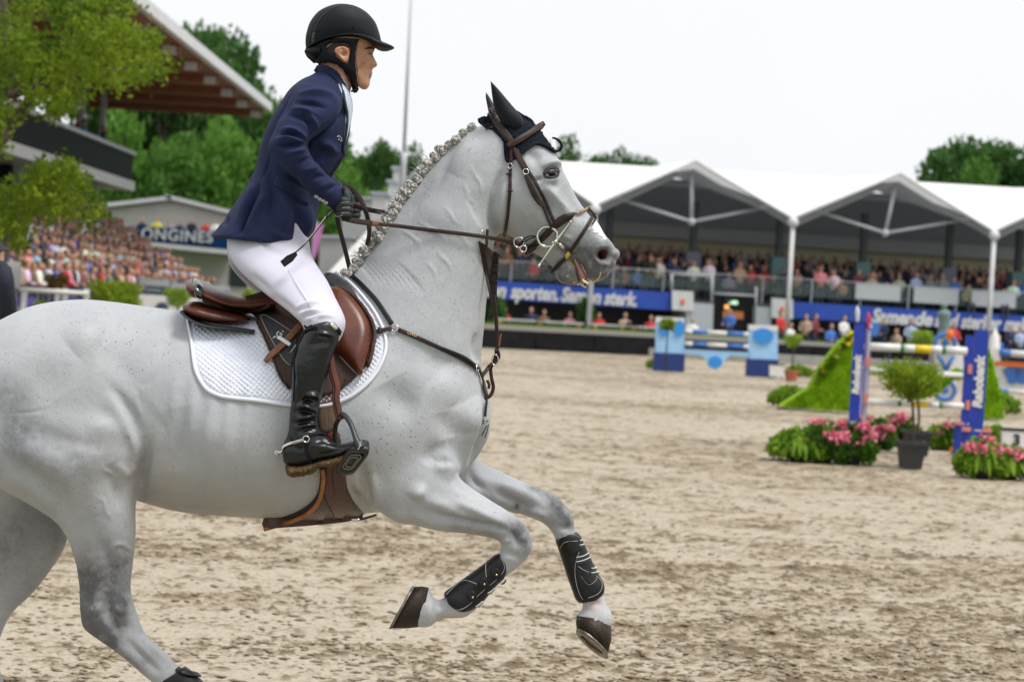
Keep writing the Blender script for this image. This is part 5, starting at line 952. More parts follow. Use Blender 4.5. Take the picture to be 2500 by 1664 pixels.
    S += [(jaw, -.012, 9), (r('2', (1190, 700), (1140, 850), (1130, 980), (1180, 1060)), .010, 22), (r('2', (1230, 1100), (1330, 1170), (1430, 1250)), .004, 12), (r('2', (1200, 1000), (1320, 1060), (1400, 1120)), -.003, 24),
          (r('2', (1440, 770), (1500, 840), (1560, 930), (1590, 1000)), .008, 10), (r('2', (1400, 800), (1440, 880), (1480, 980)), -.008, 16), (r('2', (1560, 760), (1620, 860), (1680, 960)), -.006, 16),
          (r('2', (1400, 650), (1440, 620), (1500, 618), (1530, 650)), .012, 9), (r('2', (1420, 720), (1470, 730), (1520, 705)), .006, 6), (r('2', (1400, 600), (1340, 560), (1300, 560)), -.006, 14), (r('2', (1380, 700), (1390, 740)), -.006, 10),
          (r('2', (1470, 760), (1530, 770)), -.005, 9),
          (r('2', (1580, 880), (1600, 960), (1640, 1020)), .003, 4), (r('2', (1480, 1060), (1500, 1120)), .004, 8)]
    # muzzle, nostril and lips
    S += [(r('D', (1570, 920)), -.026, 13), (r('D', (1600, 960)), -.012, 9), (r('D', (1490, 960), (1510, 860), (1600, 810), (1700, 840)), .007, 8), (r('D', (1480, 1000), (1540, 1060), (1650, 1060), (1740, 980)), .005, 8), (r('D', (1740, 840), (1800, 920), (1790, 1000)), .006, 10),
          (r('D', (1330, 940), (1420, 1080), (1540, 1200)), -.006, 10), (r('D', (1150, 880), (1300, 1000), (1420, 1180)), .004, 9), (r('D', (860, 730), (960, 800), (1060, 900), (1110, 960)), -.011, 5), (r('D', (900, 690), (1000, 720), (1060, 790)), -.004, 5), (r('D', (830, 800), (900, 870), (960, 960)), -.004, 6),
          (r('D', (900, 640), (1000, 650), (1100, 700)), .004, 6), (r('D', (880, 1150), (920, 1280), (1000, 1380)), .005, 9), (r('D', (1000, 1000), (1060, 1130), (1120, 1290)), .004, 9), (r('D', (830, 1180), (870, 1080), (920, 1000)), -.006, 6),
          (r('D', (1120, 360), (1250, 300), (1340, 420)), -.004, 12), (r('D', (1560, 1190), (1540, 1280), (1450, 1330)), -.004, 5), (r('D', (1640, 1120), (1600, 1230), (1560, 1310)), .004, 8)]
    sculpt(me, S, lambda V: V[:, 1] < HY+.02)
    near = lambda V: V[:, 1] < HY+.02
    far = lambda V: V[:, 1] > HY+.04
    # grey skin and points, plus shade painted into flank fold, shoulder hollow and belly
    D = [(r('D', (1000, 1200)), .95, 38), (r('D', (1250, 1000)), .55, 30), (r('D', (1580, 980)), .95, 34), (r('D', (1300, 1150)), .5, 36), (r('D', (1500, 1180), (1300, 1250)), .6, 26), (r('D', (950, 1380), (1150, 1350)), .5, 20), (r('D', (1050, 800)), .35, 28), (r('D', (1400, 780)), .5, 40), (r('D', (1650, 750), (1780, 950)), .25, 20), (r('D', (1640, 1130)), .5, 26), (r('D', (900, 800), (1100, 960)), .5, 8),
         (r('2', (1465, 680)), .55, 17), (r('2', (1420, 760)), .28, 20), (r('2', (1560, 730)), .25, 20), (r('2', (1640, 900), (1560, 850)), .22, 24), (r('2', (1530, 1050)), .25, 22), (r('2', (1380, 600)), .2, 14),
         (r('4', (1060, 650), (1040, 620)), 1.0, 22, near), (r('4', (1000, 560)), .6, 28, near), (r('4', (1090, 740)), .35, 24, near), (r('4', (600, 570), (850, 630)), .32, 22, near), (r('4', (700, 500), (900, 560)), .25, 14, near),
         (r('4', (1300, 430), (1390, 540)), .9, 24, far), (r('4', (1130, 300), (1270, 370)), .75, 18, far), (r('4', (1100, 450), (1250, 530)), .3, 20, far), (r('4', (900, 330), (1050, 400)), .22, 20, far), (r('4', (1010, 440)), 1., 9, far),
         (r('4', (480, 1120)), .15, 16, near),
         (r('5', (335, 1320), (420, 1395)), 1.7, 27, near), (r('5', (318, 1190), (325, 1270)), 1.05, 36, near), (r('5', (315, 1080), (320, 1150)), .35, 40, near), (r('5', (420, 1160), (450, 1200)), .75, 60, near), (r('5', (480, 1330), (470, 1260)), 1.0, 22, near), (r('5', (430, 1430), (560, 1500)), .55, 24, near), (r('5', (480, 1050)), .22, 60, near), (r('5', (500, 1100)), .35, 30, near), (r('5', (380, 950)), .25, 40, near),
         (r('5', (60, 420)), .35, 50, near), (r('5', (100, 610), (300, 700)), .42, 70, near), (r('5', (0, 470), (60, 560)), .35, 50, near), (r('5', (450, 650)), .2, 40, near), (r('5', (0, 1000), (160, 900), (250, 980)), .5, 60, far), (r('5', (80, 1150)), .3, 90, far),
         (r('2', (1060, 1000), (1050, 1080)), .2, 18), (r('2', (700, 640), (560, 900)), .16, 14), (r('G', (220, 1080)), .24, 50, near), (r('5', (570, 650), (560, 800)), .3, 24, near), (r('3', (0, 1380), (250, 1420)), .2, 24, near),
         (r('2', (240, 1240), (380, 1080)), .22, 18)]
    paint(me, 'dark', D)
    paint(me, 'warm', [(r('3', (0, 1330), (500, 1400)), .5, 70), (r('F', (1050, 1100)), .7, 40, near), (r('5', (600, 800)), .35, 60, near), (r('2', (1130, 1120), (1330, 1180)), .4, 16), (r('D', (560, 850), (760, 1100)), .6, 18)])
    paint(me, 'pink', [(r('4', (1540, 1100)), .4, 18, far), (r('D', (1560, 930)), .5, 10), (r('D', (1380, 1360)), .5, 9), (r('D', (1180, 1420)), .4, 8), (r('4', (620, 1190)), .25, 22, near)])
    paint(me, 'white', [(r('D', (1440, 480), (1580, 640)), .5, 8)])
    paint(me, 'speck', [(r('5', (330, 250)), .5, 130), (r('5', (600, 170)), .6, 80), (r('G', (200, 1150)), .8, 110), (r('2', (650, 700)), .3, 120), (r('2', (1080, 500)), .5, 60)], near)
    return me
HME = build_horse()
horse = empty('horse', (P(60, 1900, HY).x, HY, 0), 'grey horse cantering across the sand with plaited mane and dark ear cover', 'horse')
hbody = link('body', HME, COAT, horse)
HME.polygons.foreach_set('use_smooth', [True]*len(HME.polygons))
HB = make_bvh(HME)
M_hoof = mat('hoof_horn', (.010, .009, .008), .55, (.062, .040, .022), 11, bump=.5, bscale=60, contrast=(.42, .72), spec=.3)
M_shoe = mat('horse_shoe_steel', (.30, .28, .25), .42, (.12, .10, .08), 40, metal=.7, bump=.2)
M_sole = mat('hoof_sole', (.10, .085, .05), .8, (.22, .19, .11), 30, bump=.6)
def hoof(cor, mid, sole, ws, yo, tilt):
    R = []; t = np.linspace(0, 2*math.pi, 24, endpoint=False); Y = HY+yo
    def ring(pr, w, tl, f=1.):
        a = np.array(P(*pr[0], Y)); b = np.array(P(*pr[1], Y)); c = (a+b)/2; ax = (a-b)/2*f
        return c+np.outer(np.cos(t), ax)+np.outer(np.sin(t)*w*f, (0, 1, tl))
    mb = MB(); mb.rings([ring(cor, ws[0], tilt*.5), ring(mid, ws[1], tilt*.8), ring(sole, ws[2], tilt)])
    h = mb.build('hoof', M_hoof, horse, recalc=True)
    d = np.array(P(*sole[0], Y))+np.array(P(*sole[1], Y))-np.array(P(*mid[0], Y))-np.array(P(*mid[1], Y)); d = d/np.linalg.norm(d)*.009
    o0, o1, i1, i0 = ring(sole, ws[2]*1.03, tilt, 1.03), ring(sole, ws[2]*1.03, tilt, 1.03)+d, ring(sole, ws[2]*.74, tilt, .74)+d, ring(sole, ws[2]*.74, tilt, .74)+d*.2
    mb = MB(); mb.rings([o0, o1, i1, i0], closed=True); mb.build('horseshoe', M_shoe, h, recalc=True)
    mb = MB(); mb.rings([i0+d*.05, ring(sole, ws[2]*.3, tilt, .3)+d*.5], True); mb.build('sole', M_sole, h, recalc=True)
hoof(((1047, 1433), (1029, 1529)), ((1030, 1430), (992, 1533)), ((1013, 1431), (957, 1533)), (.047, .055, .060), -.145, -.1)
hoof(((1406, 1503), (1492, 1518)), ((1406, 1520), (1493, 1558)), ((1408, 1536), (1484, 1598)), (.047, .054, .058), .15, -.42)
hoof(((505, 1836), (618, 1812)), ((515, 1880), (650, 1850)), ((520, 1905), (680, 1880)), (.048, .055, .06), -.16, 0)
q0 = project(np.array([[P(20, 1932, HY+.17).x-.01, HY+.17, .012], [P(125, 1915, HY+.17).x+.05, HY+.17, .012]]))
hoof(((20, 1932), (127, 1913)), tuple(((np.array((20, 1932))+q0[0])/2, (np.array((130, 1915))+q0[1])/2)), tuple(map(tuple, q0)), (.048, .056, .06), .17, 0)
# eye
el, en = hit(*px('2', (1473, 674))[0], HB)
M_eye = mat('horse_eye', (.006, .004, .003), .12, (.030, .012, .005), 30, spec=.35)
mb = MB(); mb.ball(el-en*.008, (.0195, .017, .0165), 20, 14); eye = mb.build('eye', M_eye, horse, recalc=True)
M_lid = mat('eyelid_skin', (.018, .018, .019), .6, (.04, .04, .04), 60, bump=.3)
for pts, wd_ in (([(1420, 690), (1440, 655), (1475, 640), (1510, 650), (1522, 680)], .0075), ([(1422, 695), (1450, 712), (1490, 712), (1522, 684)], .006)):
    X, Nn = trace(px('2', *pts), HB, .002, 3); mb = MB(); mb.tube(X, [wd_*.35]+[wd_*.72]*(len(X)-2)+[wd_*.35], 8); mb.build('eyelid', M_lid, horse)
M_lash = mat('eyelash', (.25, .25, .25), .6)
mb = MB()
for k in range(16):
    a = k/15; u, v = px('2', (1432+a*75, 655-14*math.sin(a*3.1)+a*4))[0]; l, n = hit(u, v, HB)
    if l: s_ = np.array(l+n*.010); mb.tube([s_, s_+np.array((.004+.004*a, -.008, -.003)), s_+np.array((.009, -.012, -.010))], [.0006, .0005, .0002], 4)
mb.build('eyelashes', M_lash, eye)
# mouth: tongue between the lips, pale rim of foam
M_tongue = mat('tongue', (.42, .20, .17), .3, (.30, .15, .14), 25, spec=.6)
mb = MB(); mb.loft([(1398, 622, 1388, 628, .02), (1416, 641, 1400, 648, .028), (1428, 664, 1408, 672, .03), (1434, 682, 1416, 688, .026), (1434, 690, 1422, 694, .012)], HY, 14); mb.build('tongue', M_tongue, horse)
M_foam = mat('mouth_foam', (.72, .66, .56), .35, (.62, .42, .25), 70, bump=.5)
for pts, w_ in (([(1140, 990), (1160, 1090), (1200, 1200), (1225, 1310)], .0028), ([(1240, 1080), (1300, 1190), (1330, 1290), (1370, 1370)], .0028), ([(1160, 1400), (1240, 1380), (1260, 1430), (1310, 1440)], .0042), ([(1370, 1400), (1440, 1350), (1520, 1290), (1550, 1200)], .003), ([(1250, 1330), (1290, 1360), (1360, 1400)], .004)):
    X, Nn = trace(px('D', *pts), HB, .001, 2.5); X = X+rng.normal(0, .0008, X.shape); mb = MB(); mb.tube(X, [w_*(.6+.6*rng.random()) for _ in X], 6); mb.build('foam', M_foam, horse)
M_pinkn = mat('nostril_lining', (.075, .012, .010), .5, (.02, .006, .005), 40)
nl, nn = hit(*px('D', (1575, 925))[0], HB)
drape('nostril', px('D', (1490, 930), (1520, 860), (1590, 835), (1655, 870), (1650, 950), (1610, 1000), (1530, 990)), HB, M_pinkn, horse, off=.0012, step=2.5, skirt=.002)
# white blaze patch with its stepped edge on the nose
M_blaze = mat('white_nose_patch', (.82, .82, .82), .5, bump=.3, bscale=200)
drape('nose_patch', px('D', (1455, 370), (1510, 440), (1575, 560), (1640, 690), (1595, 695), (1590, 660), (1555, 640), (1545, 645), (1510, 620), (1515, 600), (1470, 575), (1440, 590), (1412, 560), (1440, 545), (1408, 512), (1345, 545), (1335, 530), (1385, 470), (1420, 410)), HB, M_blaze, horse, off=.0015, step=3, smooth=False, skirt=.003)
# plaited mane: a row of knots
M_mane = mat('mane_hair', (.56, .545, .50), .6, (.36, .345, .32), 120, bump=.9, bscale=160)
mb = MB()
gk = np.random.default_rng(2)                # a rosette of folded plait
for k in range(6):
    a = k*1.05; c = np.array((math.cos(a)*.0066, gk.uniform(-.003, .003), math.sin(a)*.0066)); d = np.array((-math.sin(a), .4*(-1)**k, math.cos(a)))
    mb.tube([c-d*.0055, c-d*.0022+c*.12, c+d*.0022+c*.12, c+d*.0055], [.0016, .0040, .0040, .0016], 7, 2)
for k in range(2): mb.tube([np.array((-.004, -.0045, .003-.006*k)), np.array((0, -.0065, 0)), np.array((.004, -.0045, -.003+.006*k))], [.002, .0034, .002], 7, 2)
mb.ball((0, .001, 0), (.0058, .005, .0058), 8, 6)
KN = mb.mesh('braid_knot', recalc=True); KN.materials.append(M_mane)
kn = px('2', (930, 362), (868, 405), (822, 450), (775, 482), (728, 522), (686, 572), (640, 618), (600, 668), (562, 722), (525, 770), (495, 812), (455, 860), (420, 910), (395, 955), (360, 1000), (328, 1058), (295, 1112), (245, 1160), (207, 1217), (160, 1292), (120, 1335), (82, 1368))
for i, (u, v) in enumerate(kn):
    for j in range(2 if i > 3 else 1):
        uu, vv = u-(9+2*math.sin(i*2.1))*j, v-(7-3*j)*j
        l, n = hit(uu+5+4*j, vv+6, HB)
        Y = (l.y-.004 if l else HY-.05)+.022*j
        o = bpy.data.objects.new('braid_knot', KN); COL.objects.link(o); o.parent = horse; o.matrix_parent_inverse = Matrix.Translation(-horse.location)
        o.location = P(uu, vv, Y); o.rotation_euler = (random.uniform(-.4, .4), random.random()*6, random.uniform(-.5, .5)); sc_ = random.uniform(1.05, 1.45)*(1.12 if j == 0 else .95); o.scale = (sc_, sc_, sc_)
# crest of short mane hair under the knots and a few loose hairs
crest = cr(px('2', (950, 345), (775, 470), (640, 605), (525, 760), (420, 895), (330, 1040), (245, 1150), (160, 1280), (60, 1385)), 6)
mb = MB(); mb.tube([P(u+3, v+4, HY-.01) for u, v in crest], .014, 8, flat=.8); mb.build('mane_crest', M_mane, horse)
mb = MB()
for k in range(160):
    i = random.randrange(12, 44); u, v = crest[i]; p0 = np.array(P(u, v, HY-.01)); a = random.uniform(1.4, 3.0); L_ = random.uniform(.015, .045)
    p1 = p0+np.array((math.cos(a), random.uniform(-.4, .4), math.sin(a)))*L_*.6; p2 = p1+np.array((math.cos(a+.6), 0, math.sin(a+.4)))*L_*.5
    mb.tube([p0, p1, p2], [.0007, .0006, .0002], 4)
mb.build('loose_hairs', M_mane, horse)
# tail, carried behind
M_tail = mat('tail_hair', (.45, .44, .42), .6, (.25, .25, .25), 60, bump=.9, bscale=120, stretch=(8, 8, 1))
mb = MB(); mb.tube([P(-190, 905, HY), P(-250, 930, HY), P(-300, 1050, HY), P(-320, 1250, HY), P(-330, 1480, HY), P(-310, 1600, HY)], [.05, .06, .08, .095, .08, .02], 14, 5); mb.build('tail', M_tail, horse)
# ================================================================== TACK
M_lea = mat('dark_brown_leather', (.020, .010, .008), .45, (.038, .020, .015), 30, bump=.25, bscale=220, spec=.3)
M_red = mat('chestnut_leather', (.060, .012, .006), .32, (.12, .028, .010), 9, bump=.12, bscale=260, spec=.4, coat=.1)
M_flap = mat('brown_grain_leather', (.036, .016, .010), .55, (.06, .028, .017), 40, bump=.5, bscale=420)
M_blk = mat('black_leather', (.005, .006, .007), .42, (.009, .010, .012), 30, bump=.2, bscale=200, spec=.35)
M_steel = mat('polished_steel', (.62, .59, .54), .18, metal=1.)
M_white = mat('white_quilt', (.74, .76, .84), .8, (.68, .70, .80), 30, bump=.3, bscale=500, sheen=.2)
M_bind = mat('white_binding', (.76, .78, .83), .7, bump=.2, bscale=400)
M_tan = mat('tan_leather', (.22, .085, .03), .45, (.14, .05, .02), 20, bump=.3, bscale=200)
M_edge = mat('orange_edge', (.36, .13, .03), .45, (.24, .085, .02), 30)
M_grey = mat('charcoal_mesh', (.025, .026, .028), .6, (.045, .046, .05), 200, bump=.4, bscale=500)
M_print = mat('white_print', (.75, .75, .74), .5)
M_stitch = mat('pale_stitching', (.42, .42, .40), .7)
M_wool = mat('navy_crochet', (.004, .006, .011), .9, (.020, .028, .044), 330, spec=.2, contrast=(.42, .6), bump=.8, bscale=330)
M_lycra = mat('navy_ear_cloth', (.004, .006, .010), .55, (.009, .011, .018), 8, spec=.25, sheen=.05, bump=.1, bscale=200)
M_rope = mat('tan_rope', (.46, .32, .19), .75, (.34, .22, .12), 60, bump=.5)

def symtrace(pts, off, step=4., bvh=None):         # near side then mirrored over the top to the far side
    X, Nn = trace(pts, bvh or HB, off, step); X2 = X[::-1].copy(); N2 = Nn[::-1].copy(); X2[:, 1] = 2*HY-X2[:, 1]; N2[:, 1] *= -1
    d = np.linalg.norm(X[-1]-X2[0]); k = max(2, int(d/.012)); up = (X[-1]-X[-2]); up = up/np.linalg.norm(up)
    t = np.linspace(0, 1, k+1)[1:-1]; mid = X[-1]*(1-t)[:, None]+X2[0]*t[:, None]+np.outer(np.sin(t*math.pi)*.006, up)
    return np.r_[X, mid, X2], np.r_[Nn, np.repeat([up], len(mid), 0), N2]
def sym(name, pts, width, thick, m, parent, off=.003):
    X, Nn = symtrace(pts, off+thick/2); mb = MB(); ribbon(mb, X, Nn, width, thick); return mb.build(name, m, parent)
def ringm(name, u, v, r, th, m, parent, bvh, off=.006, squash=1., ang=0., ydef=6.1, tiltn=None):
    l, n = hit(u, v, bvh) if bvh else (None, None)
    if l is None: l, n = P(u, v, ydef), Vector((0, -1, 0))
    n = Vector(tiltn) if tiltn else n; c = l+n*off; x = Vector((1, 0, 0)); x = (x-n*x.dot(n)).normalized(); y = n.cross(x); ca, sa = math.cos(ang), math.sin(ang)
    x, y = x*ca+y*sa, y*ca-x*sa
    mb = MB(); mb.tube([c+x*r*math.cos(t)+y*r*squash*math.sin(t) for t in np.linspace(0, 2*math.pi, 28, endpoint=False)], th, 8, closed=True, up=tuple(n)); return mb.build(name, m, parent)
# ---------------- ear bonnet
bon = empty('ear_bonnet', P(1240, 330, HY), 'navy crochet ear bonnet with smooth ear sleeves on the grey horse', 'ear bonnet')
def crochet(UV, de): return .0026*np.sin(UV[:, 0]*1.35+UV[:, 1]*.5)*np.sin(UV[:, 1]*1.35-UV[:, 0]*.5)+.002*np.exp(-((de-3)/2)**2)
bc = px('C', (40, 690), (110, 650), (190, 645), (240, 610), (330, 590), (470, 560), (600, 560), (700, 620), (810, 680), (880, 770), (960, 860), (1040, 980), (1130, 1095), (1180, 1170), (1120, 1150), (1000, 1080), (900, 1050), (800, 1080), (720, 1140), (680, 1190), (640, 1250), (560, 1275), (500, 1310), (450, 1290), (430, 1220), (420, 1100), (410, 1010), (370, 950), (300, 880), (240, 830), (150, 800), (90, 740))
drape('crochet_cap', bc, HB, M_wool, bon, off=.0045, step=2.2, relief=crochet, smooth=True, skirt=.006, mirror=HY)
X, Nn = trace(px('C', (690, 1195), (740, 1135), (820, 1075), (910, 1045), (1010, 1075), (1110, 1140), (1170, 1165), (1225, 1120), (1235, 1060), (1190, 1000), (1130, 965), (1095, 965)), HB, .009, 3)
mb = MB(); mb.tube(X, [.0045]*(len(X)-6)+[.004, .004, .0035, .0035, .003, .003], 8); mb.build('edging', M_wool, bon)
def ear(prs, yo, name='ear_sleeve'):
    mb = MB(); mb.loft([(*px('C', a)[0], *px('C', b)[0], w, yo+dy, 0) for a, b, w, dy in prs], HY, 20, 5); return mb.build(name, M_lycra, bon)
ear([((226, 98), (228, 110), .004, -.03), ((236, 210), (330, 215), .014, -.02), ((250, 340), (440, 345), .022, -.012), ((275, 480), (555, 480), .029, -.005), ((330, 620), (660, 600), .034, 0), ((400, 740), (712, 700), .034, .005), ((490, 830), (690, 790), .030, .012), ((560, 880), (640, 840), .018, .02)], -.06)
ear([((160, 270), (163, 280), .004, .03), ((155, 340), (215, 350), .014, .02), ((175, 460), (280, 460), .022, .012), ((205, 590), (360, 560), .028, 0), ((260, 680), (420, 640), .03, 0)], .06)
for i in range(5):
    u, v = px('C', (165+24*i, 842-9*i))[0]; l, n = hit(u, v, HB); mb = MB(); mb.ball(l+n*.006, .0028, 8, 6); mb.build('bead', M_blk if i < 3 else M_tan, bon)
# ---------------- bridle
bri = empty('bridle', P(1300, 480, HY), 'dark brown leather bridle with steel full cheek bit on the grey horse', 'bridle')
sym('headpiece', px('C', (545, 1040), (500, 970), (440, 880), (380, 790), (320, 700), (275, 610), (258, 575)), .021, .006, M_lea, bri, .008)
sym('headpiece_pad', px('C', (480, 1010), (420, 920), (340, 830), (270, 740), (215, 640)), .011, .006, M_lea, bri, .006)
sym('browband', px('C', (470, 1085), (560, 1030), (660, 965), (780, 900), (880, 830), (950, 790)), .0155, .007, M_lea, bri, .011)
sym('browband_trim', px('C', (500, 1100), (600, 1050), (700, 990), (820, 915), (950, 825)), .005, .006, M_flap, bri, .010)
strap('cheekpiece', px('2', (1212, 505), (1250, 590), (1290, 665), (1320, 735), (1352, 805)), .0125, .005, M_lea, bri, HB, .005, 4)
strap('cheekpiece_billet', px('2', (1300, 700), (1340, 790), (1380, 875), (1412, 915)), .0175, .005, M_lea, bri, HB, .007, 3, wprof=lambda s: .75+.35*math.sin(s*math.pi*.8)-.75*max(0, s-.85)/.15)
strap('cheekpiece_end', px('2', (1400, 890), (1430, 955), (1460, 1015), (1475, 1040)), .0085, .005, M_lea, bri, HB, .004, 3)
strap('noseband_hanger', px('2', (1232, 520), (1290, 625), (1350, 725), (1410, 835), (1460, 945), (1503, 1040)), .0105, .0045, M_lea, bri, HB, .0035, 4)
strap('throatlatch', px('2', (1197, 500), (1197, 620), (1192, 700), (1187, 800), (1176, 900), (1165, 1010), (1155, 1100)), .0105, .0045, M_lea, bri, HB, .004, 4)
for q in ((1189, 690), (1187, 800)): strap('keeper', px('2', (q[0]-17, q[1]), (q[0], q[1]-1), (q[0]+17, q[1])), .006, .004, M_lea, bri, HB, .008, 2)
ringm('buckle', *px('2', (1194, 634))[0], .0065, .0013, M_steel, bri, HB, .010, 1.25); ringm('buckle', *px('2', (1298, 675))[0], .0085, .0018, M_steel, bri, HB, .012, 1.0, .4)
M_logo = mat('gold_logo', (.75, .52, .38), .3, metal=.6)
lg = px('C', (395, 745))[0]; l, n = hit(*lg, HB); 
place_text('logo', 'CWD', .011, l+n*.019, P(*px('C', (430, 800))[0], l.y)-P(*px('C', (360, 690))[0], l.y), Vector((1, 0, .6)), M_logo, bri, .0005, off=.0003)
drape('noseband_cheek', px('2', (1490, 1010), (1530, 975), (1580, 955), (1625, 948), (1632, 960), (1605, 995), (1560, 1025), (1505, 1060), (1480, 1058)), HB, M_lea, bri, off=.003, dome=.006, ew=9, step=2.5)
X, Nn = trace(px('D', (1135, 270), (1200, 250), (1270, 225), (1350, 195)), HB, .006, 1.2)
X2 = X[::-1].copy(); X2[:, 1] = 2*HY-X2[:, 1]; ctr = np.r_[X, X2]
mb = MB()
for s_ in range(3):
    L_ = np.r_[0, np.cumsum(np.linalg.norm(np.diff(ctr, axis=0), axis=1))]; q = np.linspace(0, L_[-1], 160); c = np.stack([np.interp(q, L_, ctr[:, j]) for j in range(3)], 1); a = q/.0042+s_*2.09
    mb.tube(c+np.stack([np.cos(a)*.5, np.cos(a+1.2)*.3, np.sin(a)], 1)*.0026, .0026, 6)
mb.build('rope_noseband', M_rope, bri)
strap('noseband_strap', px('D', (790, 480), (680, 590), (560, 700), (440, 800), (350, 885)), .020, .005, M_lea, bri, HB, .003, 3)
mb = MB(); a, b = P(*px('D', (455, 830))[0], HY-.05), P(*px('D', (345, 890))[0], HY-.05); mb.prism([P(*q, HY-.055) for q in px('D', (430, 800), (530, 790), (520, 830), (400, 925), (340, 880))], (0, .11, 0)); mb.build('curb_strap', M_lea, bri, smooth=False, recalc=True)
sym('flash_strap', px('D', (790, 1180), (860, 1110), (960, 1000), (1060, 870), (1160, 720), (1260, 570), (1360, 410), (1425, 300)), .0115, .0045, M_lea, bri, .003)
strap('flash_tip', px('D', (800, 1160), (785, 1180), (770, 1205)), .011, .005, M_blk, bri, HB, .004, 2)
X, Nn = symtrace(px('D', (1340, 200), (1370, 190), (1395, 230), (1430, 280), (1465, 335)), .006); mb = MB(); mb.tube(X, .0035, 8); mb.build('flash_loop', M_blk, bri)
M_yel = mat('yellow_slobber', (.50, .36, .04), .35, (.36, .26, .03), 50, bump=.6)
drape('slobber', px('D', (1010, 880), (1040, 920), (1010, 970), (985, 990), (978, 930)), HB, M_yel, bri, off=.009, step=1.5, skirt=.003)
for pts in ([(1040, 1030), (1070, 1070), (1100, 1110), (1115, 1150)], [(1020, 980), (1010, 990)], [(860, 740), (900, 760), (940, 790)], [(1010, 1260), (1020, 1290)], [(1100, 1350), (1130, 1390)]):
    X, Nn = trace(px('D', *pts), HB, .001, 1.5); mb = MB(); mb.tube(X+rng.normal(0, .0006, X.shape), .0017+.0012*rng.random(len(X)), 6); mb.build('slobber', M_yel, bri)
# bit
def bar(pts, rad, off):
    X, Nn = trace(pts, HB, off, 3, m=False); i = len(X)//2
    X = np.linspace(X[0], X[-1], len(X)); X[:, 1] = min(X[:, 1].min(), X[i, 1])+.0; return X
mb = MB(); X = bar(px('D', (1035, 395), (850, 690), (600, 1055)), 0, .014)
mb.tube(X, [.0028+.0032*math.sin(min(1, i/(len(X)-1))*math.pi) for i in range(len(X))], 8); mb.ball(X[0], .0050, 10, 8); mb.ball(X[-1], .0058, 10, 8); bit = mb.build('bit_cheek_bar', M_steel, bri)
mb = MB(); yb = X[:, 1].mean()+.004
mb.tube([P(*q, yb) for q in px('D', (700, 482), (780, 510), (840, 570), (850, 640), (820, 720), (770, 780), (700, 800), (610, 780), (555, 720), (535, 640), (560, 560), (620, 500))], .0042, 8, 4, closed=True, up=(0, 1, 0)); mb.build('bit_ring', M_steel, bri)
mb = MB(); mb.ball(P(*px('D', (822, 720))[0], yb-.007), .0075, 12, 9); mb.ball(P(*px('D', (785, 735))[0], yb-.003), .0075, 10, 8); mb.build('bit_joint', M_steel, bri)
mb = MB(); mb.tube([P(*q, yb+.02) for q in px('D', (850, 730), (900, 770), (960, 820))], .006, 8); mb.build('bit_mouthpiece', M_steel, bri)
for q, r_ in (((240, 730), .0155), ((310, 830), .010)): ringm('rein_ring', *px('D', q)[0], r_, .0024, M_steel, bri, None, 0, ydef=yb+.005)
for k, pts in enumerate(([(270, 740), (330, 670), (430, 625), (530, 640)], [(270, 745), (360, 700), (440, 660), (525, 640)], [(260, 760), (380, 770), (480, 745), (560, 680)])):
    mb = MB(); mb.tube([P(*q, yb+.003*k) for q in px('D', *pts)], .0022, 6, 5); mb.build('converter_strap', M_blk, bri)
# ---------------- reins
rei = empty('reins', P(950, 530, HY), 'dark brown leather reins running from the rider glove to the bit', 'reins')
def space_strap(name, pts, Ys, width, thick, m, parent, nrm=(0, -1, .15)):
    q = cr([(u, v, y) for (u, v), y in zip(pts, Ys)], 8); X = np.array([tuple(P(*r_)) for r_ in q]); mb = MB(); ribbon(mb, X, np.repeat([nrm], len(X), 0).astype(float), width, thick); return mb.build(name, m, parent)
HANDY = HY-.15
nr = px('2', (40, 985), (140, 1008), (270, 1025), (420, 1040), (640, 1068), (850, 1092), (1000, 1112), (1150, 1140), (1235, 1160))
ys = []
for i, (u, v) in enumerate(nr):
    l, n = hit(u, v, HB); ys.append(min(HANDY+.02, l.y-.014) if l else HANDY if i < 3 else yb+.01)
space_strap('near_rein', nr[2:], ys[2:], .0125, .006, M_lea, rei); M_rub = mat('rubber_grip_rein', (.045, .030, .022), .7, (.075, .052, .038), 300, bump=.9, bscale=600)
space_strap('near_rein_grip', nr[:3], [HANDY, HANDY, ys[2]-.001], .017, .008, M_rub, rei)
space_strap('rein_keeper', px('B', (1015, 755), (1060, 760), (1110, 765)), [ys[2]-.003]*3, .0165, .012, M_tan, rei)
space_strap('far_rein', px('B', (700, 480), (820, 515), (950, 550), (1100, 580), (1260, 600)), [HY+.10, HY+.09, HY+.08, HY+.07, HY+.07], .016, .007, M_lea, rei)
space_strap('rein_loop', px('B', (585, 195), (680, 220), (780, 310), (860, 430), (915, 560), (955, 700), (975, 850), (965, 980), (945, 1080)), [HANDY+.05]*3+[HANDY+.03, HANDY+.02]+[HANDY+.05]*2+[HY-.06]*2, .0155, .006, M_rub, rei, (-.3, -1, .1))
space_strap('rein_tail', px('B', (500, 660), (540, 850), (595, 1050), (645, 1250), (690, 1440)), [HANDY+.03, HANDY+.05, HANDY+.07, HY-.05, HY-.04], .0150, .006, M_rub, rei, (-.25, -1, .1))
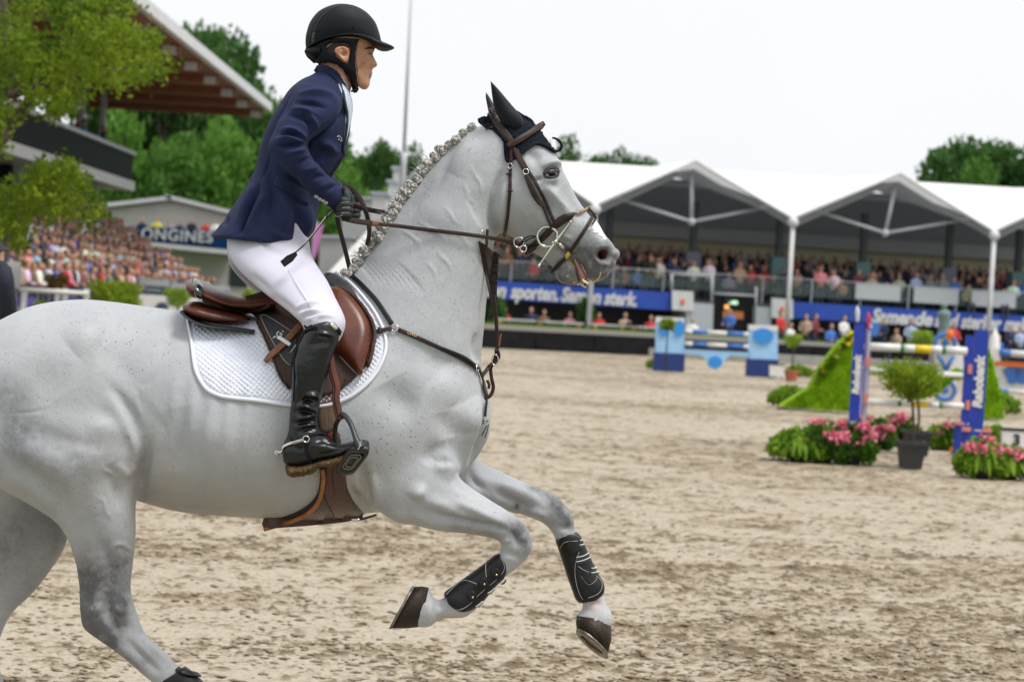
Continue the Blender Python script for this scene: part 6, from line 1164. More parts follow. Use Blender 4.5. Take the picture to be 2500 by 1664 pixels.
# ---------------- breastplate with bib martingale
brp = empty('breastplate', P(1060, 800, HY), 'dark brown breastplate with bib martingale across the grey horse chest', 'breastplate')
strap('shoulder_strap', px('2', (105, 1382), (160, 1430), (230, 1500), (290, 1568))+px('G', (150, 606)), .0150, .005, M_blk, brp, HB, .004)
ringm('ring', *px('G', (168, 634))[0], .0105, .002, M_steel, brp, HB, .007)
strap('saddle_strap', px('G', (152, 640), (90, 652), (30, 668)), .014, .005, M_lea, brp, HB, .012); strap('keeper', px('G', (70, 640), (72, 660), (75, 678)), .008, .004, M_blk, brp, HB, .017, 3)
strap('chest_strap', px('G', (190, 641), (330, 700), (480, 768), (600, 830), (685, 890)), .0135, .005, M_lea, brp, HB, .004); strap('chest_strap_overlay', px('G', (425, 742), (520, 780), (600, 818), (660, 866)), .010, .004, M_blk, brp, HB, .0095, 4)
l, n = hit(*px('G', (278, 672))[0], HB); place_text('logo', 'CWD', .0125, l+n*.0125, P(*px('G', (316, 686))[0], l.y)-P(*px('G', (240, 656))[0], l.y), Vector((0, 0, 1)), M_logo, brp, .0005, off=.0004)
ringm('ring', *px('G', (680, 886))[0], .008, .0018, M_steel, brp, HB, .008, 1.7)
strap('lower_chest_strap', px('G', (685, 880), (705, 930), (722, 990), (735, 1040), (745, 1075)), .0145, .006, M_lea, brp, HB, .005, 3)
strap('girth_strap', px('G', (744, 1085), (738, 1130), (735, 1190)), .0075, .005, M_lea, brp, HB, .004, 3)
yc = HY-.07
space_strap('martingale_strap', px('G', (796, 420), (808, 500), (815, 600), (820, 700), (818, 770), (800, 840), (765, 880), (722, 935)), [yc]*6+[yc-.01, yc-.03], .0125, .006, M_lea, brp, (-.4, -1, 0))
space_strap('martingale_loop', px('G', (822, 770), (830, 810), (815, 835), (780, 880), (785, 950), (795, 1010), (775, 1060), (740, 1078)), [yc+.01]*4+[yc-.01]*4, .0115, .006, M_lea, brp, (-.4, -1, 0))
space_strap('loop_tab', px('G', (845, 665), (838, 700), (832, 740)), [yc-.012]*3, .006, .005, M_tan, brp)
space_strap('loop_tab', px('G', (755, 960), (768, 990), (765, 1015)), [yc-.012]*3, .009, .005, M_lea, brp)
for q in ((818, 772), (775, 868)): space_strap('keeper', px('G', (q[0]-16, q[1]), (q[0], q[1]), (q[0]+16, q[1]+2)), [yc-.008]*3, .007, .012, M_lea, brp)
ringm('buckle', *px('G', (806, 830))[0], .010, .0016, M_steel, brp, None, ydef=yc-.008, squash=1.6)
drape('bib', px('G', (712, 82), (740, 100), (770, 128), (818, 155), (812, 230), (806, 320), (804, 420), (812, 505), (795, 510), (780, 440), (762, 340), (735, 210), (715, 120)), HB, M_lea, brp, off=.007, step=4, smooth=False, skirt=.004)
space_strap('bib_edge', px('G', (706, 75), (722, 160), (745, 270), (770, 390), (790, 490)), [hit(*q, HB)[0].y-.012 if hit(*q, HB)[0] else HY-.1 for q in px('G', (706, 75), (722, 160), (745, 270), (765, 390))]+[yc-.02], .007, .005, M_lea, brp)
ringm('rein_ring', *px('G', (704, 36))[0], .0075, .0018, M_steel, brp, HB, .018, 1.9)
space_strap('rein_stop', px('G', (758, 0), (755, 40), (752, 105)), [hit(*px('G', (745, 60))[0], HB)[0].y-.03]*3, .0095, .006, M_lea, brp)
M_num = mat('clipped_number_dye', (.02, .02, .02), .7)
for pts, w_ in (([(733, 1212), (731, 1238)], .003), ([(748, 1222), (762, 1218)], .003), ([(752, 1248), (738, 1280), (722, 1312)], .0035), ([(764, 1240), (754, 1285), (741, 1326)], .0035)):
    strap('dyed_number', px('G', *pts), w_, .001, M_num, horse, HB, .0008, 2)
# ---------------- saddle pad
pad = empty('saddle_pad', P(700, 760, HY), 'white quilted saddle pad under the brown saddle', 'saddle pad')
padp = px('E', (1690, 70), (1720, 40), (1850, 120), (1960, 220), (2060, 335), (2150, 455), (2225, 600), (2272, 740), (2270, 900), (2200, 1080), (2085, 1240), (1900, 1390), (1700, 1475), (1480, 1510), (1230, 1497), (1000, 1465), (800, 1440), (520, 1412), (370, 1370), (265, 1285), (185, 1150), (150, 1000), (125, 800), (78, 560), (55, 455), (110, 440), (400, 520), (700, 560), (900, 560), (1200, 420), (1500, 250))
def quilt(UV, de):
    u, v = UV[:, 0]*.985-UV[:, 1]*.10, UV[:, 1]+UV[:, 0]*.10
    a, b = (u+v*1.0)/13.6*math.pi, (u-v*1.0)/13.6*math.pi
    h = np.minimum(np.abs(np.sin(a/1.0)), np.abs(np.sin(b/1.0)))
    return np.where(de > 9, .0062*h**.6, .001)*np.clip((de-4)/8, .2, 1)
drape('quilted_panel', padp, HB, M_white, pad, off=.0045, step=2.1, relief=quilt, skirt=.012, mirror=HY)
X, Nn = trace(padp[1:24], HB, .006, 5); mb = MB(); mb.tube(X, .0062, 8, flat=.8); X[:, 1] = 2*HY-X[:, 1]; mb.tube(X, .0062, 8); mb.build('binding', M_bind, pad)
# ---------------- girth
gir = empty('girth', P(780, 1280, HY), 'brown leather belly guard girth strapped under the grey horse', 'girth')
drape('belly_guard', px('F', (735, 450), (800, 412), (855, 440), (890, 560), (915, 760), (938, 920), (955, 1050), (1020, 1200), (1135, 1362), (1040, 1400), (880, 1432), (700, 1450), (450, 1472), (200, 1490), (60, 1500), (10, 1480), (10, 1440), (50, 1400), (200, 1395), (380, 1350), (530, 1270), (620, 1180), (665, 1060), (685, 900), (690, 700), (720, 560)), HB, mat('girth_leather', (.075, .022, .012), .38, (.05, .022, .014), 14, bump=.3, bscale=200, coat=.15), gir, off=.006, dome=.006, ew=16, step=5, mirror=HY)
X, Nn = trace(px('F', (668, 820), (685, 900), (668, 1060), (620, 1180), (530, 1275), (380, 1352), (200, 1408), (60, 1450), (20, 1462)), HB, .019, 4); mb = MB(); mb.tube(X, .0068, 8); mb.build('edge_binding', M_edge, gir)
X, Nn = trace(px('F', (655, 820), (672, 900), (655, 1060), (607, 1170), (517, 1262), (370, 1345), (190, 1405), (50, 1425), (5, 1450)), HB, .006, 4); mb = MB(); mb.tube(X, .0055, 8); mb.build('edge_lining', M_blk, gir)
drape('girth_buckle_guard', px('F', (725, 470), (760, 430), (810, 410), (860, 440), (880, 520), (850, 560), (750, 540)), HB, M_red, gir, off=.013, dome=.004, ew=10, step=3)
strap('seam', px('F', (790, 820), (795, 960), (820, 1100)), .002, .002, M_lea, gir, HB, .0125, 4); strap('seam', px('F', (690, 1110), (740, 1220), (800, 1330), (820, 1400)), .003, .002, M_lea, gir, HB, .0125, 4)
X, Nn = trace(px('F', (1010, 1420), (1080, 1420), (1200, 1390), (1290, 1362)), HB, .004, 3); mb = MB(); mb.tube(X, .0035, 6); mb.build('strap_clip', M_blk, gir); mb = MB(); mb.tube(X[:max(3, len(X)//3)], .005, 6); mb.build('steel_clip', M_steel, gir)
drape('billet_straps', px('F', (655, -60), (800, -60), (835, 100), (862, 330), (840, 430), (760, 430), (720, 445), (650, 425), (625, 300)), HB, mat('worn_suede', (.16, .095, .055), .7, (.10, .06, .036), 25, bump=.4, bscale=200, stretch=(1, 1, .2)), gir, off=.005, dome=.003, ew=8, step=4, smooth=False)
# ---------------- saddle
sad = empty('saddle', P(650, 750, HY), 'brown leather jumping saddle with chestnut knee blocks under the rider', 'saddle')
HPb = lambda a, b, w, yo=0, k=0, e=1: (*px('E', a)[0], *px('E', b)[0], w, yo, k, e)
mb = MB(); mb.loft([HPb((108, 395), (104, 425), .10), HPb((128, 345), (120, 470), .16, 0, -.1, .8), HPb((250, 350), (230, 540), .185, 0, -.1, .75), HPb((400, 392), (380, 582), .185, 0, -.1, .75), HPb((550, 430), (520, 602), .18, 0, -.1, .75), HPb((700, 470), (680, 595), .175, 0, -.1, .75), HPb((800, 505), (790, 570), .15, 0, -.1, .75)], HY, 32); mb.build('panel', M_red, sad)
mb = MB(); mb.loft([HPb((90, 430), (88, 450), .12), HPb((110, 450), (108, 485), .19, 0, 0, .7), HPb((260, 545), (250, 590), .205, 0, 0, .7), HPb((450, 600), (445, 640), .21, 0, 0, .7), HPb((700, 620), (695, 668), .20, 0, 0, .7), HPb((900, 640), (890, 710), .19, 0, 0, .7)], HY, 28); mb.build('half_pad', M_grey, sad)
drape('half_pad_front', px('E', (1610, 105), (1660, 75), (1720, 92), (1850, 165), (1930, 250), (1985, 345), (2020, 420), (1900, 330), (1760, 240), (1640, 220)), HB, M_grey, sad, off=.016, dome=.006, ew=10, step=4, mirror=HY)
mb = MB(); mb.loft([HPb((132, 100), (150, 280), .13), HPb((160, 88), (165, 300), .17, 0, -.1), HPb((250, 115), (258, 315), .18, 0, -.15), HPb((400, 195), (400, 372), .165, 0, -.2), HPb((550, 258), (545, 425), .15, 0, -.25), HPb((680, 296), (685, 445), .14, 0, -.25), HPb((850, 293), (850, 445), .13, 0, -.25), HPb((1000, 268), (1010, 430), .125, 0, -.25), HPb((1200, 240), (1220, 420), .12, 0, -.25), HPb((1450, 190), (1480, 420), .115, 0, -.2), HPb((1640, 150), (1690, 380), .10, 0, -.1), HPb((1690, 180), (1720, 330), .05)], HY, 32); seat = mb.build('seat', M_red, sad)
SB = make_bvh(seat.data)
X, Nn = trace(px('E', (255, 308), (400, 372), (550, 425), (690, 446), (840, 430), (1000, 375)), SB, .004, 4); mb = MB(); mb.tube(X, .006, 8); mb.build('seat_welt', M_flap, seat)
drape('cantle_badge', px('E', (135, 100), (185, 108), (235, 160), (256, 240), (245, 300), (185, 285), (150, 210)), SB, mat('chrome_badge', (.12, .13, .12), .12, metal=.9), seat, off=.004, dome=.004, ew=8, step=3)
drape('skirt', px('E', (760, 440), (900, 400), (1040, 345), (1200, 380), (1330, 470), (1420, 590), (1380, 640), (1290, 640), (1120, 540), (950, 470), (830, 465)), HB, M_flap, sad, off=.045, dome=.008, ew=18, step=5, mirror=HY, skirt=.03)
fl = drape('flap', px('E', (745, 462), (830, 450), (960, 455), (1200, 480), (1500, 380), (1690, 205), (1760, 200), (1870, 235), (2000, 365), (2110, 540), (2158, 720), (2150, 880), (2085, 1030), (1965, 1165), (1850, 1270), (1740, 1355), (1560, 1400), (1380, 1390), (1215, 1312), (1130, 1220), (1075, 1120), (1035, 1000), (980, 860), (905, 690), (840, 540)), HB, M_flap, sad, off=.017, dome=.006, ew=10, step=5, mirror=HY)
FB = make_bvh(fl.data)
for pts in ([(855, 560), (915, 690), (990, 860), (1045, 1000), (1085, 1120), (1140, 1220), (1215, 1300)],):
    X, Nn = trace(px('E', *pts), FB, .003, 5); mb = MB(); mb.tube(X, .0035, 6); mb.build('flap_welt', M_flap, fl)
drape('flap_inset', px('E', (885, 510), (930, 492), (1000, 530), (1130, 610), (1260, 700), (1290, 790), (1270, 920), (1235, 1050), (1170, 1015), (1070, 870), (970, 690)), FB, M_grey, sad, off=.002, step=5, skirt=.003)
X, Nn = trace(px('E', (885, 510), (970, 690), (1070, 870), (1170, 1020), (1230, 1052)), FB, .002, 4); mb = MB(); mb.tube(X, .0011, 5); mb.build('piping', M_stitch, fl)
X, Nn = trace(px('E', (885, 510), (930, 492), (1000, 530), (1130, 610), (1260, 700)), FB, .002, 4); mb = MB(); mb.tube(X, .0011, 5); mb.build('piping', M_stitch, fl)
kb = drape('knee_block', px('E', (1640, 230), (1700, 215), (1790, 228), (1900, 300), (2020, 440), (2095, 590), (2118, 740), (2085, 920), (2030, 1060), (1972, 1155), (1900, 1085), (1800, 980), (1720, 900), (1660, 700), (1620, 450)), FB, M_red, sad, off=.003, dome=.034, ew=30, step=5, mirror=HY, skirt=.02)
X, Nn = trace(px('E', (1700, 205), (1800, 215), (1915, 290), (2040, 440), (2115, 590), (2140, 740), (2105, 930), (2045, 1075), (1980, 1165)), FB, .006, 4); mb = MB(); mb.tube(X, .006, 8); mb.build('block_welt', M_flap, sad)
KB = make_bvh(kb.data)
X, Nn = trace(px('E', (1730, 905), (1800, 990), (1900, 1095), (1960, 1150)), FB, .003, 4); mb = MB(); mb.tube(X, .0016, 5); mb.build('stitching', M_stitch, fl)
X, Nn = trace(px('E', (2085, 800), (2050, 960), (1985, 1110)), KB, .0005, 4); mb = MB(); mb.tube(X, .0009, 5); mb.build('stitching', M_tan, kb)
l, n = hit(*px('E', (1085, 735))[0], FB); xd = P(*px('E', (1135, 690))[0], l.y)-P(*px('E', (1055, 790))[0], l.y)
place_text('logo_print', '2G', .024, l+n*.0035, xd, Vector((-1, 0, .75)), M_print, fl, .0004, off=.0006)
l, n = hit(*px('E', (1140, 682))[0], FB); place_text('logo_print', 'S', .009, l+n*.0035, xd, Vector((-1, 0, .75)), M_print, fl, .0004, off=.0003)
l, n = hit(*px('E', (1225, 905))[0], FB); place_text('small_print', 'by CWD technology', .0062, l+n*.0035, P(*px('E', (1265, 850))[0], l.y)-P(*px('E', (1190, 960))[0], l.y), Vector((-1, 0, .75)), M_print, fl, .0003, off=.0001)
# ---------------- stirrup on its leather
sti = empty('stirrup', P(860, 1130, HY-.4), 'black safety stirrup on chestnut leather under the rider boot', 'stirrup')
strap('leather_tail', px('E', (1380, 560), (1300, 660), (1180, 795), (1070, 900), (960, 1010)), .0235, .006, M_tan, sti, FB, .006, 4, wprof=lambda s: 1-.5*max(0, s-.9)/.1)
strap('leather_keeper', px('E', (1100, 770), (1165, 810), (1228, 852)), .012, .005, M_bind, sti, FB, .0125, 3)
LEGY = HY-.385
sl_ = px('E', (1640, 900), (1680, 1130), (1720, 1290))+px('F', (822, 60), (850, 200), (868, 292))
space_strap('stirrup_leather', sl_, [HY-.34, HY-.345, HY-.35, HY-.355, HY-.36, HY-.365], .009, .020, M_red, sti, (-1, -.4, .2))
space_strap('stirrup_leather_edge', [(u+5, v) for u, v in sl_], [HY-.35, HY-.355, HY-.36, HY-.365, HY-.37, HY-.375], .004, .016, M_red, sti, (-1, -.4, .2))
M_stir = mat('black_stirrup', (.018, .020, .022), .42, spec=.5, bump=.1, bscale=300)
mb = MB()
mb.tube([P(*q, y) for q, y in zip(px('F', (865, 300), (900, 232), (960, 280), (1010, 370), (1045, 470), (1075, 550), (1110, 615)), [HY-.37, HY-.375, HY-.39, HY-.41, HY-.425, HY-.435, HY-.44])], [.006, .009, .0085, .008, .0085, .011, .014], 12, 5, flat=.8)
mb.tube([P(*q, y) for q, y in zip(px('F', (900, 240), (850, 310), (825, 380), (822, 470), (840, 560), (860, 700)), [HY-.375, HY-.36, HY-.345, HY-.335, HY-.33, HY-.33])], [.008, .007, .007, .007, .008, .008], 12, 5); mb.build('branches', M_stir, sti)
tq = px('F', (985, 640), (1080, 630), (1185, 640), (1192, 690), (1120, 790), (1040, 890), (980, 915), (890, 918), (838, 880), (835, 850), (900, 750)); ty = [-.44, -.445, -.44, -.43, -.39, -.35, -.335, -.33, -.335, -.345, -.395]
outer = np.array([tuple(P(*q, HY+y)) for q, y in zip(tq, ty)]); oc = cr(outer, 4, True); cen = oc.mean(0); nrm = np.cross(oc[4]-cen, oc[14]-cen); nrm /= np.linalg.norm(nrm); nrm *= np.sign(-nrm[1])
R_ = [oc-nrm*.016, oc, cen+(oc-cen)*.74, cen+(oc-cen)*.72-nrm*.006]; mb = MB(); mb.rings(R_); mb.build('tread', M_stir, sti, recalc=True)
mb = MB()
for k in (.55, .38): mb.tube(cen+(oc-cen)*k-nrm*.003, .003, 6, closed=True)
for k in range(9):
    a, b = cen+(oc[0]-cen)*.95, cen+(oc[36]-cen)*.95; p_ = a+(b-a)*(k+.5)/9; mb.ball(p_-nrm*.008, .0032, 6, 5)
mb.build('tread_grip', mat('tread_metal', (.20, .20, .17), .35, metal=.8), sti)
l = P(*px('F', (1100, 580))[0], HY-.457); place_text('stirrup_print', 'FreeJump', .007, l, P(*px('F', (1115, 560))[0], l.y)-P(*px('F', (1095, 620))[0], l.y), Vector((-1, 0, .2)), M_print, sti, .0003)
# ---------------- leg boots
def legboot(secs, yo, label, name='tendon_boot'):
    e = empty(name, P(secs[0][0], secs[-1][1], HY+yo), label, 'horse boot', 'boots on the grey horse legs')
    mb = MB(); mb.loft([(*s_[:5], yo, 0, .85) for s_ in secs], HY, 28, 6); o = mb.build('shell', M_blk, e); 
    return e, make_bvh(o.data)
lb, LB = legboot([(1238, 1380, 1220, 1350, .038), (1238, 1396, 1208, 1354, .041), (1228, 1412, 1184, 1373, .041), (1205, 1437, 1150, 1398, .041), (1180, 1468, 1108, 1428, .043), (1160, 1484, 1085, 1446, .047), (1140, 1492, 1090, 1466, .044), (1128, 1492, 1100, 1478, .03)], -.145, 'black leather tendon boot with studs on the folded near foreleg')
def stitch(pts, bvh, parent, reg='4'):
    X, Nn = trace(px(reg, *pts), bvh, .0008, 2.5); mb = MB(); mb.tube(X, .0009, 4); mb.build('stitching', M_stitch, parent)
stitch([(810, 800), (800, 850), (805, 920)], LB, lb); stitch([(530, 1040), (600, 970), (660, 940), (740, 965)], LB, lb); stitch([(530, 1060), (550, 1110), (600, 1140), (650, 1130), (700, 1095), (740, 1050), (820, 980), (880, 930)], LB, lb); stitch([(900, 780), (925, 830), (925, 870), (905, 900)], LB, lb)
M_ela = mat('striped_elastic', (.62, .62, .60), .8); M_stud = mat('brass_stud', (.72, .58, .33), .2, metal=1.)
for cx, cy in ((868, 893), (785, 958), (705, 1048)):
    t_ = drape('strap_tab', px('4', (cx-32, cy-15), (cx-10, cy-34), (cx+20, cy-28), (cx+34, cy+5), (cx+66, cy+38), (cx+38, cy+70), (cx+2, cy+34), (cx-22, cy+18)), LB, M_blk, lb, off=.005, step=2.5, skirt=.006)
    u, v = px('4', (cx+5, cy+5))[0]; l, n = hit(u, v, LB); mb = MB(); mb.ball(l+n*.0085, .0037, 10, 7); mb.build('stud', M_stud, t_)
    for k in range(3): strap('elastic', px('4', (cx+18+k*14, cy+62-k*2), (cx+44+k*10, cy+44-k*2), (cx+62+k*6, cy+26-k*2)), .0026, .002, M_ela, t_, LB, .007, 2)
lb, LB = legboot([(1408, 1298, 1362, 1306, .036), (1418, 1308, 1356, 1316, .040), (1429, 1332, 1363, 1340, .040), (1443, 1362, 1374, 1373, .040), (1459, 1396, 1385, 1408, .042), (1474, 1422, 1396, 1438, .046), (1475, 1444, 1404, 1460, .044), (1464, 1460, 1412, 1469, .034)], .15, 'black tendon boot with striped elastic straps on the far foreleg')
stitch([(1290, 670), (1330, 640), (1400, 625), (1440, 650)], LB, lb); stitch([(1310, 720), (1340, 680), (1430, 670)], LB, lb); stitch([(1440, 745), (1420, 800), (1410, 870), (1420, 960), (1445, 1040), (1465, 1070)], LB, lb); stitch([(1430, 840), (1470, 870), (1520, 890), (1580, 930), (1595, 980), (1570, 1030), (1500, 1060)], LB, lb); stitch([(1355, 690), (1410, 680), (1425, 740), (1375, 755), (1355, 690)], LB, lb); stitch([(1455, 915), (1505, 885), (1560, 925), (1505, 970), (1455, 915)], LB, lb)
for a, b in (((1440, 690), (1478, 685)), ((1420, 805), (1520, 775)), ((1520, 880), (1575, 870))):
    for k in range(4):
        dy = (-22+15*k); strap('elastic', px('4', (a[0], a[1]+dy), ((a[0]+b[0])/2, (a[1]+b[1])/2+dy+4), (b[0]-22+k*6, b[1]+dy)), .0030, .002, M_ela if k % 2 == 0 else M_grey, lb, LB, .002, 2.5)
drape('strap_tab', px('4', (1350, 685), (1410, 672), (1450, 690), (1445, 735), (1380, 758)), LB, M_blk, lb, off=.003, step=2.5, skirt=.004); drape('strap_tab', px('4', (1460, 910), (1510, 880), (1555, 920), (1505, 965)), LB, M_blk, lb, off=.003, step=2.5, skirt=.004)
lb, LB = legboot([(452, 1626, 396, 1660, .040), (470, 1640, 392, 1672, .045), (515, 1682, 415, 1712, .046), (562, 1738, 440, 1762, .05), (560, 1760, 470, 1780, .045)], -.16, 'black fetlock boot on the near hind leg at the bottom edge')
strap('strap_tab', px('5', (690, 1515), (740, 1535), (785, 1545)), .02, .006, M_blk, lb, LB, .004, 3)
# ================================================================== RIDER
rid = empty('person', P(640, 720, HY), 'rider in navy show jacket, white breeches, black boots and helmet on the grey horse', 'person')
M_skin = mat('skin', (.60, .305, .19), .5, (.48, .225, .135), 30, bump=.35, bscale=300, sub=.08)
M_navy = mat('navy_wool', (.012, .018, .060), .8, (.017, .025, .080), 9, bump=.35, bscale=900, sheen=.02, spec=.25)
M_navy2 = mat('navy_collar', (.010, .012, .034), .7, bump=.3, bscale=900)
M_shirt = mat('pale_blue_shirt', (.60, .65, .76), .75, (.52, .58, .70), 120, bump=.3, bscale=700)
M_breech = mat('white_breeches', (.60, .59, .68), .7, (.55, .54, .64), 6, bump=.15, bscale=600, sheen=.15)
M_boot = mat('black_boot_leather', (.006, .007, .009), .33, (.011, .012, .015), 14, bump=.16, bscale=60, spec=.5)
M_hel = mat('matt_black_helmet', (.009, .011, .016), .6, bump=.15, bscale=700, spec=.22)
M_har = mat('black_harness', (.005, .006, .009), .6, bump=.2, bscale=500, spec=.2)
M_hair = mat('dark_hair', (.02, .012, .008), .6, bump=.5, bscale=400)
def organic(mb, vox, it, sub=1):
    me = modify(mb.mesh(recalc=True), [('REMESH', dict(mode='VOXEL', voxel_size=vox))]); smooth_np(me, it)
    if sub: me = modify(me, [('SUBSURF', dict(levels=1, render_levels=1))])
    me.polygons.foreach_set('use_smooth', [True]*len(me.polygons)); return me
# ---------------- body: head, neck and trunk in one surface
mb = MB(); a_ = lambda p, q, w, y=0, k=0: (*px('A', p)[0], *px('A', q)[0], w, y, k)
mb.loft([a_((1100, 200), (450, 260), .04), a_((1220, 380), (330, 450), .066), a_((1275, 560), (290, 620), .074), a_((1290, 720), (290, 740), .076, 0, -.1), a_((1275, 800), (300, 800), .075, 0, -.12), a_((1240, 870), (300, 860), .074, 0, -.12), a_((1235, 960), (320, 920), .073, 0, -.15),
         a_((1235, 1060), (350, 980), .071, 0, -.2), a_((1235, 1130), (400, 1010), .068, 0, -.2), a_((1230, 1200), (540, 1060), .064, 0, -.2), a_((1205, 1270), (700, 1130), .058, 0, -.2), a_((1195, 1330), (830, 1200), .048, 0, -.15), a_((1160, 1395), (900, 1290), .036), a_((1110, 1425), (1000, 1370), .018)], HY, 26)
mb.loft([a_((1180, 830), (1080, 850), .010), a_((1258, 900), (1150, 920), .013), a_((1285, 960), (1150, 980), .016), a_((1322, 1025), (1150, 1040), .020), a_((1310, 1062), (1150, 1075), .020), a_((1250, 1085), (1160, 1085), .012)], HY, 12, 4)      # nose
mb.loft([a_((900, 900), (370, 900), .055), a_((930, 1150), (385, 1050), .058), a_((900, 1400), (390, 1120), .060), a_((860, 1520), (330, 1200), .068), (846, 260, 740, 222, .075), (838, 300, 712, 268, .10), (820, 380, 680, 362, .09), (770, 460, 635, 450, .09), (735, 555, 590, 545, .10), (720, 580, 590, 575, .08)], HY, 24)
bme = organic(mb, .0042, 5)
A_ = lambda *p: px('A', *p)
sculpt(bme, [(A_((1150, 870), (1230, 860)), -.008, 5), (A_((1120, 780), (1280, 770)), .005, 5), (A_((1050, 930), (1150, 960)), .006, 11), (A_((1000, 1050), (1080, 1150)), -.004, 13), (A_((1180, 1197), (1250, 1190)), -.0045, 2.2), (A_((1215, 1160), (1250, 1172)), .0035, 3), (A_((1205, 1218), (1245, 1222)), .0035, 3),
             (A_((1170, 1260), (1215, 1262)), -.0035, 4), (A_((1130, 1360)), .004, 10), (A_((1210, 1070), (1170, 1010), (1190, 950)), -.004, 3.2), (A_((1240, 1040), (1215, 1000)), .003, 4), (A_((1190, 1060), (1160, 1130)), -.003, 4), (A_((1150, 890), (1220, 880)), .004, 3), (A_((1010, 1300), (1080, 1400), (1160, 1410)), .003, 8),
             (A_((700, 1100), (800, 1250), (880, 1420)), .006, 7), (A_((620, 1100), (720, 1260)), -.005, 8), (A_((860, 1200), (900, 1330)), -.006, 7), (A_((1275, 1062)), -.004, 2.5)], None, .62)
body = link('body', bme, M_skin, rid); BB = make_bvh(bme)
def hollow(UV, de):
    c, k = px('A', (775, 870))[0], px('A', (760, 790))[0]
    return -.010*np.exp(-((UV-c)**2).sum(1)/6.5**2)-.004*np.exp(-((UV-k)**2).sum(1)/5.**2)
drape('ear', A_((640, 830), (655, 780), (710, 748), (790, 745), (845, 785), (860, 860), (845, 940), (825, 990), (785, 995), (735, 945), (680, 890)), BB, M_skin, body, off=.009, dome=.007, ew=4, step=1.3, relief=hollow, skirt=.016)
drape('eye', A_((1150, 858), (1190, 846), (1232, 850), (1225, 872), (1180, 878)), BB, mat('eye_white', (.30, .27, .25), .2), body, off=.0008, step=1.2, skirt=.002)
drape('iris', A_((1196, 850), (1220, 850), (1222, 870), (1200, 873)), BB, mat('iris', (.03, .035, .03), .1), body, off=.0016, step=1., skirt=.002)
X, Nn = trace(A_((1140, 852), (1190, 838), (1238, 846)), BB, .001, 1.5); mb = MB(); mb.tube(X, .0013, 6); mb.build('eyelid', M_skin, body)
drape('eyebrow', A_((1110, 778), (1170, 752), (1225, 758), (1258, 778), (1255, 792), (1210, 782), (1150, 784)), BB, M_hair, body, off=.001, dome=.002, ew=3, step=1.5, skirt=.002)
drape('hair', A_((380, 950), (600, 700), (870, 690), (880, 760), (760, 745), (690, 760), (650, 840), (640, 900), (560, 960), (480, 985), (420, 1010), (400, 1050), (375, 1010)), BB, M_hair, rid, off=.002, dome=.002, ew=6, step=3)
M_lip = mat('lips', (.42, .185, .125), .5)
drape('lips', A_((1180, 1196), (1205, 1180), (1228, 1176), (1222, 1193), (1226, 1210), (1205, 1214)), BB, M_lip, body, off=.0006, step=1.2, skirt=.001)
# ---------------- helmet
def rings_px(rows, n=40):
    t = np.linspace(0, 2*math.pi, n, endpoint=False); R = []
    for u1, v1, u2, v2, w, h in cr(rows, 5):
        a, b = np.array(P(u1, v1, HY)), np.array(P(u2, v2, HY)); c, ax = (a+b)/2, (a-b)/2
        R.append(c+np.outer(np.cos(t), ax)+np.outer(np.sin(t)*w, (0, 1, 0))+np.outer(np.sin(t)**2*h, (0, 0, 1)))
    return R
hel = empty('tmp', (0, 0, 0), '', ''); bpy.data.objects.remove(hel)
mb = MB(); R = rings_px([(*A_((1377, 672))[0], *A_((183, 800))[0], .090, .024), (*A_((1366, 600))[0], *A_((168, 690))[0], .095, .019), (*A_((1335, 490))[0], *A_((182, 550))[0], .098, .012), (*A_((1275, 345))[0], *A_((250, 350))[0], .096, .006), (*A_((1150, 205))[0], *A_((390, 188))[0], .083, .002), (*A_((1000, 118))[0], *A_((590, 98))[0], .055, 0), (*A_((860, 84))[0], *A_((740, 82))[0], .02, 0)])
mb.rings(R); shell = mb.build('helmet', M_hel, rid, recalc=True); shm = make_bvh(shell.data)
mb = MB(); mb.rings([q for q in rings_px([(*A_((1330, 690))[0], *A_((230, 790))[0], .082, .02), (*A_((1250, 560))[0], *A_((280, 600))[0], .085, .015), (*A_((1000, 300))[0], *A_((500, 300))[0], .05, 0)])]); mb.build('helmet_lining', M_har, shell, recalc=True)
mb = MB(); mb.tube(R[0], .0035, 8, closed=True); mb.build('rim_trim', M_har, shell)
mb = MB(); mb.loft([a_((900, 585), (900, 625), .088), a_((1050, 590), (1040, 655), .092), a_((1220, 620), (1200, 705), .088), a_((1370, 668), (1320, 790), .076), a_((1480, 705), (1430, 815), .056), a_((1560, 740), (1530, 795), .03), a_((1590, 768), (1580, 775), .006)], HY, 28, 6)
mb.build('visor', M_hel, shell, recalc=True)
X, Nn = trace(A_((700, 95), (580, 145), (450, 250), (370, 360), (330, 460), (305, 540)), shm, .0004, 3); mb = MB(); mb.tube(X, .0016, 6); mb.build('shell_seam', mat('gloss_black', (.03, .032, .036), .15), shell)
for q in ((930, 435), (380, 487)):
    l, n = hit(*A_(q)[0], shm); mb = MB(); mb.ball(l+n*.001, (.003, .003, .003), 10, 7); mb.build('vent_rivet', M_har, shell)
drape('badge', A_((285, 540), (318, 520), (312, 690), (268, 712)), shm, mat('badge_chrome', (.25, .25, .22), .2, metal=.8, col2=(.02, .02, .02), scale=250), shell, off=.0015, step=1.5, smooth=False, skirt=.002)
harn = A_((300, 740), (450, 670), (600, 625), (800, 612), (1020, 628), (968, 720), (945, 850), (948, 1000), (965, 1150), (990, 1300), (1028, 1425), (995, 1455), (915, 1472), (885, 1330), (850, 1200), (770, 1085), (680, 1015), (560, 978), (430, 985), (330, 990), (225, 900), (185, 815))
hole = A_((500, 735), (560, 695), (700, 672), (850, 680), (882, 720), (878, 850), (862, 980), (832, 1015), (760, 992), (640, 890), (520, 790))
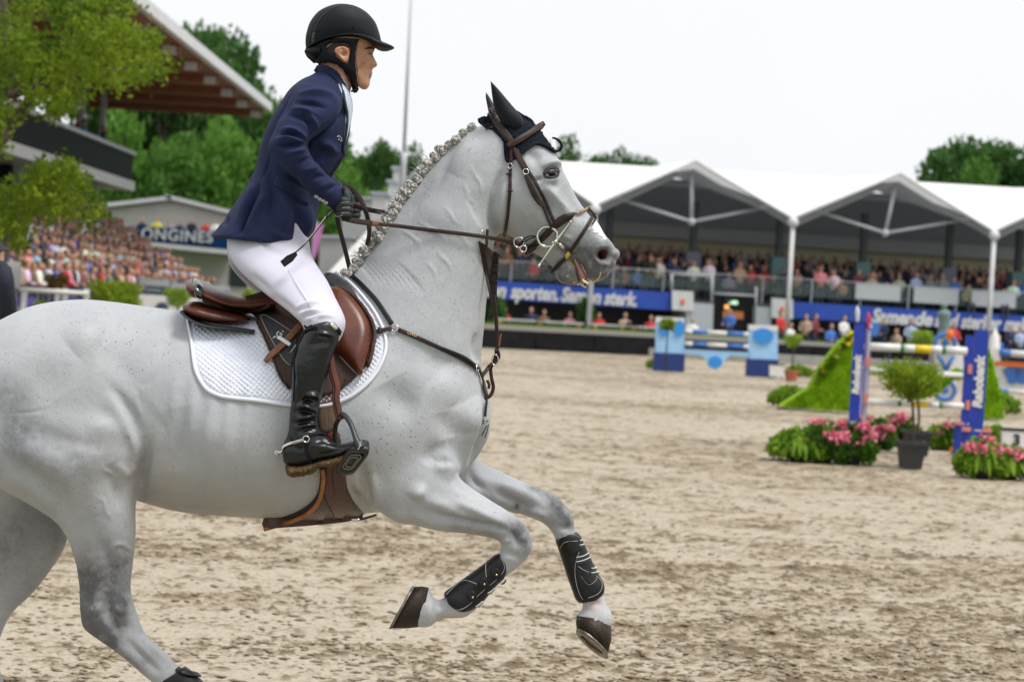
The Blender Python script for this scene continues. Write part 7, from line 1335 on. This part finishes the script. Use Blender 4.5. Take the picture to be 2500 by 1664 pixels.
kh = harn[:3]+[(harn[2][0]+.2, harn[2][1]+.2)]+[hole[1], hole[0]]+hole[:1:-1]+[(hole[1][0]+1.0, hole[1][1])]+[(harn[2][0]+1.0, harn[2][1])]+harn[3:]
drape('harness', kh, BB, M_har, rid, off=.0075, dome=.002, ew=3, step=1.7, smooth=False, skirt=.006)
mb = MB(); mb.loft([a_((180, 800), (195, 890), .05), a_((300, 740), (330, 1000), .068), a_((430, 680), (440, 1000), .072)], HY, 24); mb.build('helmet_nape_pad', M_har, rid)
X, Nn = trace(A_((980, 700), (955, 850), (958, 1000), (975, 1150), (1000, 1300), (1030, 1420)), BB, .010, 2); mb = MB(); mb.tube(X, .0016, 6); mb.build('harness_piping', mat('harness_sheen', (.02, .024, .032), .4), rid)
strap('chin_buckle', A_((900, 1465), (950, 1455), (1005, 1440)), .006, .006, M_har, rid, BB, .012, 2)
# ---------------- jacket
mb = MB()
mb.loft([(783, 166, 840, 205, .062), (765, 182, 850, 222, .085), (735, 198, 854, 240, .15), (704, 226, 857, 266, .188), (681, 268, 856, 300, .185), (661, 318, 850, 342, .168), (641, 372, 838, 385, .158), (623, 415, 812, 428, .155), (600, 460, 788, 470, .16), (573, 500, 776, 515, .185), (545, 542, 768, 558, .212), (524, 570, 752, 597, .225), (518, 580, 742, 606, .225)], HY, 36)
near_arm = [(822, 222, 728, 203, .06, -.16), (838, 255, 706, 238, .072, -.185), (818, 293, 688, 282, .068, -.21), (782, 324, 673, 325, .062, -.23), (754, 347, 660, 358, .057, -.245), (756, 370, 663, 377, .055, -.245), (768, 390, 688, 408, .052, -.235), (788, 414, 724, 442, .049, -.21), (813, 438, 765, 482, .046, -.18), (838, 461, 803, 506, .043, -.155), (846, 473, 817, 514, .042, -.148)]
mb.loft(near_arm, HY, 24)
mb.loft([(u1+10, v1, u2+10, v2, w, -y) for u1, v1, u2, v2, w, y in near_arm], HY, 20)
jme = organic(mb, .0062, 4)
r1 = lambda *p: px('1', *p)
S = [(r1((560, 580), (680, 570), (780, 590), (830, 650)), .009, 7), (r1((540, 640), (660, 640), (760, 680)), -.008, 6), (r1((520, 670), (620, 680), (720, 720)), .007, 6), (r1((500, 710), (600, 730), (690, 790)), -.007, 6), (r1((640, 690), (680, 760), (690, 810)), .007, 6), (r1((600, 700), (650, 780), (640, 850)), -.006, 5),
     (r1((430, 870), (510, 855), (590, 870), (625, 885)), .010, 6), (r1((470, 800), (540, 800), (600, 830), (635, 870)), .009, 6), (r1((450, 835), (530, 828), (600, 850)), -.009, 5), (r1((420, 905), (520, 900), (610, 890)), -.009, 5.5), (r1((480, 950), (570, 930), (640, 920)), .007, 6), (r1((540, 1020), (620, 990), (660, 960)), -.006, 6), (r1((560, 1060), (640, 1040), (710, 1030)), .006, 6),
     (r1((640, 1120), (700, 1090), (770, 1090)), -.006, 7), (r1((690, 1170), (760, 1130), (800, 1120)), .005, 7), (r1((740, 1190), (800, 1150), (845, 1150)), -.004, 5),
     (r1((830, 600), (850, 700), (800, 760), (700, 830), (640, 880), (655, 960)), -.012, 6), (r1((560, 530), (520, 640), (460, 760)), -.006, 6), (r1((480, 640), (420, 780), (380, 900), (330, 1030)), .006, 14),
     (r1((410, 950), (380, 1030), (345, 1120)), -.005, 3.2), (r1((338, 1130), (290, 1250), (235, 1390), (205, 1460)), -.026, 4.5), (r1((310, 1130), (260, 1250), (195, 1390)), .008, 8), (r1((370, 1200), (310, 1330), (250, 1440)), .008, 9),
     (r1((650, 1000), (720, 940), (780, 900)), -.006, 9), (r1((690, 880), (760, 900), (820, 960)), .006, 10), (r1((720, 1000), (790, 960), (830, 960)), -.005, 7), (r1((380, 1060), (420, 1200), (400, 1350)), -.007, 11), (r1((460, 1190), (500, 1300), (480, 1440)), .009, 12), (r1((560, 1280), (590, 1380), (570, 1500)), -.008, 10),
     (r1((640, 1260), (640, 1360), (600, 1490)), .007, 9), (r1((400, 1420), (460, 1450), (560, 1480)), .005, 8), (r1((600, 1180), (560, 1120), (500, 1090)), -.004, 8), (r1((150, 1330), (110, 1400)), -.006, 6), (r1((280, 1180), (220, 1290)), -.004, 6)]
sculpt(jme, S, lambda V: V[:, 1] < HY, 1.25)
jac = link('jacket', jme, M_navy, rid); JB = make_bvh(jme)
pf = drape('pocket_flap', r1((445, 1092), (480, 1090), (540, 1120), (600, 1165), (640, 1200), (634, 1268), (600, 1250), (540, 1210), (480, 1175), (430, 1150)), JB, M_navy, jac, off=.003, dome=.0035, ew=4, step=3, smooth=False, skirt=.006)
X, Nn = trace(r1((450, 1085), (520, 1105), (590, 1155), (645, 1200)), JB, .001, 3); mb = MB(); mb.tube(X, .0022, 6); mb.build('pocket_piping', M_navy2, jac)
for q in ((195, 355), (245, 390), (295, 418), (338, 445)):
    u, v = px('B', q)[0]; l, n = hit(u, v, JB); x_ = Vector((1, 0, 0)); mb = MB(); t = np.linspace(0, 2*math.pi, 14, endpoint=False); e1 = (x_-n*x_.dot(n)).normalized(); e2 = n.cross(e1); l = np.array(l)
    rg = lambda r_, h: l+np.array(n)*h+np.outer(np.cos(t)*r_, e1)+np.outer(np.sin(t)*r_, e2)
    mb.rings([rg(.0065, 0), rg(.0068, .003), rg(.0052, .0045), rg(.0042, .0035)]); b_ = mb.build('cuff_button', mat('pearl_button', (.55, .58, .64), .25, (.40, .36, .35), 200), jac, recalc=True)
strap('cuff_seam', px('B', (590, 230), (560, 330), (500, 440), (430, 540)), .0025, .0015, M_navy2, jac, JB, .0006, 3)
strap('lapel', r1((725, 428), (770, 440), (815, 490), (845, 560), (858, 640), (872, 710), (868, 790), (858, 860), (848, 920)), .014, .005, M_navy2, jac, JB, .002, 4)
strap('jacket_front_edge', r1((848, 920), (860, 950), (835, 990), (800, 1045), (775, 1080)), .012, .004, M_navy2, jac, JB, .002, 4)
for pts in ([(815, 845), (825, 838), (838, 848), (845, 870)], [(822, 862), (830, 858)], [(834, 868), (842, 872)]):
    X, Nn = trace(r1(*pts), JB, .001, 1.5); mb = MB(); mb.tube(X, .0011, 5); mb.build('chest_logo', M_print, jac)
sh = drape('shirt', r1((735, 418), (775, 425), (830, 470), (868, 540), (890, 580), (905, 630), (907, 680), (898, 740), (884, 800), (866, 870), (850, 915), (856, 860), (866, 780), (868, 700), (856, 640), (846, 580), (820, 510), (780, 450)), JB, M_shirt, rid, off=.0035, dome=.004, ew=6, step=2.5, smooth=False, skirt=.008)
X, Nn = trace(A_((420, 1085), (520, 1100), (640, 1170), (740, 1280), (810, 1390), (850, 1500)), BB, .003, 2); mb = MB(); ribbon(mb, X, Nn, .013, .005); mb.build('shirt_collar', M_shirt, rid)
M_sq = mat('blue_collar_print', (.03, .05, .16), .7); CB = make_bvh(sh.data)
for pts in ([(740, 1310), (780, 1320), (805, 1370), (800, 1400)], [(800, 1400), (830, 1410), (845, 1450), (840, 1490)], [(745, 1330), (755, 1340)], [(770, 1370), (785, 1390)], [(815, 1435), (825, 1450)]):
    X, Nn = trace(A_(*pts), BB, .0062, 1.2); mb = MB(); mb.tube(X, .0012, 5); mb.build('collar_print', M_sq, rid)
X, Nn = trace(A_((345, 1150), (400, 1105), (500, 1110), (600, 1175), (690, 1290), (745, 1420), (775, 1560)), BB, .006, 2); mb = MB(); ribbon(mb, X, Nn, .026, .008); mb.build('jacket_collar', M_navy, jac)
# ---------------- breeches
mb = MB()
mb.loft([(740, 520, 580, 520, .11, -.05), (752, 575, 556, 572, .115, -.065), (762, 622, 556, 618, .118, -.115), (780, 655, 580, 657, .10, -.175), (801, 686, 626, 700, .086, -.225), (821, 728, 673, 738, .075, -.275), (839, 764, 718, 773, .067, -.32), (845, 788, 742, 799, .062, -.335), (838, 815, 735, 832, .052, -.34), (825, 840, 730, 850, .045, -.34)], HY, 28)
mb.loft([(740, 520, 580, 520, .11, .05), (745, 590, 556, 590, .12, .08), (760, 650, 560, 645, .11, .15), (785, 690, 596, 690, .09, .21), (805, 735, 645, 732, .08, .27), (825, 775, 700, 772, .067, .32), (835, 800, 730, 805, .06, .335), (825, 835, 725, 840, .05, .34)], HY, 24)
br = organic(mb, .008, 6)
sculpt(br, [(px('E', (1250, 430), (1330, 390), (1420, 360), (1600, 345)), .0055, 4.5), (px('E', (1280, 460), (1380, 420), (1480, 400)), -.005, 4), (px('E', (1310, 490), (1420, 450), (1560, 430)), .006, 4.5), (px('E', (1340, 530), (1440, 490), (1600, 465)), -.006, 4.5), (px('E', (1370, 570), (1470, 520), (1620, 500), (1740, 520)), .006, 5), (px('E', (1440, 540), (1560, 500)), -.005, 3.5),
            (px('E', (1190, 0), (1300, 180), (1400, 340), (1470, 460)), .0018, 2.5), (px('E', (760, 30), (900, 150), (1030, 260)), -.006, 7), (px('E', (1000, 260), (1150, 370), (1300, 490)), -.004, 8), (px('1', (330, 1460), (420, 1540)), -.005, 7), (px('0', (600, 560), (680, 600)), -.004, 9)], lambda V: V[:, 1] < HY+.1)
link('breeches', br, M_breech, rid)
X, Nn = trace(px('E', (1195, 0), (1300, 180), (1400, 335), (1480, 460)), make_bvh(br), .0004, 3); mb = MB(); mb.tube(X, .0010, 5); mb.build('breeches_seam', M_breech, rid)
# ---------------- boot
mb = MB(); by = -.345; e_ = lambda p, q, w, y=by: (*px('E', p)[0], *px('E', q)[0], w, y); f_ = lambda p, q, w, y=by: (*px('F', p)[0], *px('F', q)[0], w, y)
mb.loft([e_((1710, 545), (1560, 560), .045), e_((1755, 600), (1440, 590), .060), e_((1785, 680), (1360, 670), .062), e_((1768, 745), (1320, 770), .060), e_((1725, 850), (1280, 880), .058), e_((1665, 1030), (1243, 1050), .057), e_((1612, 1230), (1232, 1240), .053), e_((1560, 1430), (1226, 1440), .046), f_((640, 200), (312, 215), .041), f_((632, 300), (303, 330), .040), f_((640, 390), (297, 420), .041), f_((690, 450), (272, 500), .042), f_((740, 500), (238, 600), .042), f_((700, 640), (240, 690), .038)], HY, 28)
mb.loft([f_((240, 600), (240, 740), .022), f_((262, 520), (262, 800), .033), f_((400, 480), (400, 830), .039), f_((560, 480), (560, 790), .041), f_((720, 490), (720, 740), .043), f_((860, 565), (880, 710), .045), f_((980, 548), (1000, 650), .046), f_((1100, 518), (1110, 640), .042), f_((1190, 525), (1190, 630), .026), f_((1212, 560), (1210, 600), .01)], HY, 24)
bo = organic(mb, .0055, 4)
E_ = lambda *p: px('E', *p)
F_ = lambda *p: px('F', *p)
sculpt(bo, [(E_((1480, 690), (1600, 700), (1730, 740)), .006, 5), (E_((1500, 720), (1620, 740), (1720, 770)), -.006, 5), (E_((1440, 820), (1560, 800), (1700, 790)), -.004, 8), (E_((1300, 750), (1270, 1000), (1265, 1300)), -.004, 4), (E_((1340, 720), (1305, 1000), (1300, 1300)), .003, 4), (E_((1380, 1390), (1480, 1380), (1540, 1430)), .010, 6), (E_((1330, 1440), (1440, 1420), (1520, 1470)), -.009, 6),
            (F_((380, 160), (480, 130), (580, 190), (640, 180)), .011, 6), (F_((360, 210), (480, 200), (600, 240)), -.010, 5), (F_((370, 290), (470, 270), (560, 240), (630, 250)), .010, 6), (F_((340, 330), (460, 330), (600, 310)), -.010, 5), (F_((380, 390), (500, 350), (620, 360)), .008, 5), (F_((420, 110), (540, 60)), -.006, 6),
            (F_((400, 450), (500, 400), (620, 400)), -.006, 5), (F_((360, 590), (420, 620), (480, 610)), -.005, 4), (F_((300, 480), (330, 560), (360, 600)), -.003, 5), (F_((560, 560), (640, 600), (740, 600)), .005, 8), (F_((560, 690), (720, 680), (860, 640), (980, 600)), -.005, 5), (F_((640, 500), (760, 560), (850, 580)), -.004, 5)], lambda V: V[:, 1] < HY)
boot = link('boot', bo, M_boot, rid); OB = make_bvh(bo)
V = getv(bo); V2 = V.copy(); V2[:, 1] = 2*HY-V2[:, 1]; m2 = bo.copy(); setv(m2, V2); m2.flip_normals(); link('boot', m2, M_boot, rid)
drape('boot_top_trim', E_((1375, 612), (1450, 575), (1540, 535), (1620, 515), (1690, 520), (1745, 565), (1785, 650), (1770, 720), (1745, 700), (1700, 620), (1660, 560), (1600, 545), (1500, 580), (1400, 640)), OB, M_har, boot, off=.002, dome=.003, ew=5, step=3)
drape('knee_badge', E_((1655, 605), (1670, 580), (1700, 585), (1728, 620), (1725, 655), (1695, 648)), OB, mat('silver_badge', (.6, .58, .5), .25, metal=.8), boot, off=.005, dome=.002, ew=4, step=1.5)
strap('snap_tab', E_((1370, 690), (1420, 650), (1480, 640), (1510, 640)), .013, .004, M_har, boot, OB, .002, 3); l, n = hit(*E_((1475, 635))[0], OB); mb = MB(); mb.ball(l+n*.006, .0062, 12, 8); mb.build('snap', M_har, boot)
X, Nn = trace(E_((1370, 700), (1300, 850), (1265, 1000), (1262, 1200), (1255, 1450)), OB, .0005, 4); mb = MB(); mb.tube(X, .0022, 6); mb.build('zip', M_har, boot)
# muddy sole
M_mud = mat('muddy_sole', (.20, .125, .05), .9, (.10, .065, .03), 40, bump=1., bscale=90)
mb = MB(); mb.loft([f_((268, 800), (285, 890), .026), f_((330, 815), (320, 930), .034), f_((430, 815), (430, 928), .036), f_((560, 780), (570, 888), .036), f_((640, 760), (650, 820), .036), f_((780, 730), (790, 815), .042), f_((920, 680), (930, 770), .045), f_((1050, 640), (1050, 700), .045), f_((1190, 600), (1200, 640), .03)], HY, 18, 6)
sm_ = organic(mb, .005, 1); V = getv(sm_); V += getn(sm_)*(rng.normal(0, .0022, (len(V), 1))); setv(sm_, V); link('sole', sm_, M_mud, boot)
# spur
def near_strap(name, pts, w, th, m, off=.003): return strap(name, F_(*pts), w, th, m, rid, OB, off, 3)
near_strap('spur_band', [(238, 640), (255, 600), (320, 570), (400, 540), (470, 520)], .009, .005, M_steel); near_strap('spur_strap', [(490, 500), (560, 465), (640, 450), (715, 470)], .011, .004, M_har, .003); near_strap('spur_strap', [(490, 540), (500, 620), (520, 700), (545, 765)], .010, .004, M_har, .003)
ringm('spur_buckle', *F_((495, 512))[0], .009, .0022, M_steel, rid, OB, .007); mb = MB(); mb.tube([P(*q, HY-.35) for q in F_((245, 655), (200, 662), (160, 672))], .0042, 8)
c_ = np.array(P(*F_((165, 672))[0], HY-.35))
for k in range(8):
    a = k*math.pi/4; mb.tube([c_, c_+np.array((math.cos(a), 0, math.sin(a)))*.010], [.003, .0015], 6)
mb.build('spur_rowel', M_steel, rid)
# ---------------- gloved hand, fist closed round the rein
M_glove = mat('black_glove', (.010, .013, .014), .6, (.020, .026, .026), 60, bump=.4, bscale=300)
M_gl2 = mat('grey_glove_back', (.10, .12, .13), .7, (.06, .075, .08), 40, bump=.4, bscale=300)
mb = MB(); hy = -.155; b_ = lambda p, q, w, y=hy: (*px('B', p)[0], *px('B', q)[0], w, y)
mb.loft([b_((560, 180), (330, 420), .022, -.15), b_((600, 260), (420, 520), .025), b_((640, 330), (470, 620), .028), b_((665, 400), (540, 680), .026), b_((660, 470), (590, 660), .020)], HY, 20)
fy = [(410, 650, 700), (485, 660, 712), (560, 655, 708), (632, 620, 690)]
for k, (yy, x1, x2) in enumerate(fy):
    pts = [(x1-130, yy+4, -.018), (x1-40, yy-6, -.026), (x2-22, yy, -.020), (x2, yy+10, .002), (x2-30, yy+22, .018), (x2-90, yy+24, .020)]
    mb.tube([P(*px('B', (x, y))[0], HY+hy+d) for x, y, d in pts], [.0088-.0006*k]*2+[.0085-.0006*k, .008-.0005*k, .0075-.0005*k, .007-.0005*k], 10, 4)
mb.tube([P(*px('B', q)[0], HY+hy+d) for q, d in (((590, 250), -.01), ((640, 290), -.022), ((680, 350), -.024), ((708, 420), -.020))], [.011, .0115, .0105, .007], 10, 4)
gme = organic(mb, .0027, 2, 0); gl = link('glove', gme, M_glove, rid); GBv = make_bvh(gme)
for k, (yy, x1, x2) in enumerate(fy[:3]):
    X, Nn = trace(px('B', (x1-90, yy+44), (x1-20, yy+34), (x2-20, yy+36)), GBv, .0004, 1.5); mb = MB(); mb.tube(X, .0010, 5); mb.build('glove_stitching', M_stitch, gl)
X, Nn = trace(px('B', (470, 640), (520, 655), (580, 630)), GBv, .0004, 1.5); mb = MB(); mb.tube(X, .0010, 5); mb.build('glove_stitching', M_stitch, gl)
drape('glove_back_panel', px('B', (600, 300), (640, 270), (690, 340), (705, 420), (690, 460), (650, 440), (600, 450), (570, 400)), GBv, M_gl2, gl, off=.0008, step=2, skirt=.002)
V = getv(gme); V[:, 1] = 2*HY-V[:, 1]; m2 = gme.copy(); setv(m2, V); m2.flip_normals(); link('glove', m2, M_glove, rid)
# ---------------- whip held in the hand
wh = empty('whip', P(800, 520, HANDY), 'short black riding whip with leather flapper in the rider gloved hand', 'whip')
mb = MB(); mb.tube([P(*px('B', (470, 540))[0], HY-.165), P(*px('B', (400, 600))[0], HY-.19), P(*px('B', (335, 665))[0], HY-.21)], [.006, .0075, .005], 10, 3); mb.build('handle', M_blk, wh)
mb = MB(); mb.tube([P(*px('B', (345, 655))[0], HY-.205), P(*px('B', (200, 850))[0], HY-.25), P(*px('B', (0, 1085))[0], HY-.30), P(720, 617, HY-.325)], [.0034, .0030, .0026, .0024], 8, 5); mb.build('shaft', M_blk, wh)
mb = MB(); mb.tube([P(*px('B', (338, 648))[0], HY-.212), P(*px('B', (195, 842))[0], HY-.254), P(*px('B', (0, 1075))[0], HY-.304)], .0010, 5, 4); mb.build('shaft_highlight', M_stitch, wh)  # pale line laid along the shaft as a painted highlight
mb = MB(); mb.prism([P(*q, HY-.33) for q in px('n', (722, 614), (726, 622), (714, 638), (694, 652), (684, 638), (700, 624))], (0, .006, 0)); mb.build('flapper', M_blk, wh, smooth=False, recalc=True)
